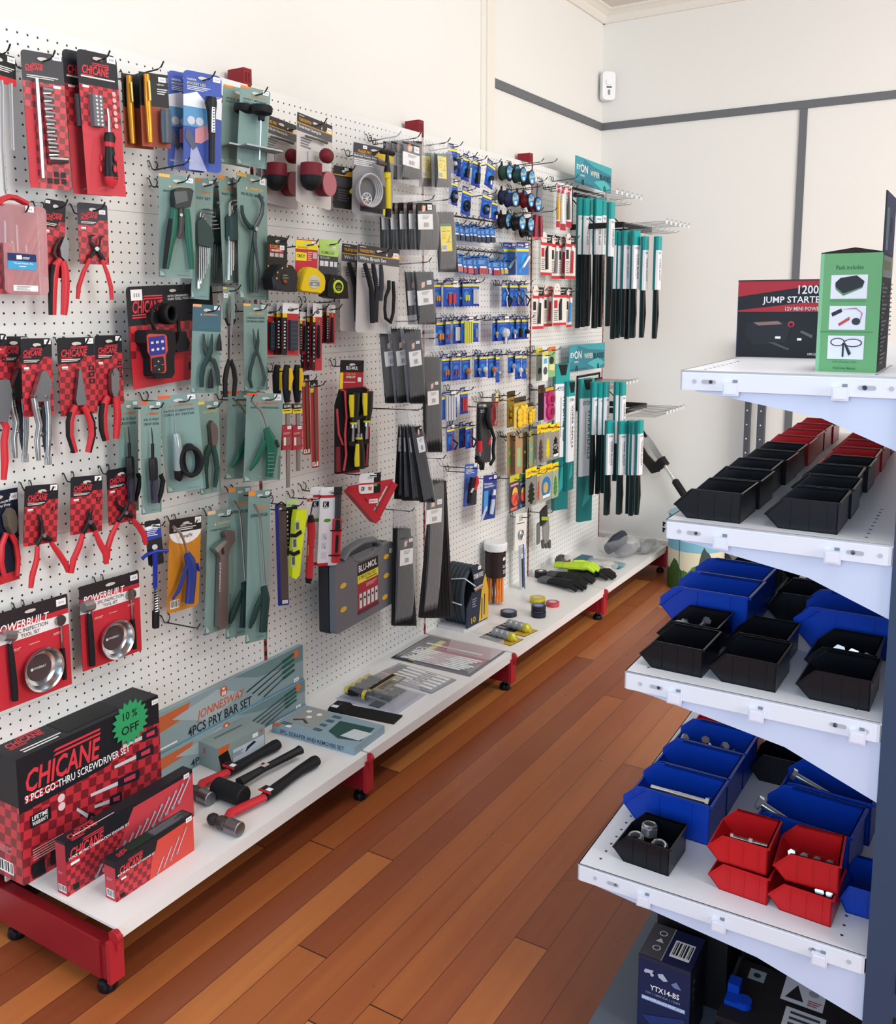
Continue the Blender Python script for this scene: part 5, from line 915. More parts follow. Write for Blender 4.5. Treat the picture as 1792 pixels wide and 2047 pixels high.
# top loose group
for a in ((Q_, 285, 205, 440, 690, 'coil', 'c8ccd0', 'blue card with round fitting beside the second top tie bag', .1, 240, 287),
          (Q_, 430, 370, 512, 745, 'bulb', '8a90a8', 'narrow blue switch card half hidden, first on top row', .05, 400, 425),
          (Q_, 545, 370, 675, 790, 'plug', '1c1c20', 'tilted blue plug card, left of three leaning top ones', .09, 430, 475),
          (Q_, 700, 410, 835, 890, 'plug', '1c1c20', 'tilted blue plug card, middle of three leaning top ones', .09, 475, 655),
          (Q_, 940, 455, 1062, 880, 'bulb', '1c1c20', 'tilted blue lamp card, right of three leaning top ones', .1, 560, 860),
          (Q_, 312, 770, 450, 1200, 'coil', '8a90a8', 'blue card with black ring, left end of second row', .1, 820, 298),
          (Q_, 530, 900, 680, 1350, 'coil', '1c1c20', 'blue clear blister with round black button, second row centre', .09, 960, 480),
          (Q_, 862, 970, 1008, 1400, 'coil', '8a90a8', 'wide blue card with dark disc left of the reels', .09, 1030, 792),
          (Q_, 1005, 1120, 1100, 1450, 'bulb', '1c1c20', 'small blue blister below the wide dark disc card', .06, 1150, 985)):
    bluepack(a[0], a[1], a[2], a[3], a[4], a[5], a[6], a[7], a[8], a[9], a[10])
row(R_, 'upper left fuse row', [(48, 180, 650, 1085, 'fuse', 'd88a2c'), (215, 465, 650, 1085, 'fuse', 'b8323a'), (468, 524, 650, 1085, 'fuse', 'c8ccd0'), (526, 660, 640, 1080, 'fuse', 'c8cc40'), (662, 796, 640, 1078, 'tubes', 'c8ccd0')])
row(R_, 'upper right clip row', [(1168, 1292, 665, 1080, 'wire', 'c8ccd0'), (1296, 1366, 668, 1075, 'wire', '6a3a78'), (1368, 1458, 670, 1075, 'wire', '8a90a8'), (1470, 1576, 665, 1075, 'wire', 'c0a060')])
row(R_, 'lower left fuse row', [(90, 248, 1265, 1720, 'fuse', 'd88a2c'), (250, 330, 1255, 1700, 'fuse', 'b8323a'), (370, 500, 1250, 1690, 'tubes', 'c8ccd0'), (502, 708, 1245, 1680, 'tubes', 'c8cc40'), (710, 786, 1245, 1660, 'tubes', '8a90a8')])
row(R_, 'lower right lamp row', [(1015, 1092, 1245, 1650, 'bulb', 'c0a060'), (1094, 1290, 1240, 1645, 'bulb', 'c8ccd0'), (1292, 1400, 1240, 1620, 'bulb', '8a90a8'), (1402, 1500, 1235, 1618, 'plug', '1c1c20'), (1502, 1600, 1235, 1612, 'bulb', '1c1c20')])
row(S_, 'three neat cards above a seam', [(190, 333, 148, 595, 'fuse', 'b06a50'), (352, 492, 140, 580, 'fuse', '6a3a78'), (510, 650, 135, 570, 'bulb', 'b06a50')])
row(S_, 'crowded middle bulb group', [(720, 800, 130, 530, 'bulb', '8a90a8'), (802, 920, 130, 530, 'bulb', 'c8ccd0'), (940, 1068, 110, 540, 'bulb', 'b06a50'), (1070, 1130, 105, 610, 'bulb', 'c8ccd0')], .08)
row(S_, 'bulb trio by third upright', [(1268, 1382, 110, 460, 'bulb', '8a90a8'), (1384, 1490, 100, 560, 'bulb', 'c8ccd0'), (1500, 1570, 105, 550, 'bulb', 'c0a060')], .08)
bluepack(S_, 185, 775, 432, 1220, 'tubes', 'c8ccd0', 'wide blue card of glass fuses below the neat trio', .07); bluepack(S_, 487, 695, 612, 1130, 'tubes', 'b8323a', 'narrow blue card of red fuses right of the wide one', .08)
bluepack(S_, 270, 1310, 395, 1730, 'wire', 'b8323a', 'blue card with red wire lead, left of lowest fuse trio', .09)
bluepack(S_, 470, 1260, 572, 1680, 'wire', 'b8323a', 'blue card with red wire lead, middle of lowest trio', .06); bluepack(S_, 576, 1270, 702, 1690, 'wire', 'b8323a', 'blue card with red wire lead, right of lowest trio', .09)
# clear bags of connectors on a scanning rail
def conbag(f, x0, x1, y0, y1, col, lab):
    it = Item('connector_bag', lab, 'connector', f, (x0, y0), (x1, None), (x0, y1), .07, 'clear bags of crimp connectors', yaw=0)
    it.card('2a68b8', [('T', .12, .1, .06, 'LUCAR', 'c', .6), ('F', .15, .26, .7, .22, 4, '9cc4e8'), ('S', .3, .56, .6)], .001, hole=False)
    it.e.children[-1].data.transform(Matrix.Translation((0, 0, 0)))
    m = MB(); a, b = -it.w * .4, it.w * .4
    for i in range(4): m.tube([(.004, a + (b - a) * (i + .5) / 4, -it.h * .66), (.005, a + (b - a) * (i + .5) / 4, -it.h * .97)], it.w * .09, mat(col, .35), 6)
    it.part('connectors', m)
    m = MB(); m.box((-.001, -it.w / 2 - .001, -it.h * 1.06), (.009, it.w / 2 + .001, it.h * .12), CLR); it.part('bag', m, smooth=False)
for i, (x0, x1, y0, y1) in enumerate(((362, 472, 1510, 1790), (478, 545, 1540, 1800), (560, 636, 1545, 1810), (640, 690, 1520, 1820), (692, 760, 1535, 1815), (762, 822, 1570, 1830), (824, 890, 1570, 1830), (892, 968, 1545, 1840), (970, 1058, 1565, 1830))):
    conbag(Q_, x0, x1, y0, y1, '20242c', 'clear bag of dark connectors, %s along the upper rail' % ORD[i])
for i, (x0, x1, y0, y1, c) in enumerate(((412, 525, 215, 520, 'c08080'), (528, 588, 270, 530, 'b04048'), (590, 698, 250, 550, 'c05058'), (700, 756, 250, 570, '7a1c28'), (758, 934, 240, 560, 'a83440'), (936, 992, 320, 550, 'c89090'), (998, 1138, 305, 575, '9c2830'), (1140, 1188, 315, 560, 'c8a838'), (1190, 1260, 325, 550, 'c8b050'))):
    conbag(R_, x0, x1, y0, y1, c, 'clear bag of coloured connectors, %s along the lower rail' % ORD[i])
for f, xa, ya, xb, yb, nm in ((Q_, 355, 1400, 1080, 1480, 'upper'), (R_, 400, 150, 1220, 240, 'lower')):
    a, b = fr(f, (xa, ya)), fr(f, (xb, yb)); A, B = hx(a[0], a[1], BX + .06), hx(b[0], b[1], BX + .06); m = MB(); m.tube([A, (B.x, B.y, A.z)], .0022, DST, 6)
    t = empty('hook_rail', (BX, A.y, A.z)); tag(t, 'thin dark %s rail carrying the clear connector bags' % nm, 'rail'); m.v = [tuple(Vector(v) - t.location) for v in m.v]; m.build('rail', t)
    m = MB()
    for k in range(9): y = (B.y - A.y) * k / 8; m.tube([(-.002, y, .02), (.012, y, .012), (.06, y, 0), (.075, y, .0), (.08, y, .012)], .0014, DST, 5)
    m.build('rail_hooks', t)['kind'] = 'stuff'
# pen style tester
it = Item('leak_pen_blister', 'blue blister holding a slim white test pen', 'test pen', R_, (1405, 30), (1605, 50), (1430, 570), .1, 'blue test pen blisters')
it.card('3c78c8', [('R', 0, 0, 1, .13, '2a3488'), ('R', 0, .2, 1, .28, 'e8dc50'), ('P', [(.2, .9), (.5, .35), (.8, .35), (.35, .95)], '2aa0e8'), ('S', .7, .03, .24), ('T', .1, .06, .05, 'NARVA', 'w', .4)], .004)
it.tube('pen', [(1515, 445), (1620, 270)], 22, mat('e6e8ea', .3), .016); it.shell([(1480, 230), (1640, 220), (1600, 460), (1480, 500)], .026); dup(it.e, (-.05, -.02, .0), 'rear blue test pen blister in shade behind the first'); 
# cable reels
def reel(x, y, col, lab, f=Q_, off=.08, r=16.):
    a = fr(f, (x, y)); c = hx(a[0], a[1], BX + off); t = empty('cable_reel', c); tag(t, lab, 'cable reel', 'reels of coloured cable'); R0 = .031
    m = MB(); ax = Vector((1, 0, 0)); m.lathe((-.02, 0, 0), ax, [(.0115, 0), (.0115, .036)], KG, 12)
    m.lathe((-.022, 0, 0), ax, [(0, 0), (R0, 0), (R0, .003), (.012, .003)], KG, 20); m.lathe((.014, 0, 0), ax, [(.012, 0), (R0, 0), (R0, .003), (0, .003)], KG, 20); m.prism([(-.008, R0 - .002), (.008, R0 - .002), (.005, R0 + .014), (-.005, R0 + .014)], -.022, -.019, KG); m.build('spool', t)
    m = MB(); m.lathe((-.019, 0, 0), ax, [(.012, 0)] + [(R0 * .84 + .0012 * (i % 2), i * .003) for i in range(12)] + [(.012, .033)], mat(col, .4), 20); m.build('cable', t)
    m = MB(); F = ((.0172, -R0, R0), (0, 1, 0), (0, 0, -1), (1, 0, 0), 2 * R0, 2 * R0); draw(m, F, [('E', .5, .5, .42, '3f90d0'), ('P', [(.1, .4), (.88, .2), (.92, .45), (.12, .6)], '9ab8c0'), ('F', .25, .3, .5, .12, 3, '2c3848'), ('S', .36, .64, .3)]); m.build('label', t, smooth=False)
for x, y, col, lab, o_ in ((1240, 690, '1f4a3c', 'green cable reel, first in the top reel row', .05), (1365, 700, '1f4a3c', 'green cable reel, second in the top reel row', .06), (1462, 735, '1f4a3c', 'green cable reel, third in the top reel row', .09), (1600, 780, '1f4a3c', 'green cable reel, last in the top reel row', .1),
                         (1235, 1090, '2a3058', 'navy cable reel, first in the middle reel row', .05), (1330, 1130, '2a3058', 'navy cable reel, second in the middle reel row', .09), (1490, 1120, '7a1420', 'dark red cable reel, first of three in the middle row', .05), (1590, 1150, '7a1420', 'dark red cable reel, second of three in the middle row', .09), (1705, 1215, '7a1420', 'dark red cable reel, third of three in the middle row', .1),
                         (1225, 1480, '141517', 'black cable reel, first in the bottom reel row', .05), (1335, 1490, '141517', 'black cable reel, second in the bottom reel row', .06), (1445, 1515, '141517', 'black cable reel, third in the bottom reel row', .1), (1585, 1540, '141517', 'black cable reel, fourth in the bottom reel row', .1), (1570, 1630, '141517', 'black cable reel lowest of all, beneath the fourth', .05)):
    reel(x, y, col, lab, Q_, o_)
for y, nm in ((575, 'top'), (965, 'middle'), (1355, 'bottom')):
    for x, s_ in ((1270, 'left'), (1500, 'right')): a = fr(Q_, (x, y)); p = hx(a[0], a[1], BX); hook(p.y, p.z, .12, 'peg hook in the %s reel row, %s end' % (nm, s_))
# dark tester blisters
it = Item('jumper_tester_blister', 'tall dark blister of battery tester with red clips below the fuse cards', 'tester', T_, (430, 150), (610, 130), (400, 870), .1)
it.card('3c3c40', [('R', 0, 0, 1, .1, '2a2a2e'), ('T', .1, .03, .02, 'TESTER', 'c', .5), ('F', .15, .12, .6, .05, 3, 'c')], .004); it.tube('handle', [(455, 200), (455, 440), (460, 590)], [20, 24, 24], KG, .02); it.tube('red_collar', [(462, 590), (465, 720)], [32, 32], RC, .022, 1, 12); it.tube('probe', [(465, 720), (465, 770)], [14, 14], ZN, .022); it.tube('lower_grip', [(430, 790), (490, 860), (490, 930)], [30, 36, 28], KR, .02)
it.tube('lead', [(560, 280), (600, 450), (635, 560), (620, 700), (630, 800), (590, 870)], 20, KR, .018); it.tube('red_clip', [(590, 560), (570, 640)], [18, 14], RC, .03); it.tube('black_body', [(560, 210), (550, 330), (580, 440)], [36, 40, 34], KG, .02)
it.shell([(430, 190), (620, 180), (650, 560), (620, 880), (440, 930), (400, 700)], .034)
it = Item('strap_blister', 'red and grey strap blister just right of the tall dark tester', 'strap', S_, (1005, 790), (1110, 790), (1000, 1330), .07); it.card('b04048', [('R', 0, 0, .6, .22, '5a5a58'), ('R', .6, 0, 1, .25, 'e0d080'), ('R', 0, .25, .5, 1, 'a02c34')], .004); it.tube('strap_loop', [(1075, 990), (1080, 1200), (1050, 1290)], 20, mat('8a7a78', .4), .01)
it = Item('clamp_blister', 'clear blue blister with red and black battery clamps', 'battery clamps', T_, (290, 870), (440, 850), (268, 1365), .14)
it.card('3a5cb0', [('T', .1, .05, .04, 'MATSON', 'w', .5), ('F', .1, .12, .7, .12, 4, 'c'), ('S', .7, .0, .24), ('R', .3, .45, 1, 1, '2c2c34')], .004); it.tube('black_clamp', [(380, 1020), (370, 1120), (350, 1200), (340, 1320)], [30, 34, 26, 30], KR, .024); it.tube('red_clamp', [(430, 1010), (430, 1080), (400, 1170)], [20, 30, 20], RC, .03); it.tube('chrome_jaw', [(385, 1150), (360, 1200)], [16, 14], CHROME, .034); it.shell([(320, 980), (440, 990), (430, 1200), (400, 1340), (300, 1340)], .04)
it = Item('sealant_card', 'tilted blue sealant card with white tube', 'sealant', T_, (508, 1000), (665, 972), (470, 1525), .1)
it.card('24408c', [('R', 0, 0, 1, .14, '2a2c88'), ('T', .08, .17, .05, 'Permatex', 'w', .6), ('F', .08, .24, .8, .05, 2, 'c'), ('P', [(.1, .35), (.4, .35), (.4, .8), (.1, .85)], '4a98d8'), ('P', [(.0, .9), (.3, .68), (.4, .72), (.1, 1), (0, 1)], 'c0c8d4'), ('S', .76, .02, .2)], .004)
it.tube('tube', [(625, 1220), (620, 1320), (600, 1450)], [34, 38, 36], mat('b8c4d8', .35), .012, .6); it.tube('tube_band', [(622, 1225), (620, 1270)], [37, 38], mat('2c3c90', .4), .012, .62); it.tube('cap', [(638, 1160), (630, 1225)], [16, 22], WM, .012)
# red solder iron card, syringe packs, JB style adhesive cards
it = Item('crimp_tool_card', 'grey card with dark red handled crimp tool by the reels', 'crimping tool', U_, (145, 275), (245, 310), (125, 950), .1)
it.card('77767c', [('F', .1, .03, .7, .07, 4, 'p'), ('P', [(.35, .1), (.5, .12), (.4, .5), (.3, .5)], '2c2c30'), ('R', 0, .94, 1, 1, 'c06068'), ('S', .02, .0, .3)], .004); it.tube('handle', [(175, 700), (165, 850), (165, 930)], [28, 30, 26], mat('8a1c30', .4), .01); it.tube('handle', [(220, 710), (225, 850), (225, 935)], [22, 24, 22], mat('8a1c30', .4), .014)
def adh(x0, x1, y0, y1, kind, lab, off=.08, top='k'):
    it = Item('adhesive_card', lab, 'adhesive', U_, (x0, y0), (x1, None), (x0 - 8, y1), off, 'red and white adhesive cards', yaw=0)
    it.card('p', [('R', 0, 0, 1, .2, top), ('E', .28, .11, .26, 'e8e0d8'), ('T', .1, .07, .06, 'J-B', 'c83038', .36), ('F', .55, .06, .35, .1, 3, 'p'), ('R', 0, .2, 1, .27, 'c83038'), ('R', 0, .93, 1, 1, 'c83038'), ('R', .05, .34, .3, .55, '2c2c2e' if kind != 'syr' else 'c83038'), ('F', .05, .6, .3, .3, 6, '8a8084')], .003)
    a, b = x0 + (x1 - x0) * .62, x0 + (x1 - x0) * .55; y = y0 + (y1 - y0) * .3
    if kind == 'syr': it.tube('syringe', [(a, y), (b, y + 60), (b, y1 - 60)], [8, 16, 16], KG, .008)
    else: it.tube('tube', [(a + 10, y + 30), (a, y1 - 60)], [20, 26], mat({'grey': '7a7c80', 'red': 'c82838', 'blue': '4a90d0', 'black': '222226', 'clear': 'b02c3c'}[kind], .4), .01, .5); it.tube('cap', [(a + 12, y - 20), (a + 10, y + 35)], [14, 16], WM, .01)
adh(225, 345, 900, 1345, 'syr', 'adhesive card with black syringe, first in upper adhesive row', .1); adh(340, 420, 915, 1385, 'grey', 'adhesive card with grey tube, second in upper adhesive row', .07); adh(420, 490, 930, 1385, 'clear', 'shaded adhesive card, third in upper adhesive row', .06, '6a1420'); adh(492, 600, 910, 1385, 'red', 'adhesive card with red tube, last in upper adhesive row', .09)
adh(135, 255, 1475, 1930, 'black', 'adhesive card with black tube, first in lower adhesive row', .09); adh(258, 352, 1465, 1900, 'clear', 'adhesive card with red bottle, second in lower adhesive row', .06, 'c83038'); adh(360, 500, 1475, 1890, 'syr', 'wide adhesive card, third in lower adhesive row', .1); adh(502, 560, 1480, 1910, 'blue', 'adhesive card with blue tube, last in lower adhesive row', .07)
for x0, x1, y0, y1, c, lab in ((392, 432, 340, 830, 'd8a830', 'slim glue syringe blister with amber barrel above adhesive rows'), (435, 495, 350, 860, 'e4e0dc', 'slim glue syringe blister with white barrel, middle one'), (500, 560, 370, 830, '4a4038', 'slim glue syringe blister with dark tube, right one')):
    it = Item('glue_syringe_blister', lab, 'glue', U_, (x0, y0), (x1, None), (x0 - 6, y1), .1, 'slim glue syringe blisters', yaw=0); it.card('c', [('R', 0, .86, 1, 1, 'b02c38'), ('R', .2, .05, .8, .14, 'c03a44'), ('F', .1, .2, .4, .5, 8, 'a')], .003)
    it.tube('barrel', [(x0 + 28, y0 + 120), (x0 + 25, y0 + 230), (x0 + 25, y1 - 80)], [8, 18, 18], mat(c, .35), .012); it.tube('plunger', [(x0 + 28, y0 + 80), (x0 + 28, y0 + 120)], [14, 12], RC, .012)
# air fresheners
def fresh(f, x0, x1, y0, y1, lab, col, ops, off=.08, mesh=None, nm='air_freshener_card', grp='hanging air fresheners'):
    it = Item(nm, lab, 'air freshener', f, (x0, y0), (x1, None), (x0, y1), off, grp, yaw=0); it.card(col, ops, .003, hole=False)
    if mesh: mesh(it)
    return it
def ducks(it):
    m = MB()
    for v in (.45, .62, .8):
        for u in (-.15, .2): m.ball((.01, u * it.w, -v * it.h + u * .02), (.008, it.w * .17, it.w * .17), mat('e8c428', .4), 8); m.ball((.014, u * it.w + it.w * .1, -v * it.h + it.w * .16), (.006, it.w * .1, it.w * .1), mat('e0a030' if v > .5 else 'e8d040', .4), 8)
    it.part('scented_ducks', m)['kind'] = 'stuff'
for i, (x0, x1, y0, y1) in enumerate(((1252, 1382, 760, 1350), (1365, 1560, 860, 1390), (1565, 1680, 950, 1310))):
    fresh(S_, x0, x1, y0, y1, 'yellow black air freshener with little ducks, %s of three' % ORD[i], 'c8a038', [('R', 0, 0, 1, .17, '3a3420'), ('R', .05, .3, .95, .95, 'd8c878'), ('E', .5, .7, .3, 'e0602c', .1)], (.07, .11, .09)[i], ducks)
def vent(it):
    m = MB()
    for v in (.35, .72): m.lathe((.002, it.w * .02, -v * it.h), (1, 0, 0), [(it.w * .36, 0), (it.w * .36, .008), (it.w * .3, .012), (0, .012)], mat('b0205c', .35), 16); m.cyl((.012, it.w * .02, -v * it.h), (1, 0, 0), it.w * .14, .006, '7a1444', 12)
    it.part('vent_discs', m)
f2 = (1040, 670, 4.652)
fresh(f2, 225, 320, 490, 810, 'pink air freshener with two magenta vent discs', 'c878a8', [('R', 0, 0, 1, .15, '2c2620'), ('R', .1, .02, .9, .12, 'c8b040'), ('R', 0, .15, 1, .25, 'b03878')], .1, vent); fresh(f2, 168, 228, 470, 800, 'dark purple rear air freshener beside the pink vent one', '4a2038', [('R', 0, .1, 1, .22, '8a7a30')], .06)
fresh(f2, 150, 205, 120, 430, 'air freshener card with dark oval, left of the green one', 'a8b4a8', [('R', 0, 0, 1, .2, 'e0c830'), ('E', .6, .7, .3, '2c3438', .1)], .06); fresh(f2, 208, 262, 160, 430, 'white air freshener card with blue figure and grey oval', 'e8e8e4', [('R', 0, 0, 1, .15, 'd8d040'), ('R', .2, .22, .8, .4, '5ab0d8'), ('E', .5, .65, .35, '4a5450', .14)], .1); fresh(f2, 262, 330, 110, 395, 'green air freshener card with black knob under orange top', '8ab878', [('R', 0, 0, 1, .16, 'd8742c'), ('P', [(.2, .55), (.9, .6), (.8, .8), (.1, .75)], 'e0d8a0'), ('E', .45, .45, .32, '24241c', .13)], .1)
for i, (x0, x1, y0, y1) in enumerate(((782, 855, 500, 1000), (842, 882, 540, 990), (882, 965, 520, 1000), (968, 1020, 500, 960), (1042, 1100, 480, 920))):
    fresh(T_, x0, x1, y0, y1, 'tan incense style card with green print, %s from left' % ORD[i], ('a8895c', '8a6c4c', 'b08e66', '4a4228', 'a0a060')[i], [('R', .2, .35, .7, .8, ('6a9a4c', '7a5a3c', '8ac090', '3a3420', '6ab0a8')[i]), ('E', .45, .5, .15, 'd8a060'), ('E', .5, .08, .1, '5a4c2c')], (.06, .05, .09, .05, .07)[i], nm='incense_card', grp='tan incense cards')
def tree(col, label=0):
    def fn(it):
        pts = [(.08, .97), (.38, .97), (.38, .9), (.14, .84), (.3, .74), (.12, .68), (.32, .56), (.16, .5), (.36, .4), (.24, .36), (.5, .2)]
        P2 = pts + [(1 - x, y) for x, y in pts[::-1][1:]]
        m = MB(); m.prism([((x - .5) * it.w * .86, -(.22 + y * .74) * it.h) for x, y in P2], .0016, .0026, mat(col, .6)); it.part('tree_cutout', m, smooth=False)
        m = MB(); m.box((-.0005, -it.w / 2, -it.h), (.005, it.w / 2, -.24 * it.h), CLR); it.part('wrapper', m, smooth=False)
    return fn
TY = [('R', 0, 0, 1, .22, 'f0dc20'), ('T', .08, .06, .1, 'Little Trees', 'd83020', .84)]
for x0, x1, y0, y1, c, lab, bg in ((1135, 1218, 410, 880, '4a3a3a', 'hanging tree air freshener, brown, left of upper trio', '8a8478'), (1218, 1300, 400, 840, 'd8c828', 'hanging tree air freshener, yellow, middle of upper trio', '9a9488'), (1300, 1400, 400, 820, '16161a', 'hanging tree air freshener, black ice tree at right of trio', '9a9488'),
                            (1000, 1130, 930, 1385, '1c2418', 'dark green red tree air freshener in lower row', '8a8880'), (1132, 1166, 930, 1310, 'c84030', 'sliver of red tree freshener between dark and blue ones', 'a89080'), (1168, 1310, 900, 1325, '4aa0d0', 'hanging blue freshener with palm disc in lower row', 'a8a898'), (1312, 1385, 860, 1270, '4a8a40', 'hanging green leafy freshener at end of lower row', 'a8b498')):
    it = fresh(T_, x0, x1, y0, y1, lab, bg, TY, .09, tree(c), 'tree_air_freshener', 'tree shaped air fresheners')
    if c == '16161a': m = MB(); draw(m, ((.0028, -it.w / 2, 0), (0, 1, 0), (0, 0, -1), (1, 0, 0), it.w, it.h), [('T', .3, .58, .05, 'BLACK', 'w', .4), ('T', .36, .66, .06, 'ICE', 'w', .28), ('R', .25, .86, .8, .93, 'w')]); it.part('lettering', m, smooth=False)
    if c == '4aa0d0': m = MB(); draw(m, ((.003, -it.w / 2, 0), (0, 1, 0), (0, 0, -1), (1, 0, 0), it.w, it.h), [('E', .5, .6, .36, '2a78b8'), ('E', .45, .62, .2, 'c8a860'), ('R', .2, .82, .8, .9, 'w')]); it.part('printed_disc', m, smooth=False)
def flip(it):
    m = MB()
    for u in (-.05,): m.lathe((.002, u * it.w, -it.h * .66), (1, 0, 0), [(it.w * .33, 0), (it.w * .33, .006), (0, .007)], mat('d8604c', .5), 14)
    m.ball((.004, 0, -it.h * .5), (.004, it.w * .3, it.w * .3), mat('e8b040'), 8); m.tube([(.01, -it.w * .2, -it.h * .75), (.012, 0, -it.h * .55), (.01, it.w * .15, -it.h * .75)], .0022, RC, 6); it.part('sandal_shape', m)
fresh(T_, 812, 925, 1010, 1440, 'coral sandal air freshener on dark card, left of two', '3a3a44', [('R', 0, 0, 1, .18, 'c8c030'), ('R', .1, .24, .9, .3, 'd890b0'), ('R', .1, .88, .8, .96, 'd87060')], .1, flip); fresh(T_, 926, 1004, 1000, 1390, 'coral sandal air freshener on dark card, right of two', '3c4458', [('R', 0, 0, 1, .18, '5a8a40'), ('R', .1, .24, .9, .3, '8098c8'), ('R', .1, .88, .8, .96, '7080c0')], .07, flip)
# lower hanging packs by the third upright
it = Item('clear_hook_pack', 'pale clear pack with coiled hooks low beside third upright', 'hook pack', T_, (885, 1450), (1020, 1440), (878, 1880), .05); it.card('e4e0da', [('R', .1, .26, .8, .28, '2c2c30'), ('P', [(.3, .06), (.6, .04), (.6, .2), (.3, .22)], 'b8b4b0')], .004)
m = MB(); c = it.P(955, 1690, .01); m.tube([(.01, c.y + .013 * math.cos(a * .5236), c.z + .02 * math.sin(a * .5236)) for a in range(13)], .003, ZN, 6); m.ball((.01, c.y, c.z), (.007, .011, .015), ZN, 8); it.part('coiled_wire', m)
it = Item('work_glove_pack', 'folded grey and black work gloves hanging low right of third upright', 'gloves', T_, (1140, 1380), (1305, 1400), (1110, 1850), .1)
it.tube('glove_cuff', [(1210, 1390), (1215, 1540)], [150, 150], mat('302f2c', .8), .01, .16); it.tube('glove_palm', [(1230, 1540), (1240, 1650), (1235, 1780)], [130, 140, 120], mat('8e8e8c', .8), .012, .18, 10); it.tube('rear_glove', [(1150, 1560), (1150, 1790)], [70, 70], mat('6f706e', .8), .006, .2)
for i in range(3): it.tube('finger', [(1200 + 38 * i, 1760), (1205 + 38 * i, 1840)], [30, 26], mat('5a5a58', .8), .014, .7, 8)
it.tube('green_label', [(1190, 1500), (1275, 1500)], [30, 30], mat('a8b848'), .026, .1, 4)
# ================================================================== wiper blade racks
TEAL = mat('249a98', .4); TLD = mat('1d6a6c', .4)
def wsign(f, TL, TR, BL, off, lab):
    it = Item('wiper_rack_sign', lab, 'sign', f, TL, TR, BL, off, hk=False)
    it.card('2d7f92', [('P', [(.2, 0), (1, .0), (1, .3), (.5, .2)], '3fa6ae'), ('P', [(.5, .75), (.8, .55), (1, .8), (.75, 1)], '4cb4b6'), ('P', [(0, .0), (.25, 0), (.1, .6), (0, .7)], '3a95a2'), ('R', 0, .9, .5, 1, '2a6478'), ('T', .04, .3, .17, 'EY', 'w', .1), ('T', .14, .24, .3, 'ON', 'w', .19), ('T', .13, .62, .07, 'CLEAR', 'w', .12), ('T', .4, .36, .2, 'WIPER', 'e4e8d8', .25), ('T', .67, .38, .22, 'BLADES', '0b222c', .3)], .002, hole=False)
    m = MB()
    for u in (-.3, .3): m.tube([(.003, u * it.w - .008, -it.h), (.003, u * it.w - .009, -it.h * .86), (.003, u * it.w, -it.h * .8), (.003, u * it.w + .009, -it.h * .86), (.003, u * it.w + .008, -it.h)], .0016, KG, 6)
    it.part('wire_clip', m); return it
S1_ = wsign(V_, (105, 50), (475, 190), (95, 330), .1, 'upper teal wiper blades sign at the far right of pegboard')
S2_ = wsign(W_, (205, 55), (590, 25), (200, 345), .06, 'lower teal wiper blades sign')
def wrack(f, arm, lab, z0, zt):
    """black wire display rack: frame on the board, arm reaching out and rows of chrome hooks"""
    y0, y1 = arm; t = empty('wiper_blade_rack', (BX, y0, z0)); tag(t, lab, 'rack', 'black wiper blade racks'); h = zt - z0; W = y1 - y0
    m = MB()
    for y in (0, W): m.box((0, y - .005, 0), (.006, y + .005, h), KR); m.box((0, y - .006, -.013), (.26, y + .006, .013), KR); m.tube([(.004, y, h * .7), (.13, y, .0)], .003, KR, 6)
    m.box((.0, 0, h - .01), (.008, W, h), KR); m.box((.012, 0, h - .045), (.02, W, h - .025), KR); m.box((.252, 0, -.01), (.262, W, .012), KR); m.build('frame', t, smooth=False)
    rows = MB()
    for x0, z in ((.02, h - .035), (.26, .004)):
        for k in range(6):
            y = W * (k + .4) / 6.
            for dz, dx in ((0, .2), (-.03, .15)):
                pr = MB() if 0 else rows; pr.tube([(x0, y - .006, z + dz), (x0 + .004, y, z + dz + .002), (x0 + dx - .012, y, z + dz + .004), (x0 + dx, y, z + dz + .012)], .0015, CHROME, 6)
            rows.tube([(x0 + .2, y - .012, z + .014), (x0 + .2, y + .012, z + .014)], .0016, CHROME, 5); rows.box((x0 + .194, y - .008, z - .008), (x0 + .198, y + .008, z + .008), WM)
    rows.build('chrome_hooks', t)['kind'] = 'stuff'; return t
ra = hx(*fr(V_, (60, 790)), BX); rb = hx(1201, 466, BX); rt = hx(*fr(V_, (75, 380)), BX)
wrack(V_, (ra.y, 4.66), 'upper black wiper blade rack with two tiers of chrome hooks', ra.z, rt.z)
la = hx(*fr(W_, (240, 745)), BX); lt = hx(*fr(W_, (205, 400)), BX)
wrack(W_, (la.y + .05, 4.66), 'lower black wiper blade rack with two tiers of chrome hooks', la.z, lt.z)
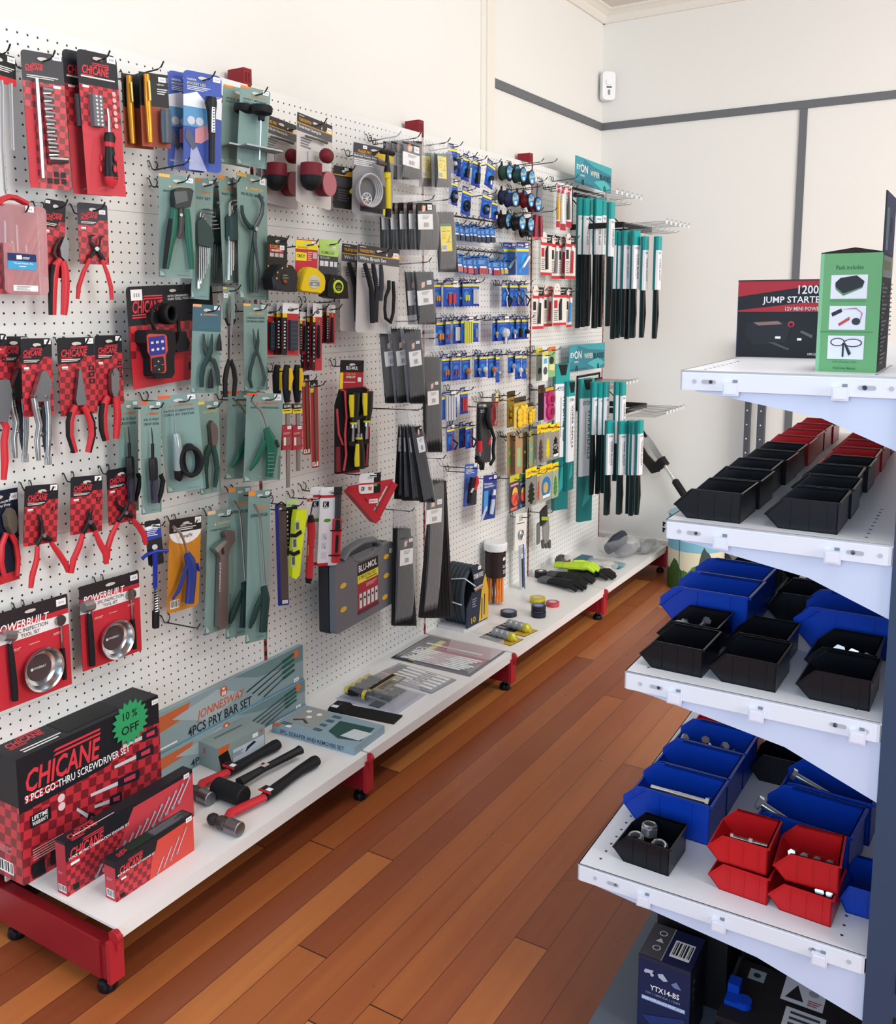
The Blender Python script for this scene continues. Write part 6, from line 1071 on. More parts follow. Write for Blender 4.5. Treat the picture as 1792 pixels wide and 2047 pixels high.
def wiper(f, x0, x1, y0, y1, split, off, lab, kind=0, txt=None, w=None, grp='packed wiper blades'):
    a = fr(f, ((x0 + x1) / 2, y0)); p = hx(a[0], a[1], BX + off); q = hx(*fr(f, ((x0 + x1) / 2, y1)), BX + off); L = p.z - q.z; s_ = hx(*fr(f, ((x0 + x1) / 2, split)), BX + off); Ls = p.z - s_.z
    W = w or .038; t = empty('wiper_blade_pack', p, (0, 0, -.42 if x1 - x0 > 68 else -.08)); tag(t, lab, 'wiper blade', grp)
    m = MB(); m.box((-.011, -W / 2, -Ls), (.011, W / 2, 0), 'e4e6ea'); m.box((-.0113, -W / 2 - .0003, -L * .13), (.0113, W / 2 + .0003, .003), TEAL)
    m.box((-.0115, -W / 2 - .0006, -Ls), (.0, -W / 2 + .001, 0), TLD)
    F = ((.0116, W * .32, -L * .2), (0, 0, -1), (0, -1, 0), (1, 0, 0), max(.03, Ls - L * .24), W * .6)
    draw(m, F, [('T', .02, .05, .42, txt or 'WIPER BLADE', '26282c', .8), ('F', .05, .7, .7, .15, 1, 'a')]); F = ((.0117, -W * .36, -L * .145), (0, 1, 0), (0, 0, -1), (1, 0, 0), W * .7, W * .3); draw(m, F, [('T', .05, .1, .8, 'EYON', '2a6a70', .85)])
    m.build('sleeve', t, smooth=False)
    m = MB()
    if kind == 0:
        m.box((-.006, -W * .42, -L), (.008, -W * .1, -Ls * .9), mat('15191b', .3)); m.tube([(.002, W * .1, -Ls * .9), (.008, W * .14, -(L + Ls) / 2), (.002, W * .1, -L * .995)], .0045, mat('1d2224', .4), 6); m.box((-.009, -W / 2, -L), (-.006, W / 2, -Ls), mat('245456', .35)); m.box((-.006, -W * .05, -L * .99), (-.001, W * .45, -Ls * .9), mat('30383a', .35))
    else: m.box((-.011, -W / 2, -L), (.011, W / 2, -Ls), mat('1c6f70', .35)); m.prism([(-W * .3, -L * .9), (W * .3, -(L + Ls) / 2), (W * .1, -Ls)], .0111, .0114, '2f9a98')
    m.build('blade' if kind == 0 else 'lower_sleeve', t); return t
def W4(f, L_, nm, off, y0, y1, sp, **k):
    for i, (a, b, o_) in enumerate(L_): wiper(f, a, b, y0 + (i % 2) * 8, y1 - (i % 3) * 10, sp, off + o_, 'packed wiper blade, %s from left %s' % (ORD[i], nm), **k)
W4(V_, [(145, 175, 0), (198, 228, .02), (245, 280, .0), (300, 375, .06), (372, 410, .03)], 'on upper inner hooks', .06, 495, 1820, 1070)
W4(V_, [(455, 490, .2)], 'beside black post on upper inner hooks', .06, 540, 1800, 1090)
W4(V_, [(500, 540, 0), (545, 590, .02), (600, 650, .05), (648, 690, .06), (690, 760, .1)], 'on upper outer hooks', .26, 830, 1930, 1420)
wiper(V_, 797, 840, 890, 1915, 1435, .4, 'single wiper blade hanging apart, left of the outermost on upper rack'); wiper(V_, 933, 972, 890, 1925, 1430, .46, 'outermost single wiper blade on the upper rack')
W4(W_, [(445, 512, .06), (515, 575, .08), (580, 625, .1)], 'on lower inner hooks', .1, 455, 1650, 1010)
W4(W_, [(712, 748, .12), (760, 800, .14)], 'hanging by itself behind lower outer bar', .14, 450, 1500, 1100)
W4(W_, [(585, 700, .0), (740, 815, .06), (845, 900, .09), (880, 935, .12), (945, 990, .15)], 'on lower outer hooks', .27, 870, 1870, 1440)
for a in ((60, 190, 260, 1810, 1250, .06, 'tall box of wiper refills under the lower sign, left one'), (188, 243, 450, 1600, 1300, .09, 'tall box of wiper refills, narrower right neighbour'), (325, 460, 420, 1930, 1450, .1, 'tall box of wiper refills standing alone before the lower rack')):
    t = wiper(W_, a[0], a[1], a[2], a[3], a[4], a[5], a[6], 1, 'WIPER REFILLS', .085 if a[1] - a[0] > 100 else .06, 'tall boxes of wiper refills')
    m = MB()
    for i in range(7): m.tube([(.004 + .002 * (i % 3), -.022 + .007 * i, -.06), (.008, -.026 + .008 * i, .004 + .003 * (i % 2))], .0022, mat('1a1414', .5), 5)
    m.prism([(-.03, .0), (.028, -.0), (.018, -.05), (-.012, -.05)], .0119, .0125, mat('120f10', .6)); m.build('refill_strips', t)['kind'] = 'stuff'
# long telescopic loppers leaning on the back wall
def pb(x, y, Y): a = fr(W_, (x, y)); return hy(a[0], a[1], Y)
t0 = pb(990, 970, 4.79); t1 = pb(1480, 1720, 4.7); dr = (t1 - t0); full = t0 + dr * ((t0.z - .0) / (t0.z - t1.z))
t = empty('telescopic_snow_brush', full); tag(t, 'black and silver long handled tool leaning against the back wall', 'long handled tool')
def on(u, o=0): return t0 + dr * u + Vector((o, 0, o * .6)) - t.location
m = MB(); m.tube([on(0), on(.1)], .014, KR, 8, .6); m.build('tip', t)
m = MB(); m.tube([on(.08), on(.2), on(.42)], [.018, .024, .022], CHROME, 4, .3, (0, 1, 0)); m.build('silver_blade', t)
m = MB(); m.tube([on(.03, -.04), on(.3, -.06), on(.5, -.05), on(.53, -.03)], [.01, .026, .03, .012], mat('1d1719', .5), 8, .5, (0, 1, 0)); m.build('black_head', t)
m = MB(); m.tube([on(.42), on(.52)], .026, KR, 10); m.cyl(on(.48, -.02), (0, -1, 0), .026, .02, KR, 12); m.build('joint', t)
m = MB(); m.tube([on(.52), on(.74)], .0115, mat('e2e2e4', .25, .8), 12); m.build('shaft', t)
m = MB(); m.tube([on(.72), on(.74), on(1.0), Vector((0, 0, .012))], [.012, .019, .019, .018], KR, 12); m.build('foam_grip', t)
# printed tin behind the white rack
ta = hz(1358, 1150, 0); t = empty('printed_tin', (-1.27, 4.55, 0)); tag(t, 'tall tin printed with a sky, hills and red vehicle behind the bins', 'tin')
m = MB(); R1, H1 = .135, .36
prof = [(0, 0), (R1, 0), (R1, H1), (0, H1)]; m.lathe((0, 0, 0), (0, 0, 1), [(0, .001), (R1, .001), (R1, .1)], '4a6a34', 28); m.lathe((0, 0, 0), (0, 0, 1), [(R1, .1), (R1, .2)], 'd8d4b8', 28); m.lathe((0, 0, 0), (0, 0, 1), [(R1, .2), (R1, H1)], '7ab4c8', 28); m.lathe((0, 0, 0), (0, 0, 1), [(R1 * 1.02, H1), (R1 * 1.02, H1 + .012), (0, H1 + .014)], '8ab0c0', 28)
def onc(a, z, r=1.004): return (R1 * r * math.cos(a), R1 * r * math.sin(a), z)
def patch(a0, a1, zs, col, r=1.004):
    n = len(zs) - 1; m.add([onc(a0 + (a1 - a0) * i / n, .003, r) if zs[0] >= 0 else onc(a0 + (a1 - a0) * i / n, -zs[0], r) for i in range(n + 1)] + [onc(a0 + (a1 - a0) * i / n, abs(z), r) for i, z in enumerate(zs)], [[i, i + 1, n + 2 + i, n + 1 + i] for i in range(n)], col)
patch(-2.6, -1.7, [.09, .1, .13, .16, .15, .11, .1], '3c5c2a'); patch(-1.9, -.9, [.08, .11, .1, .13, .14, .1, .08], '567a38')
patch(-1.35, -.55, [-.07, .11, .15, .17, .17, .13, .1], 'b0342c', 1.008); patch(-1.2, -.75, [-.14, .2, .23, .21, .2, .18], '3a4a44', 1.01); m.tube([onc(-1.9, .002), onc(-1.9, H1)], .0016, '2c4c58', 5)
m.build('printed_body', t)
m = MB()
for z in (.27, .3): m.tube([(-.128, -.03, z), (-.155, -.045, z + .012), (-.15, -.05, z - .005)], .006, KR, 6)
m.build('latch', t)
# ================================================================== goods on the base shelf
ZS = .144
def boxpx(name, lab, cat, f, fbl, ftl, ftr, dep, zs=ZS, col='k', fo=(), so=(), to=(), grp=None, w=None, yaw=None, bld=True, body='carton'):
    a, b, c = fr(f, fbl), fr(f, ftl), fr(f, ftr); P0 = hz(a[0], a[1], zs); H = hx(b[0], b[1], P0.x).z - zs; P1 = hz(c[0], c[1], zs + H)
    d = P1 - P0; yw = math.atan2(-d.x, d.y) if yaw is None else yaw; W = w or math.hypot(d.x, d.y)
    t = empty(name, P0, (0, 0, yw)); tag(t, lab, cat, grp); m = MB(); m.box((-dep, 0, 0), (0, W, H), col)
    draw(m, ((0, 0, H), (0, 1, 0), (0, 0, -1), (1, 0, 0), W, H), fo); draw(m, ((-dep, 0, H), (1, 0, 0), (0, 0, -1), (0, -1, 0), dep, H), so); draw(m, ((-dep, 0, H), (0, 1, 0), (1, 0, 0), (0, 0, 1), W, dep), to)
    m.build(body, t, smooth=False); return t, W, H
def sdriver(x, y, L, ang, k=1.):
    c, s_ = math.cos(ang), math.sin(ang); ar = 1.0
    def q(u, v): return (x + u * c - v * s_ * ar, y + (u * s_ + v * c) * 2.1)
    return [('P', [q(0, -.006), q(L * .55, -.008), q(L * .55, .008), q(0, .006)], 'd0d0d4'), ('P', [q(L * .55, -.018), q(L, -.022), q(L * 1.02, 0), q(L, .022), q(L * .55, .018)], '1b1d2c'), ('P', [q(L * .68, -.008), q(L * .92, -.01), q(L * .92, .01), q(L * .68, .008)], 'c84050')]
SD = sum([sdriver(*a) for a in ((.71, .3, .27, .02), (.64, .44, .3, .02), (.46, .57, .36, .05), (.36, .62, .16, .62), (.48, .68, .2, .1), (.35, .78, .13, .6))], [])
t, W_1, H_1 = boxpx('screwdriver_set_box', 'large chequered red and black screwdriver set box with green star', 'boxed tools', X1, (215, 1830), (165, 700), (1405, 130), .115, col='1b1b22',
    fo=[('P', [(0, .43), (.6, .4), (.78, .22), (1, .25), (1, 1), (0, 1)], CHB), ('C', .05, .12, .5), ('T', .04, .31, .062, '9 PCE GO-THRU SCREWDRIVER SET', 'w', .72)] + SD + [('R', .06, .48, .19, .58, '15151a'), ('T', .07, .49, .035, 'LIFETIME', 'w', .1), ('T', .07, .535, .032, 'WARRANTY', 'w', .1), ('E', .26, .46, .024, 'e8c8c8'), ('E', .26, .53, .024, 'e8c8c8'), ('F', .06, .75, .2, .1, 5, 'e0a0a0'), ('R', .05, .86, .13, .98, '15151a'), ('R', .17, .84, .25, .96, '15151a'), ('S', .94, .02, .05)],
    so=[('R', 0, .38, 1, 1, CHB), ('B', .2, .86, .5, .1), ('F', .2, .74, .5, .06, 4, 'd89098')], to=[('C', .06, .28, .24), ('F', .08, .72, .26, .2, 2, 'w'), ('R', .36, .12, .74, .85, '050507')])
st = empty('discount_star', Vector(t.location) + Matrix.Rotation(t.rotation_euler.z, 3, 'Z') @ Vector((.002, W_1 * .77, H_1 * .885)), (0, 0, t.rotation_euler.z)); tag(st, 'green starburst tag reading ten percent off on the screwdriver box', 'price tag')
m = MB(); m.prism([((.056 if i % 2 else .044) * math.cos(i * math.pi / 19 + .05), (.056 if i % 2 else .044) * math.sin(i * math.pi / 19 + .05)) for i in range(38)], .001, .0025, mat('2f9c62', .6)); draw(m, ((.0025, -.043, .044), (0, 1, 0), (0, 0, -1), (1, 0, 0), .086, .09), [('T', .24, .16, .22, '10 %', '14201a', .5), ('T', .16, .54, .24, 'OFF', '14201a', .62)]); m.build('star_card', st, smooth=False)
def span(n, x0, y0, x1, y1, L0, L1, col='c8c8d4'):
    o = []
    for i in range(n):
        u = i / max(1, n - 1); cx, cy, L = x0 + (x1 - x0) * u, y0 + (y1 - y0) * u, L0 + (L1 - L0) * u; dx, dy = L * .32, -L * 1.2
        o += [('P', [(cx - .005, cy), (cx + .008, cy), (cx + dx + .008, cy + dy), (cx + dx - .005, cy + dy)], col), ('E', cx, cy, .014, '9a9ab0'), ('E', cx + dx, cy + dy, .012, '9a9ab0')]
    return o
boxpx('spanner_set_box', 'middle sized red and black combination spanner set box', 'boxed tools', X1, (605, 1925), (590, 1440), (1710, 790), .032, col='1b1b22', grp='boxed spanner sets',
    fo=[('R', 0, .3, 1, 1, CHK), ('P', [(.0, .0), (.52, 0), (.46, .36), (0, .36)], '1b1b22'), ('P', [(.5, .08), (1, .08), (1, 1), (.3, 1)], 'c8404a'), ('C', .03, .17, .24), ('T', .02, .31, .05, '14 PCE METRIC COMBINATION SPANNER SET', 'w', .44), ('S', .92, .02, .05), ('R', .03, .42, .09, .47, 'w'), ('R', .04, .84, .08, .95, 'k')] + span(13, .2, .95, .86, .48, .12, .3),
    so=[('R', 0, .05, 1, 1, 'b03040'), ('B', .1, .82, .8, .13), ('F', .15, .58, .5, .05, 3, 'd890a0')], to=[('C', .04, .4, .2), ('F', .07, .75, .3, .15, 1, 'w')])
boxpx('spanner_set_box', 'small low red flare nut spanner box at the shelf front', 'boxed tools', X1, (1040, 1975), (1030, 1615), (1715, 1185), .034, col='1b1b22', grp='boxed spanner sets',
    fo=[('R', 0, .38, 1, 1, CHK), ('P', [(.48, .12), (1, .08), (1, 1), (.4, 1)], 'd04a40'), ('P', [(0, 0), (.54, 0), (.48, .4), (0, .42)], '1b1b22'), ('C', .05, .19, .28), ('T', .02, .35, .05, '4PCE METRIC FLARE NUT SPANNER SET', 'w', .46), ('S', .9, .02, .08), ('R', .06, .48, .12, .53, 'w'), ('R', .04, .86, .1, .96, 'k')] + span(4, .5, .95, .76, .75, .26, .42),
    so=[('R', 0, .16, 1, 1, 'b83a44'), ('B', .1, .74, .7, .2), ('F', .15, .45, .6, .08, 3, 'd890a0')], to=[('C', .08, .4, .16), ('R', .5, .1, .98, .9, '3a3a3e'), ('F', .52, .15, .42, .7, 5, '77777c'), ('R', .2, .1, .5, .9, '1c2c22')])
for i, (fbl_, ftl_, ftr_, zs_) in enumerate((((1478, 660), (1485, 415), 0, ZS), ((1450, 380), (1460, 85), 0, 0))):
    a = fr(X2, fbl_); b = fr(X2, ftl_)
    if i == 0: PR = hz(a[0], a[1], ZS); HB = hx(b[0], b[1], PR.x).z - ZS; z0 = ZS; WB = .68; xx = PR.x
    else: z0 = ZS + HB + .001; HB2 = hx(b[0], b[1], PR.x - .004).z - z0; xx = PR.x - .004
    hh = HB if i == 0 else HB2; yr = PR.y if i == 0 else hx(*fr(X2, (1455, 230)), xx).y
    t = empty('pry_bar_set_box', (xx, yr - WB, z0)); tag(t, ('long grey pry bar set box standing on the shelf, lower of two', 'long grey pry bar set box stacked on top, upper of two')[i], 'boxed tools', 'boxed pry bar sets')
    dep = xx - BX - .004; dep = min(dep, .06); m = MB(); m.box((-dep, 0, 0), (0, WB, hh), '8fa3a8')
    bars = sum([[('P', [(.62 + .035 * k, .52 + .12 * k), (.86, .2 + .15 * k), (.86, .225 + .15 * k), (.62 + .035 * k, .56 + .12 * k)], '20302e'), ('P', [(.85, .18 + .15 * k), (.93, .1 + .15 * k), (.94, .16 + .15 * k), (.86, .26 + .15 * k)], '1f5a48')] for k in range(4)], [])
    draw(m, ((0, 0, hh), (0, 1, 0), (0, 0, -1), (1, 0, 0), WB, hh), [('P', [(0, .12), (.3, .08), (.27, .4), (.1, .5), (0, .5)], 'c8683c'), ('P', [(.2, .3), (.45, .1), (.6, .5), (.4, .8)], 'a9b8bb'), ('P', [(.55, 0), (1, 0), (1, .45), (.7, .3)], '6f8a8c'), ('T', .33, .4, .28, 'JONNESWAY', 'd0582c', .28, .2), ('T', .28, .7, .24, '4PCS PRY BAR SET', '1f2a30', .37), ('E', .485, .22, .022, 'd0582c'), ('R', .478, .12, .492, .18, 'w'), ('R', .474, .22, .48, .32, 'w'), ('R', .482, .22, .488, .32, 'w'), ('R', .49, .22, .496, .32, 'w'), ('E', .95, .16, .018, 'e0703c'), ('S', .93, .84, .035), ('F', .12, .85, .1, .1, 1, 'w'), ('R', 0, .95, 1, 1, '5f90a4')] + bars)
    draw(m, ((-dep, 0, hh), (0, 1, 0), (1, 0, 0), (0, 0, 1), WB, dep), [('T', .4, .3, .5, 'JONNESWAY', 'c87860', .2), ('R', 0, .85, 1, 1, 'b8d0d8')]); m.build('carton', t, smooth=False)
boxpx('cutter_box', 'small grey boxed cable cutter in front of the pry bar boxes', 'boxed tools', X2, (655, 1310), (632, 1090), (1092, 860), .085, col='8b9a98',
      fo=[('P', [(0, 0), (.24, 0), (.2, .3), (.02, .35)], 'd0642c'), ('P', [(.0, .3), (.2, .25), (.28, .9), (.06, 1)], '181416'), ('T', .07, .7, .12, 'CHICANE', 'c83038', .14), ('R', .3, .35, .98, .95, 'c4d0d8'), ('P', [(.55, .72), (.6, .5), (.75, .4), (.8, .5), (.66, .6)], '20284a'), ('F', .3, .5, .22, .2, 4, '3c5054'), ('R', .72, .1, .84, .28, 'w'), ('E', .92, .14, .03, 'c86848')], so=[('F', .3, .2, .1, .5, 1, 'b06060')], to=[('F', .2, .3, .6, .2, 1, '5c6c6c')])
# scraper set, lying flat
def flat(name, lab, cat, f, c0, c1, c3, z0, th, col, ops=(), side=(), grp=None, body='tray'):
    """flat thing: c0 near-left, c1 near-right (along its front), c3 far-left corner, read on the plane of its top"""
    P = [hz(*fr(f, c), z0 + th) for c in (c0, c1, c3)]; U = (P[1] - P[0]); w = U.length; ang = math.atan2(U.y, U.x); V = P[2] - P[0]; Vd = Vector((-math.sin(ang), math.cos(ang), 0)); h = abs(V.dot(Vd)); sgn = 1 if V.dot(Vd) > 0 else -1
    t = empty(name, (P[0].x, P[0].y, z0), (0, 0, ang)); tag(t, lab, cat, grp); m = MB(); m.box((0, 0, 0), (w, sgn * h, th), col)
    if sgn > 0: draw(m, ((0, h, th), (1, 0, 0), (0, -1, 0), (0, 0, 1), w, h), ops); draw(m, ((0, 0, th), (1, 0, 0), (0, 0, -1), (0, -1, 0), w, th), side)
    m.build(body, t, smooth=False); return t, w, h
t, w_, h_ = flat('scraper_set_box', 'flat blue grey box with window, scraper and remover set', 'boxed tools', X3, (50, 735), (628, 895), (290, 597), ZS, .024, '8ca4b0',
    [('R', .05, .05, .4, .72, '9a9c98'), ('P', [(.1, .6), (.2, .5), (.3, .62), (.28, .66), (.2, .56), (.12, .66)], '3c4448'), ('E', .14, .2, .03, 'w'), ('E', .28, .22, .03, 'w'), ('E', .22, .4, .03, 'w'), ('P', [(.55, .25), (.95, .2), (.98, .75), (.75, .85), (.58, .7)], '2c504a'), ('P', [(.78, .4), (1, .4), (.96, .75), (.74, .75)], 'c8d4d8'), ('F', .42, .1, .1, .8, 4, '4a6068'), ('F', .05, .78, .12, .12, 2, '3a5058'), ('R', .14, .86, .2, .95, 'w'), ('R', 0, .9, .08, 1, 'd0642c')], [('T', .1, .25, .5, '5PC. SCRAPER AND REMOVER SET', '26343c', .78)], body='carton')
t, w_, h_ = flat('knife_sheath', 'black fabric knife sheath lying on the shelf', 'sheath', X3, (440, 628), (905, 722), (505, 575), ZS, .005, mat('1a1a1c', .7), (), body='base_layer')
m = MB(); m.hull([(-.0, .0, .005), (w_ * .25, .0, .005), (w_ * .25, h_, .005), (0, h_, .005)], [(.004, .004, .014), (w_ * .22, .004, .014), (w_ * .22, h_ - .004, .014), (.004, h_ - .004, .014)], KR); m.cyl((w_ * .13, h_ * .5, .014), (0, 0, 1), .007, .002, DST, 12); m.build('flap', t); m = MB(); m.box((.008, .006, .0142), (.03, .022, .0148), 'w'); m.build('sticker', t)
def blist(name, lab, cat, f, c0, c1, c3, dep, ops, col='d4d4dc', z0=ZS, bh=.03, grp=None, mt=None):
    t, w, h = flat(name, lab, cat, f, c0, c1, c3, z0, .003, col, ops, grp=grp, body='backing_card'); m = MB(); m.hull([(.012, .012, .003), (w - .012, .012, .003), (w - .012, h - .012, .003), (.012, h - .012, .003)], [(.016, .016, bh), (w - .016, .016, bh), (w - .016, h - .016, bh), (.016, h - .016, bh)], mt or BAG); m.build("blister", t, smooth=False); return t, w, h
t, w, h = blist('screwdriver_blister', 'clear blister of stubby black and yellow screwdrivers lying down', 'screwdriver set', X3, (500, 548), (918, 662), (740, 420), .04, [('R', .52, .05, .7, .95, '1f1c1a')], 'b8b8c8', bh=.05)
YK = mat('d8c030', .4)
for i in range(4):
    y = h * (.15 + .2 * i); m = MB(); m.tube([(w * .1, y, .024), (w * .2, y, .026), (w * .36, y, .026), (w * .46, y, .024)], [.012, .017, .013, .015], KR, 10); m.build('driver_handle', t); m = MB(); m.tube([(w * .09, y, .027), (w * .16, y, .03)], [.012, .0165], YK, 10); m.tube([(w * .4, y, .026), (w * .45, y, .026)], [.0165, .0155], YK, 10); m.build('yellow_band', t); m = MB(); m.tube([(w * .46, y, .024), (w * .78, y, .02)], [.005, .004], ZN, 8); m.build('driver_shaft', t)
m = MB(); m.box((w * .48, h * .12, .051), (w * .72, h * .9, .053), '8e8a80'); draw(m, ((w * .48, h * .9, .053), (1, 0, 0), (0, -1, 0), (0, 0, 1), w * .24, h * .78), [('R', 0, 0, .3, 1, '1d1a1a'), ('R', .3, 0, .36, 1, 'd8a030'), ('B', .45, .08, .45, .2), ('F', .45, .4, .4, .5, 6, '5a5650')]); m.build('printed_lid', t, smooth=False)
t, w, h = blist('saw_blade_blister', 'smaller clear blister of white saw blades beside the screwdriver blister', 'saw blades', X3, (765, 385), (1170, 512), (905, 287), .02, [('R', .0, .5, .3, 1, '7a5a50'), ('R', .3, 0, 1, 1, '9c9da2')], '8a8a90', bh=.012)
for i in range(5):
    m = MB(); y = h * (.14 + .17 * i); m.box((w * .2, y, .004), (w * .93, y + h * .09, .0055), 'w'); draw(m, ((w * .2, y + h * .09, .0055), (1, 0, 0), (0, -1, 0), (0, 0, 1), w * .73, h * .09), [('R', .45, .3, .7, .7, 'k')]); m.build('saw_blade', t, smooth=False)
t, w, h = blist('saw_blade_blister', 'large deep clear blister of reciprocating saw blades with black header', 'saw blades', X3, (885, 262), (1440, 392), (1130, 100), .04, [('R', 0, 0, .28, 1, '1c1c1e'), ('R', .28, 0, .95, .6, 'a02c3c'), ('R', .2, .1, .28, .95, 'd8cc40')], '77747a', bh=.012)
m = MB(); draw(m, ((w * .06, h * .06, .0035), (0, 1, 0), (1, 0, 0), (0, 0, 1), h * .85, w * .2), [('T', .02, .1, .5, 'BLU-MOL', 'w', .6), ('T', .05, .68, .22, 'RECIP BLADE SET', 'e8e8e0', .6)]); m.build('lettering', t, smooth=False)
m = MB(); m.hull([(w * .45, h * .55, .01), (w, h * .55, .01), (w, h, .01), (w * .3, h, .01)], [(w * .5, h * .6, .05), (w * .99, h * .6, .05), (w * .99, h * .97, .05), (w * .34, h * .97, .05)], BAG); m.build('raised_tray', t, smooth=False)
for i in range(9):
    m = MB(); y = h * (.07 + .055 * i) + (.16 * h if i == 8 else 0); x = w * (.12 + .03 * (i % 4)); m.box((x, y, .006), (x + w * .72, y + h * .035, .0075), 'w'); draw(m, ((x, y + h * .035, .0075), (1, 0, 0), (0, -1, 0), (0, 0, 1), w * .72, h * .035), [('R', .3, .3, .6, .7, 'c86060')]); m.build('saw_blade', t, smooth=False)
# hammers
def q2(x, y, z, f=X2): a = fr(f, (x, y)); return hz(a[0], a[1], z)
def hammer(lab, peen, face, hs, grip, neck):
    zc = ZS + .018; P, Fc = q2(*peen, zc), q2(*face, zc); c = (P + Fc) / 2; t = empty('ball_pein_hammer', (c.x, c.y, ZS)); tag(t, lab, 'hammer', 'red and black ball pein hammers'); o = Vector((c.x, c.y, ZS)); d = (Fc - P); L = d.length; d.normalize()
    p0 = P - o; m = MB(); m.lathe(p0, d, [(0, 0), (.01, .002), (.0145, .01), (.015, .018), (.011, .026), (.012, .03)], DST, 18); m.build('ball_pein', t)
    m = MB(); m.lathe(p0, d, [(.012, .028), (.0165, .036), (.0165, L - .05), (.013, L - .042)], mat('5a5552', .35, .7), 8); m.build('head_body', t); m = MB(); m.lathe(p0, d, [(.013, L - .044), (.018, L - .038), (.018, L - .002), (.0165, L), (0, L)], STEEL, 24); m.build('striking_face', t)
    a, b, g, e = [q2(*u, zc) - o for u in hs]; m = MB(); m.tube([Vector((0, 0, .018)), a, b], [.011, .0135, .0125], RC, 10, .75, (0, 0, 1)); m.build('red_neck', t)
    m = MB(); m.tube([b, b + (g - b) * .3, b + (g - b) * .7, g, e - (e - g) * .12, e], [.0135, .0155, .014, .0145, .018, .0165], KR, 12, .85, (0, 0, 1)); m.build('rubber_grip', t)
    m = MB(); u = b * .9 + g * .1; m.box((u.x - .018, u.y - .012, u.z + .012), (u.x + .018, u.y + .012, u.z + .0155), 'k'); m.box((u.x - .002, u.y - .008, u.z + .0155), (u.x + .014, u.y + .006, u.z + .016), 'w'); m.box((u.x - .02, u.y - .014, u.z + .0115), (u.x + .02, u.y - .011, u.z + .016), RC); m.build('swing_tag', t, smooth=False)
hammer('front ball pein hammer with red neck lying nearest the shelf edge', (560, 1735), (860, 1850), [(770, 1690), (1090, 1540), (1420, 1290), (1585, 1190)], 0, 0)
hammer('rear ball pein hammer with red neck beside the small grey box', (330, 1440), (580, 1560), [(500, 1410), (745, 1300), (1060, 1120), (1215, 1035)], 0, 0)
zc = ZS + .026; A, B = q2(625, 1440, zc), q2(900, 1540, zc); c = (A + B) / 2; o = Vector((c.x, c.y, ZS)); t = empty('rubber_mallet', o); tag(t, 'black rubber mallet between the two ball pein hammers', 'mallet')
m = MB(); d = (B - A).normalized(); L = (B - A).length; m.lathe(A - o, d, [(0, 0), (.022, 0), (.026, .004), (.0255, L * .5), (.026, L - .004), (.023, L), (0, L)], KR, 22); m.build('mallet_head', t)
a, b, e = q2(850, 1400, zc) - o, q2(1080, 1270, zc) - o, q2(1430, 1090, zc) - o; m = MB(); m.tube([a, b, b + (e - b) * .9, e], [.015, .0115, .0135, .016], KG, 8, .8, (0, 0, 1)); m.build('ribbed_handle', t); m = MB(); m.box((b.x - .016, b.y - .008, b.z + .011), (b.x + .012, b.y + .01, b.z + .0135), 'c8b8b4'); m.box((b.x - .006, b.y - .004, b.z + .0135), (b.x + .002, b.y + .006, b.z + .014), '30282c'); m.build('sticker', t, smooth=False)
# third bay goods
def q4(x, y, z=ZS): a = fr(X4, (x, y)); return hz(a[0], a[1], z)
p = q4(192, 655); t = empty('hose_reel_box', (p.x - .02, p.y, ZS), (0, 0, -.05)); tag(t, 'boxed coil of black garden hose with navy and yellow sleeve', 'hose')
HR = mat('2f3a42', .5); m = MB()
for k in range(6): m.tube([(-.09 + .0185 * k, .065 + .075 * math.cos(a * math.pi / 14), .125 + .113 * math.sin(a * math.pi / 14)) for a in range(29)], .0098, HR, 8)
m.build('coiled_hose', t)
m = MB(); m.box((-.1, -.02, 0), (.018, .15, .012), 'c8c8cc'); m.prism([(0, .01), (.155, .01), (.155, .16), (.13, .21), (.08, .25), (.03, .25), (.055, .19), (.045, .15), (0, .09)], .016, .02, '232c40')
draw(m, ((.0201, .0, .25), (0, 1, 0), (0, 0, -1), (1, 0, 0), .16, .24), [('P', [(.55, .98), (1, .98), (1, .5), (.85, .2), (.7, .4)], 'd0a838'), ('P', [(.68, .6), (.72, .6), (.7, .95), (.66, .95)], 'k'), ('P', [(.8, .55), (.84, .55), (.82, .9), (.78, .9)], 'k'), ('T', .3, .15, .08, 'XTREME FORCE', 'w', .45), ('F', .25, .55, .2, .16, 4, '8a90a0'), ('T', .2, .85, .1, '10', 'd0a838', .2), ('S', .5, .04, .14)]); m.build('sleeve', t, smooth=False)
m = MB(); m.tube([(-.06, -.02, .2), (.01, .0, .21), (.028, .05, .17)], .0025, 'c', 5); m.tube([(-.09, -.022, .12), (.01, -.02, .11)], .0025, 'c', 5); m.tube([(.025, .04, .155), (.034, .085, .165)], .009, CHROME, 8); m.build('fitting', t)
p = q4(395, 450); t = empty('cable_tie_tub', (p.x, p.y, ZS)); tag(t, 'clear tub with white lid and orange cable ties', 'tub'); m = MB(); m.lathe((0, 0, 0), (0, 0, 1), [(0, .001), (.043, .001), (.043, .25)], CLR, 24); m.build('clear_tub', t)
m = MB(); m.lathe((0, 0, 0), (0, 0, 1), [(.043, .23), (.047, .232), (.05, .238), (.05, .262), (.046, .266), (0, .266)], WM, 28); m.build('lid', t)
m = MB()
for k in range(14): a = k * .449; m.tube([(.03 * math.cos(a), .03 * math.sin(a), .01), (.029 * math.cos(a + .2), .029 * math.sin(a + .2), .22)], .006, ('d8742c', 'e08838', '4a2c24')[k % 3], 6)
m.build('orange_ties', t)['kind'] = 'stuff'
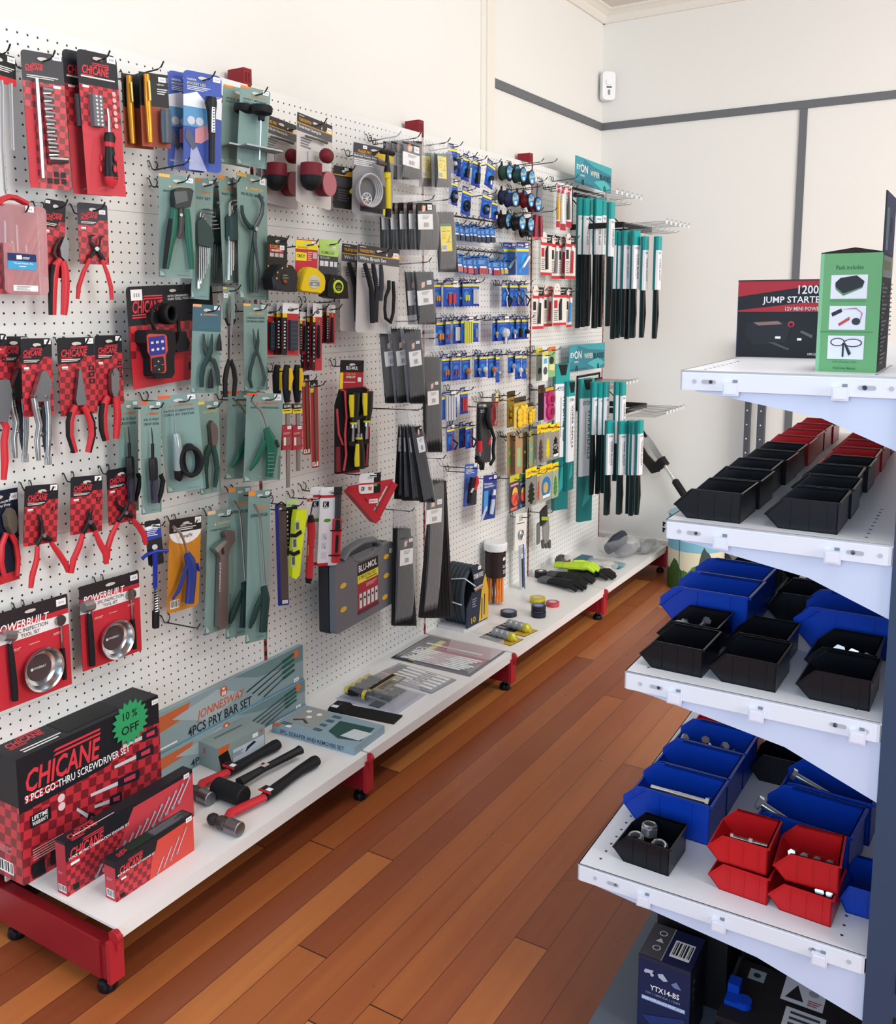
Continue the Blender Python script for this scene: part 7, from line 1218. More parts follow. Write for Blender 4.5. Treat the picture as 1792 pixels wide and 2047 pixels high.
m = MB(); m.lathe((0, 0, 0), (0, 0, 1), [(.0435, .12), (.0435, .225)], '2a1d1c', 24); draw(m, ((.0437, -.02, .215), (0, 1, 0), (0, 0, -1), (1, 0, 0), .04, .09), [('T', .05, .45, .14, 'Cable Ties', 'w', .9), ('S', .1, .1, .5), ('F', .1, .7, .8, .2, 3, 'c')]); m.build('label', t)
p = q4(590, 350); t = empty('marker_tube', (p.x, p.y, ZS), (0, -.04, 0)); tag(t, 'upright slim blue packaged tube standing alone by the board', 'tube'); m = MB(); m.box((-.006, -.016, 0), (.006, .006, .2), 'c0c4c8'); draw(m, ((.0061, -.016, .2), (0, 1, 0), (0, 0, -1), (1, 0, 0), .022, .2), [('B', .1, .03, .8, .2), ('R', .1, .3, .9, .95, '2c3038')]); m.box((-.005, .006, 0), (.0065, .016, .2), '2a4aa0'); m.build('package', t, smooth=False)
def roll(x, y, z, r, h, col, lab, top='8a8c98'):
    p = q4(x, y, z + h); t = empty('tape_roll', (p.x, p.y, z)); tag(t, lab, 'tape', 'rolls of electrical tape'); m = MB(); m.lathe((0, 0, 0), (0, 0, 1), [(r * .62, 0), (r, 0), (r, h), (r * .62, h), (r * .62, 0)], mat(col, .3), 28); m.build('tape', t); m = MB(); m.lathe((0, 0, 0), (0, 0, 1), [(r * .6, 0), (r * .6, h + .0006), (0, h + .0004)], mat(top, .4), 24); m.lathe((0, 0, 0), (0, 0, 1), [(r * .6, h + .001), (r * .8, h + .0008)], mat('3c58a0' if top == '8a8c98' else col, .4), 24); m.build('core_label', t)
roll(492, 508, ZS, .034, .017, '202226', 'single black tape roll, furthest left of the rolls'); roll(707, 510, ZS, .03, .02, '1a1c20', 'black tape roll, bottom of the pair stack'); roll(707, 466, ZS + .0205, .03, .02, '1d1f24', 'black tape roll, top of the pair stack')
roll(700, 425, ZS, .033, .012, 'b8a838', 'yellow tape roll, lower of two yellow ones', 'c8c090'); roll(700, 408, ZS + .0125, .033, .012, 'c4b43a', 'yellow tape roll, upper of two yellow ones', 'c8c090'); roll(808, 440, ZS, .028, .018, 'b84850', 'red tape roll, furthest right', 'd8a8ac')
for i, (cx, cy) in enumerate(((545, 640), (445, 705))):
    t, w, h = flat('hose_fitting_card', ('navy and yellow card of clear hose fittings, rear one', 'navy and yellow card of clear hose fittings, front one')[i], 'hose fittings', X4, (cx - 165, cy - 12), (cx + 60, cy + 50), (cx - 90, cy - 60), ZS, .002, '23283a', [('R', .62, 0, 1, 1, 'c8a030'), ('T', .02, .3, .12, 'HOSE FITTINGS', 'w', .35), ('F', .05, .6, .3, .2, 3, 'c')], grp='cards of hose fittings', body='backing_card')
    for k in range(4): m = MB(); x = w * (.34 + .17 * k); m.lathe((x - .014, h * .5, .018), (1, 0, 0), [(0, 0), (.012, 0), (.018, .006), (.018, .02), (.013, .026), (.01, .032), (0, .032)], mat('9a9ca0' if k < 3 else 'c8c040', .25, .3), 14); m.build('fitting', t)
# gloves
def glove(p0, ang, col, cuff, t, k=1.):
    c, s_ = math.cos(ang), math.sin(ang); Q = lambda u, v, z: (p0.x - t.location.x + (u * c - v * s_) * k, p0.y - t.location.y + (u * s_ + v * c) * k, z)
    m = MB(); m.tube([Q(0, 0, .014), Q(.05, 0, .018), Q(.1, 0, .02)], [.038, .044, .046], mat(col, .75), 10, .35, (0, 0, 1)); m.build('palm', t)
    for i, (v, L) in enumerate(((-.034, .065), (-.012, .08), (.011, .076), (.033, .058))): m = MB(); m.tube([Q(.09, v, .02), Q(.09 + L * .5, v * 1.15, .026), Q(.09 + L, v * 1.2, .012)], [.0125, .012, .009], mat(col, .75), 8); m.build('finger', t)
    m = MB(); m.tube([Q(.03, .035, .02), Q(.07, .062, .02), Q(.1, .07, .014)], [.014, .013, .01], mat(col, .75), 8); m.build('thumb', t)
    m = MB(); m.tube([Q(-.05, 0, .012), Q(0, 0, .015)], [.04, .038], mat(cuff, .8), 10, .3, (0, 0, 1)); m.build('cuff', t)
for i, (x, y, ang, col, cf, lab) in enumerate(((800, 310, -.2, '17181a', '5a5c5e', 'black work glove lying in front with grey cuff'), (850, 270, -.05, '1a1b1d', '4a4c4e', 'black work glove behind the front one beneath the lime glove'), (1010, 235, -.15, '1d1e1e', 'c8e040', 'lime cuffed black glove tips at the right of the glove heap'))):
    p = q4(x, y); t = empty('work_glove', (p.x, p.y, ZS)); tag(t, lab, 'gloves', 'work gloves on the base shelf'); glove(p, ang, col, cf, t, 1.05)
p = q4(900, 215, ZS + .02); t = empty('work_glove', (p.x, p.y, ZS + .03)); tag(t, 'bright lime green glove lying on top of black gloves', 'gloves', 'work gloves on the base shelf'); glove(p, .12, 'b8d838', 'a8c838', t, .95)
p = q4(722, 265); t = empty('strap_roll', (p.x, p.y, ZS)); tag(t, 'black roll of strapping behind the glove cuffs', 'roll'); m = MB(); m.lathe((0, 0, 0), (0, 0, 1), [(0, .001), (.028, .001), (.028, .03), (.012, .031), (0, .031)], KG, 24); m.build('roll', t); m = MB(); m.box((-.008, -.01, .0312), (.008, .01, .032), 'w'); m.build('sticker', t)
p = q4(870, 195); t = empty('wrapped_bundle', (p.x, p.y, ZS)); tag(t, 'small dark wrapped bundle with white label behind lime glove', 'bundle'); m = MB(); m.ball((0, 0, .032), (.032, .036, .032), mat('4a4446', .4), 14); m.build('bundle', t); m = MB(); m.box((.02, -.015, .04), (.034, .015, .062), 'c8c0c0'); m.box((.026, .0, .02), (.036, .024, .04), '8a2c34'); m.build('label', t, smooth=False)
def bagflat(lab, x, y, inner, cols, rx, ry, hz_, nm, cat):
    p = q4(x, y); t = empty(nm, (p.x, p.y, ZS)); tag(t, lab, cat); m = MB(); m.ball((0, 0, hz_ * .5), (rx, ry, hz_ * .5), BAG, 16); m.box((-rx * .9, ry * .6, .001), (rx * .6, ry * 1.3, .004), BAG); m.build('clear_bag', t)
    m = MB(); inner(m, rx, ry, hz_); m.build('contents', t)
bagflat('bagged teal wiping cloth lying behind the gloves', 1160, 170, lambda m, a, b, h: (m.box((-a * .9, -b * .5, .004), (a * .9, b * .3, .014), '2a7484'), m.box((-a * 1.0, -b * .7, .01), (-a * .5, b * .4, .022), '1e5c6e')), 0, .12, .1, .024, 'bagged_cloth', 'cloth')
bagflat('bag of pale beige rags right of the lime glove', 1130, 215, lambda m, a, b, h: [m.ball((a * .4 * math.cos(i), b * .6 * math.sin(i * 1.7), h * .5), (a * .35, b * .3, h * .4), 'c4bcb0', 8) for i in range(6)], 0, .09, .13, .034, 'rag_bag', 'rags')
bagflat('large bag holding dark navy mask near shelf far end', 1280, 105, lambda m, a, b, h: (m.tube([(-a * .2, -b * .7, h * .5), (0, -b * .3, h * .75), (0, b * .3, h * .75), (-a * .2, b * .7, h * .5)], [a * .3, a * .42, a * .42, a * .3], mat('2c3040', .6), 10, .7), m.ball((a * .3, 0, h * .3), (a * .4, b * .6, h * .25), mat('6a6c74', .5), 10)), 0, .1, .15, .1, 'mask_bag', 'safety mask')
bagflat('far bag of grey gloves at the end of the base shelf', 1450, 75, lambda m, a, b, h: [m.ball((a * .4 * math.cos(i), b * .6 * math.sin(i * 1.7), h * .45), (a * .35, b * .3, h * .35), ('6c6c6c', '8a8684', '4c4c50')[i % 3], 8) for i in range(7)], 0, .08, .14, .06, 'glove_bag', 'gloves')
# ================================================================== white end-on rack at the right
GA = 0.0187; GS = 1.5
GR = Matrix.Rotation(GA, 3, 'Z')
def gpx(x, y, Z, f=I1):      # point on a level plane (height above the floor), in rack coordinates
    a = fr(f, (x, y)); return GR.transposed() @ hz(a[0], a[1], Z)
def gpy(x, y, Y, f=I1):
    a = fr(f, (x, y)); r = GR.transposed() @ ray(*a); return Vector((0, 0, CAMZ)) + r * (Y / r.y)
rack = empty('white_shelf_rack', (0, 0, 0), (0, 0, GA)); tag(rack, 'white cantilever shelf rack on a dark blue post holding storage bins', 'shelf rack')
YE, YF, XS = 1.5, 2.75, -.104
zT, z3, z2, z1 = CAMZ - .1085, CAMZ - .3545, CAMZ - .628, CAMZ - 1.0105
BRK = mat('c6d2ea', .4)
def rhole(m, x, z, w, h): m.rr(x - w, z - h, x + w, z + h, min(w, h) * .98, 0, .0006, '5c6068')
for nm, z, xl, nclip, dk in (('top', zT, -.423, (.25, .74), 1), ('third', z3, -.44, (.27, .76), 0), ('second', z2, -.502, (.22, .55, .92), 1), ('lowest', z1, -.58, (.26, .53, .86), 1)):
    L = XS - xl; m = MB(); m.box((xl, YE, z - .003), (XS, YF, z), WHS); m.box((xl, YE, z - .031), (xl + .002, YF, z), WHS)
    m.box((xl, YE, z - .031), (XS - .002, YE + .002, z - .0), WHS); m.box((xl + .004, YE - .0012, z - .031), (XS - .006, YE, z - .004), WHS)
    # round and slotted punchings in the lip, rows of small holes in the tray
    def lip(u, w_, h_, col):
        x = xl + L * u; m.v; k0 = len(m.v); m.rr(x - w_, z - .017 - h_, x + w_, z - .017 + h_, min(w_, h_) * .98, 0, .0004, col); m.v[k0:] = [(p[1], YE - .0016 + p[0] * 0 - (.0004 if p[0] > 0 else 0), p[2]) for p in m.v[k0:]]
    for u, w_, h_, c in ((.07, .0035, .0035, 'b4bac4'), (.14, .011, .0032, 'aab0ba'), (.15, .003, .003, '3a2a2c'), (.85, .012, .0032, 'aab0ba'), (.84, .0036, .0036, '262c48'), (.95, .0035, .0035, 'b4bac4')): lip(u, w_, h_, c)
    for k in range(9):
        for xx in (xl + .03, XS - .04): m.cyl((xx + .002 * k * (1 if xx < -.3 else -1) * 0, YE + .035 + .028 * k, z), (0, 0, 1), .0026, .0004, '3a3e46', 8)
    sh = m.build('shelf', rack, smooth=False)
    for u in nclip:
        c = MB(); x = xl + L * u; c.box((x - .0115, YE - .009, z - .037), (x + .0115, YE + .0, z - .017), mat('d4d9e6', .35)); c.box((x - .009, YE - .0105, z - .034), (x + .009, YE - .009, z - .02), mat('dfe3ee', .3)); c.box((x + .002, YE - .0035, z - .017), (x + .009, YE - .0012, z - .0125), '7a808a'); c.build('clip', sh, smooth=False)
    # tapering end bracket
    def brk(y):
        b = MB(); d = {'top': .08, 'third': .083, 'second': .099, 'lowest': .083}[nm]
        pts = [(xl + .02, z - .031), (xl + .026, z - .034), (xl + .05, z - .0365), (xl + L * .66, z - .03 - d * .44), (XS, z - .03 - d), (XS, z - .031)]
        b.prism(pts, y, y + .003, BRK, 1); b.build('bracket', rack, smooth=False)
    brk(YE + .004); brk(YF - .01)
m = MB(); m.box((XS, YE - .002, 0), (XS + .085, YE + .04, 2.05), NAV)
for k in range(24): m.box((XS + .042, YE - .0026, .12 + k * .075), (XS + .046, YE - .002, .155 + k * .075), '14181f')
m.build('post', rack, smooth=False); m = MB(); m.box((XS, YF - .04, 0), (XS + .085, YF, 2.05), NAV); m.build('post', rack, smooth=False)
m = MB(); m.box((XS + .03, YE + .04, .05), (XS + .034, YF - .04, 2.0), mat('dfe3ea', .5)); m.build('back_panel', rack, smooth=False)
m = MB(); m.box((-.56, YE - .02, .0), (XS, YF, .05), mat('4a5462', .5)); m.box((-.565, YE - .022, .042), (XS, YF + .002, .052), mat('56606e', .45)); m.build('base_plinth', rack, smooth=False)
# bins
def bin_(x0, y0, z, L, W, H, mt, lab, grp, rot=0., ribs=3, big=0):
    """open-fronted bin, its low lip pointing to -x of the rack; x0,y0 = near back bottom corner"""
    p = GR @ Vector((x0, y0, z)); t = empty('storage_bin', p, (0, 0, GA + rot)); tag(t, lab, 'storage bin', grp)
    t0 = .0022; f0, lip_, tf = L * .2, H * (.42 if not big else .45), L * .26
    prof = [(0, 0), (-(L - f0), 0), (-L, lip_), (-(L - f0 * .35), lip_ + H * .12), (-(L - tf), H), (0, H)] if not big else [(0, 0), (-(L - f0), 0), (-L, lip_), (-L, lip_ + H * .2), (-(L - tf * .6), H * .96), (-(L - tf), H), (0, H)]
    m = MB()
    for y in (0, W - t0): m.prism(prof, y, y + t0, mt, 1)
    m.box((-(L - f0), 0, 0), (0, W, t0), mt); m.box((-t0, 0, 0), (0, W, H), mt)
    m.hull([(-(L - f0), 0, 0), (-(L - f0), W, 0), (-(L - f0) + t0, W, 0), (-(L - f0) + t0, 0, 0)], [(-L, 0, lip_), (-L, W, lip_), (-L + t0 * 1.5, W, lip_), (-L + t0 * 1.5, 0, lip_)], mt)
    r = .0035 if not big else .0055
    m.box((-(L - tf), -r * .5, H - r), (0, t0, H), mt); m.box((-(L - tf), W - t0, H - r), (0, W + r * .5, H), mt); m.box((-t0, 0, H - r), (r, W, H), mt)
    m.tube([(-(L - tf), -.0002, H - r * .5), (-(L - f0 * .35), 0, lip_ + H * .14), (-L + .001, 0, lip_)], r * .5, mt, 6); m.tube([(-(L - tf), W, H - r * .5), (-(L - f0 * .35), W, lip_ + H * .14), (-L + .001, W, lip_)], r * .5, mt, 6)
    m.tube([(-L + .001, 0, lip_), (-L + .001, W, lip_)], r * .6, mt, 6)
    for k in range(ribs): x = -(L - f0) + (L - f0) * (k + .6) / ribs * .93; m.box((x, -.0012, H * .02), (x + .0016, 0, H * .93), mt); m.box((x, W, H * .02), (x + .0016, W + .0012, H * .93), mt)
    m.build('tub', t, smooth=False); return t
for i, (x0, nm) in enumerate(((-.328, 'left'), (-.184, 'right'))):
    n = 9 if i == 0 else 8
    for k in range(n):
        red = k >= (5 if i == 0 else 4); dk = (0, .004, -.003, .002, .0, .003, -.002, 0, .003)[k]
        bin_(x0 + dk, 1.528 + k * .124, z3, .107, .112, .05, REDB if red else BLK, '%s empty bin, %s from the front in %s row on the bin only shelf' % ('red' if red else 'black', ORD[k], nm), 'small empty bins in two rows', .02 * (k % 3 - 1) * .5)
for i, x0 in enumerate((-.381, -.263, -.125)):
    pos = ('left', 'middle', 'right')[i]
    bin_(x0, 1.535, z2, .108, .105, .05, BLK, 'front %s small black bin on the shelf of black and blue bins' % pos, 'small black bins in pairs', -.03)
    bin_(x0 - .006, 1.652, z2, .108, .105, .05, BLK, 'black bin close behind the front %s black bin' % pos, 'small black bins in pairs', -.03)
bin_(-.36, 1.775, z2, .168, .12, .078, BLU, 'large blue bin behind the left pair of black bins', 'large blue bins', -.03, 2, 1); bin_(-.36, 1.9, z2, .168, .12, .078, BLU, 'second large blue bin behind the left pair', 'large blue bins', -.03, 2, 1)
bin_(-.112, 1.775, z2, .168, .12, .078, BLU, 'large blue bin behind the right pair of black bins', 'large blue bins', -.03, 2, 1); bin_(-.112, 1.9, z2, .168, .12, .078, BLU, 'second large blue bin behind the right pair', 'large blue bins', -.03, 2, 1)
for i, (x0, y0, mt_, lb) in enumerate(((-.235, 1.9, BLK, 'black bin between the large blue bins'), (-.235, 2.02, BLK, 'black bin further back between blue bins, with bolts'), (-.37, 2.05, BLK, 'black bin behind the left blue pair'), (-.37, 2.17, BLK, 'second black bin behind the left blue pair'), (-.25, 2.17, BLK, 'deep black bin holding long bolts far back'), (-.36, 2.3, BLU, 'furthest blue bin at the shelf back left'))):
    bin_(x0, y0, z2, .115, .112, .06 if mt_ is BLK else .078, mt_, lb, 'rear bins on the mixed shelf', 0)
bin_(-.428, 1.545, z1, .105, .095, .052, BLK, 'small black bin holding three large nuts', 'front bins on the lowest shelf', -.04)
for k, lb in enumerate(('front large blue bin with two long bolts on lowest shelf', 'middle large blue bin in the left row on lowest shelf', 'rear large blue bin full of short bolts on lowest shelf')): bin_(-.392 + .004 * k, 1.678 + .122 * k, z1, .168, .115, .08, BLU, lb, 'large blue bins', -.03, 2, 1)
bin_(-.39, 2.05, z1, .15, .115, .075, REDB, 'red bin just visible behind the left blue row', 'front bins on the lowest shelf')
bin_(-.262, 1.55, z1, .1, .1, .05, REDB, 'red bin at the bottom of the left red stack', 'stacked red bins', -.06); bin_(-.266, 1.556, z1 + .05, .1, .1, .05, REDB, 'red bin at the top of the left red stack', 'stacked red bins', -.02)
bin_(-.162, 1.545, z1, .1, .1, .05, REDB, 'red bin at the bottom of the right red stack', 'stacked red bins', -.06); bin_(-.156, 1.56, z1 + .052, .1, .1, .05, REDB, 'red bin at the top of the right red stack', 'stacked red bins', .05)
bin_(-.155, 1.69, z1, .175, .12, .085, BLU, 'large blue bin behind the red stacks with a long bolt', 'large blue bins', -.1, 2, 1); bin_(-.135, 1.83, z1, .175, .12, .085, BLU, 'second large blue bin behind the red stacks', 'large blue bins', -.06, 2, 1)
bin_(-.275, 1.98, z1, .11, .11, .06, BLK, 'black bin between the two rows on the lowest shelf', 'front bins on the lowest shelf'); 
bin_(-.02 + .0, 1.56, z1, .11, .1, .06, BLU, 'blue bin half hidden by the dark post', 'large blue bins', .1, 2, 1) if 0 else None
bin_(-.106, 1.6, z1, .05, .1, .05, BLU, 'blue bin half hidden by the dark post', 'bin by the post', 0, 2)
# bolts and nuts
NUTM = mat('c4ccd0', .22, .9)
def hexa(m, c, ax, r, h, mt): m.lathe(c, ax, [(0, 0), (r, 0), (r, h), (0, h)], mt, 6)
def bolt(a, b, r, lab, grp='steel bolts in the bins', nut=0):
    a, b = GR @ Vector(a), GR @ Vector(b); t = empty('hex_bolt', a); tag(t, lab, 'bolt', grp); d = (b - a).normalized(); L = (b - a).length; m = MB(); hexa(m, (0, 0, 0), d, r * 1.9, r * 1.3, NUTM); m.build('head', t)
    m = MB(); m.lathe((0, 0, 0), d, [(r * .98, r * 1.2), (r, L * .6)] + [(r * (.93 if i % 2 else 1), L * .6 + L * .4 * i / 14) for i in range(15)] + [(0, L)], NUTM, 12); m.build('shank', t)
    if nut: m = MB(); hexa(m, d * (L * .5), d, r * 1.9, r * 1.6, NUTM); m.build('nut', t)
def nut(c, r, ax, lab):
    c = GR @ Vector(c); t = empty('lock_nut', c); tag(t, lab, 'nut', 'large lock nuts in the black bin'); ax = Vector(ax).normalized(); m = MB(); m.lathe((0, 0, 0), ax, [(r * .55, 0), (r, 0), (r, r * .9), (r * .82, r * .95)], NUTM, 6); m.lathe((0, 0, 0), ax, [(r * .85, r * .9), (r * .84, r * 1.2), (r * .7, r * 1.3), (r * .55, r * 1.25), (r * .55, 0)], NUTM, 20); m.build('nut_body', t); m = MB(); m.lathe((0, 0, 0), ax, [(r * .7, r * 1.28), (r * .56, r * 1.22), (r * .56, r * 1.0)], mat('3c4470', .4), 20); m.build('nylon_ring', t)
nut((-.497, 1.578, z1 + .022), .0165, (-.1, -.25, 1), 'left large lock nut lying in the black bin'); nut((-.455, 1.578, z1 + .02), .0165, (.1, -.3, 1), 'right large lock nut lying in the black bin'); nut((-.485, 1.612, z1 + .028), .0165, (0, .1, 1), 'raised rear lock nut in the black bin')
bolt((-.402, 1.72, z1 + .062), (-.52, 1.735, z1 + .055), .0055, 'upper long bright bolt across the front blue bin'); bolt((-.405, 1.705, z1 + .038), (-.5, 1.7, z1 + .03), .0055, 'lower long bolt in the front blue bin'); bolt((-.405, 1.835, z1 + .04), (-.5, 1.85, z1 + .03), .005, 'bolt whose head shows in the middle blue bin')
for k, (x, y, a) in enumerate(((-.52, 1.98, .4), (-.46, 1.97, -.5), (-.435, 1.985, .6), (-.41, 1.96, .2), (-.48, 1.99, 1.2))): bolt((x, y, z1 + .058), (x - .03 * math.cos(a), y + .025 * math.sin(a), z1 + .03), .0048, 'short bolt in the rear blue bin, %s of five' % ORD[k], 'short bolts in the rear blue bin')
bolt((-.335, 1.59, z1 + .082), (-.275, 1.6, z1 + .078), .0038, 'thin bolt with nut in the top left red bin', nut=1)
for k in range(4): bolt((-.235 + .02 * k, 1.6, z1 + .078), (-.232 + .02 * k, 1.63, z1 + .066), .0035, 'small bolt in the top right red bin, %s of four' % ORD[k], 'small bolts in the top right red bin')
for k in range(2): bolt((-.185 + .017 * k, 1.572, z1 + .04), (-.19 + .018 * k, 1.6, z1 + .025), .004, 'small bolt in the bottom right red bin, %s of two' % ORD[k], 'small bolts in the bottom right red bin')
bolt((-.318, 1.725, z1 + .088), (-.19, 1.73, z1 + .03), .0068, 'thick dark bolt slanting in the blue bin behind red stacks'); bolt((-.282, 1.87, z1 + .088), (-.17, 1.88, z1 + .04), .006, 'thick bolt slanting in the second blue bin behind')
for k, (x, y, z, dx, dz) in enumerate(((-.415, 1.7, .046, -.02, -.024), (-.428, 1.69, .03, -.02, -.006), (-.405, 1.68, .032, -.012, -.018), (-.455, 1.7, .034, -.02, -.006))): bolt((x, y, z2 + z), (x + dx, y + .012, z2 + z + dz), .0042, 'bolt in the rear left black bin, %s of four' % ORD[k], 'bolts in the rear left black bin')
bolt((-.325, 1.67, z2 + .03), (-.27, 1.668, z2 + .022), .0035, 'single bolt in the rear middle black bin')
for k in range(3): bolt((-.19 + .022 * k, 1.69, z2 + .034 - .003 * k), (-.188 + .022 * k, 1.72, z2 + .02), .006, 'bolt in the rear right black bin, %s of three' % ORD[k], 'bolts in the rear right black bin')
for k in range(4): bolt((-.31 + .022 * k, 2.06 + .01 * k, z2 + .05), (-.29 + .02 * k, 2.09, z2 + .025), .0045, 'bolt in the far black bin, %s of four' % ORD[k], 'bolts in the far black bin')
bolt((-.325, 2.2, z2 + .075), (-.29, 2.22, z2 + .02), .004, 'long upright bolt in the deepest black bin')
# boxes on the top shelf
def gbox(name, lab, cat, x0, x1, y, dep, z, H, col, fo, so=(), to=(), rot=0.):
    p = GR @ Vector((x0, y, z)); t = empty(name, p, (0, 0, GA + rot)); tag(t, lab, cat); W = x1 - x0; m = MB(); m.box((0, 0, 0), (W, dep, H), col)
    draw(m, ((0, 0, H), (1, 0, 0), (0, 0, -1), (0, -1, 0), W, H), fo); draw(m, ((W, 0, H), (0, 1, 0), (0, 0, -1), (1, 0, 0), dep, H), so); draw(m, ((0, dep, H), (1, 0, 0), (0, -1, 0), (0, 0, 1), W, dep), to)
    m.build('carton', t, smooth=False); return t, W, H
a = gpx(1472, 713, zT); bz = gpy(1477, 563, a.y)
t, W, H = gbox('jump_starter_box', 'black and red jump starter box behind the green box', 'boxed goods', a.x, a.x + .2, a.y, .11, zT, bz.z - zT, '101218',
     [('P', [(0, 0), (1, 0), (1, .38), (0, .38)], 'a82430'), ('P', [(0, .2), (1, -.0), (1, .14), (.45, .38), (0, .38)], '15161c'), ('P', [(.0, .38), (.62, .28), (1, .3), (1, .4), (0, .4)], 'a82430'), ('T', .55, .06, .11, '1200A', 'e8e8ea', .25), ('T', .23, .2, .11, 'JUMP STARTER', 'e8e8ea', .57), ('T', .44, .335, .05, '12V MINI POWERFUL', 'd0c8c8', .4), ('P', [(.08, .56), (.2, .52), (.45, .52), (.5, .6), (.46, .8), (.16, .84), (.08, .7)], '1a1d24'), ('P', [(.15, .54), (.38, .52), (.42, .56), (.2, .58)], '8a6a64'), ('E', .5, .56, .03, 'b83038'), ('E', .5, .565, .018, '15161c'), ('R', .36, .72, .41, .75, 'w'), ('P', [(.3, .8), (.36, .8), (.5, .88), (.48, .9)], '4a4c50'), ('P', [(.58, .66), (.6, .64), (.7, .7), (.69, .74)], '5a5c60'), ('R', .56, .74, .6, .77, 'w'), ('T', .66, .93, .03, 'HPS1200A', 'c', .12)])
m = MB(); m.box((-.001, -.001, H), (W, .004, H + .0025), '3a2c2c'); m.build('lid_flap', t, smooth=False)
m = MB(); m.box((-.001, 0, 0), (.0, .1, H), mat('4a5c88', .3)); m.build('side_panel', t, smooth=False)
a = gpx(1630, 742, zT); bz = gpy(1632, 508, a.y); b = gpx(1755, 744, zT); c = gpx(1792, 738, zT)
W0 = b.x - a.x; H0 = bz.z - zT; ROT = .0
pw = lambda y, c: ('R', .19, y, .78, y + .2, 'e4e8f0')
t, W, H = gbox('power_pack_box', 'green power pack box with open flap at the top right', 'boxed goods', a.x, a.x + W0, a.y, .15, zT, H0, '22241f',
     [('R', 0, 0, 1, 1, '69a870'), ('R', 0, 0, .06, 1, '84c096'), ('T', .26, .1, .035, 'Pack includes', '2c5c38', .44), pw(.18, 0), pw(.44, 0), pw(.69, 0), ('P', [(.26, .26), (.34, .21), (.6, .19), (.73, .24), (.7, .29), (.4, .355), (.27, .3)], '5a8a5c'), ('P', [(.26, .245), (.34, .205), (.6, .185), (.73, .235), (.7, .28), (.4, .335), (.27, .28)], '22242a'),
      ('P', [(.22, .5), (.38, .46), (.4, .49), (.24, .53)], '24242c'), ('P', [(.34, .59), (.52, .53), (.53, .555), (.36, .61)], 'c04a40'), ('E', .63, .57, .07, '30343a', .03), ('P', [(.36, .47), (.62, .455), (.73, .5), (.7, .56), (.69, .56), (.71, .5), (.62, .465)], 'a07a88'), ('E', .35, .745, .12, '3a2430', .035), ('E', .35, .745, .1, 'e4e8f0', .027), ('E', .6, .75, .15, '3a2430', .035), ('E', .6, .75, .13, 'e4e8f0', .027), ('R', .43, .75, .46, .87, '20202a'), ('P', [(.46, .76), (.48, .75), (.58, .84), (.54, .86)], '20202a'), ('F', .19, .395, .58, .012, 1, '4a8a54'), ('F', .05, .655, .86, .012, 1, '3a7a44'), ('T', .28, .905, .018, 'USB Charging Cable', '3c7c48', .4), ('T', .3, .955, .02, 'PLUS User Manual', '2c6c38', .36)],
     so=[('R', 0, .18, 1, .2, 'c8ccc0'), ('R', .0, .02, 1, .18, 'c4c8b8'), ('R', .1, .06, .8, .14, 'a8a880')] + [('R', .06, .25 + i * .035, .2 + .12 * ((i * 3) % 4), .262 + i * .035, 'b0b0b0') for i in range(20)] + [('R', .7, .25 + i * .04, .9, .262 + i * .04, '8a8a8a') for i in range(12)])
m = MB(); m.prism([(0, 0), (W, 0), (W, .0015), (.55 * W, .0085), (0, .0015)], .0, .15, mat('241f1a', .7), 1); m.v = [(x, y, z + H) for x, y, z in m.v]; m.build('top_flap', t, smooth=False)
m = MB(); m.box((W - .0015, 0, H), (W, .15, H + .09), '262433'); draw(m, ((W, 0, H + .09), (0, 1, 0), (0, 0, -1), (1, 0, 0), .15, .09), [('R', 0, 0, 1, 1, '474a78'), ('R', .1, .25, .35, .8, '8ab0a8'), ('R', .12, .8, .33, .95, 'b0b8d0'), ('E', .6, .5, .08, 'k')]); m.build('side_flap', t, smooth=False)
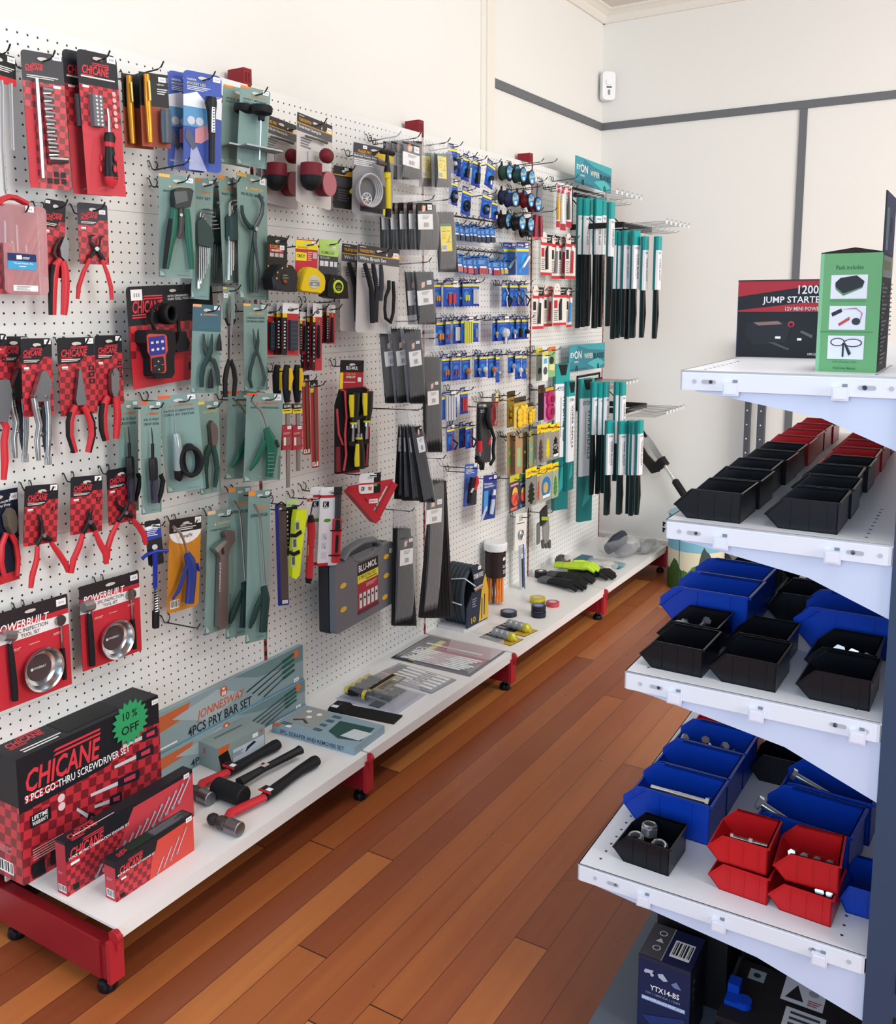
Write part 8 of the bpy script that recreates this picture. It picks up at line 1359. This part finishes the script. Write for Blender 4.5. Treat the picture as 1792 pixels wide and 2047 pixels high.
# batteries on the base
ZB_ = .052
a = gpy(1277.7, 1905, 1.56); b = gpy(1382, 1938, 1.56); Wb = b.x - a.x
t, W, H = gbox('motorcycle_battery_box', 'tall navy motorcycle battery box with vehicle icons and barcode', 'boxed battery', a.x, b.x, 1.56, .1, ZB_, a.z - ZB_, '1a2348',
   [('T', .24, .34, .065, 'YTX14-BS', 'w', .56), ('T', .16, .435, .035, '12V | 180CCA | 12AH', '8a90b0', .66), ('R', .08, .5, .92, .55, '8aa0cc'), ('T', .1, .508, .032, 'MAINTENANCE FREE AGM', 'e8ecf4', .8), ('E', .15, .19, .035, 'b0b8c8'), ('E', .27, .21, .035, 'b0b8c8'), ('P', [(.13, .16), (.3, .15), (.26, .2), (.16, .2)], 'b0b8c8'), ('P', [(.38, .17), (.48, .15), (.58, .22), (.5, .24), (.4, .21)], 'b0b8c8'), ('P', [(.64, .24), (.74, .19), (.84, .27), (.7, .27)], '6a78a8'), ('P', [(.1, .75), (.9, .62), (.95, .72), (.3, .86)], '26346c'), ('R', .0, .0, 1, .045, '232a3e')],
   so=[('R', 0, 0, 1, 1, '141624'), ('F', .2, .2, .1, .6, 6, '4a4c58')], to=[('R', 0, 0, .42, 1, '4c4a50'), ('R', .42, 0, .44, 1, 'a0a0a8'), ('B', .52, .3, .38, .5), ('E', .25, .7, .08, 'c'), ('E', .25, .7, .06, '4c4a50'), ('P', [(.17, .52), (.33, .52), (.25, .4)], 'c'), ('E', .25, .25, .08, 'c'), ('E', .25, .25, .06, '4c4a50')])
gbox('battery_carton', 'plain black battery carton directly behind the navy battery box', 'boxed battery', a.x - .005, a.x + .13, 1.69, .16, ZB_, .26, '101114', [])
def cbat(lab, x0, x1, y0, dep, H, extra):
    t, W, H_ = gbox('car_battery', lab, 'battery', x0, x1, y0, dep, ZB_, H, '121317', [], (), extra); m = MB(); m.box((.0, .01, H), (W, dep - .01, H + .012), mat('16171b', .5), 0)
    m.build('cover', t, smooth=False); return t, W, H_
t, W, H = cbat('large black battery with blue terminal cap and white warning labels', -.335, -.115, 1.53, .19, .098, [])
m = MB(); draw(m, ((0, .18, H + .0122), (1, 0, 0), (0, -1, 0), (0, 0, 1), W, .17), [('R', .12, .1, .25, .28, '8a9aa0'), ('E', .185, .19, .03, '202428'), ('R', .4, .02, .72, .42, 'd0d4dc'), ('P', [(.43, .36), (.5, .12), (.57, .36)], '1c1c20'), ('E', .63, .18, .04, '9a9ea8'), ('F', .6, .3, .1, .1, 3, 'a83848'), ('R', .46, .5, .76, .95, 'c8ccd4'), ('F', .5, .55, .22, .34, 4, '3a3c44')]); m.build('labels', t, smooth=False)
m = MB(); m.box((.005, .07, H + .012), (.025, .095, H + .036), BLU); m.box((.005, .045, H + .012), (.04, .075, H + .02), BLU); m.cyl((.036, .058, H + .012), (0, 0, 1), .014, .012, BLU, 16); m.build('terminal_cap', t)
m = MB(); m.box((.005, .1, H + .012), (.01, .16, H + .03), mat('26282c', .6)); m.build('cell_ribs', t)
cbat('second black battery behind the one with the blue cap', -.335, -.115, 1.74, .17, .11, [])
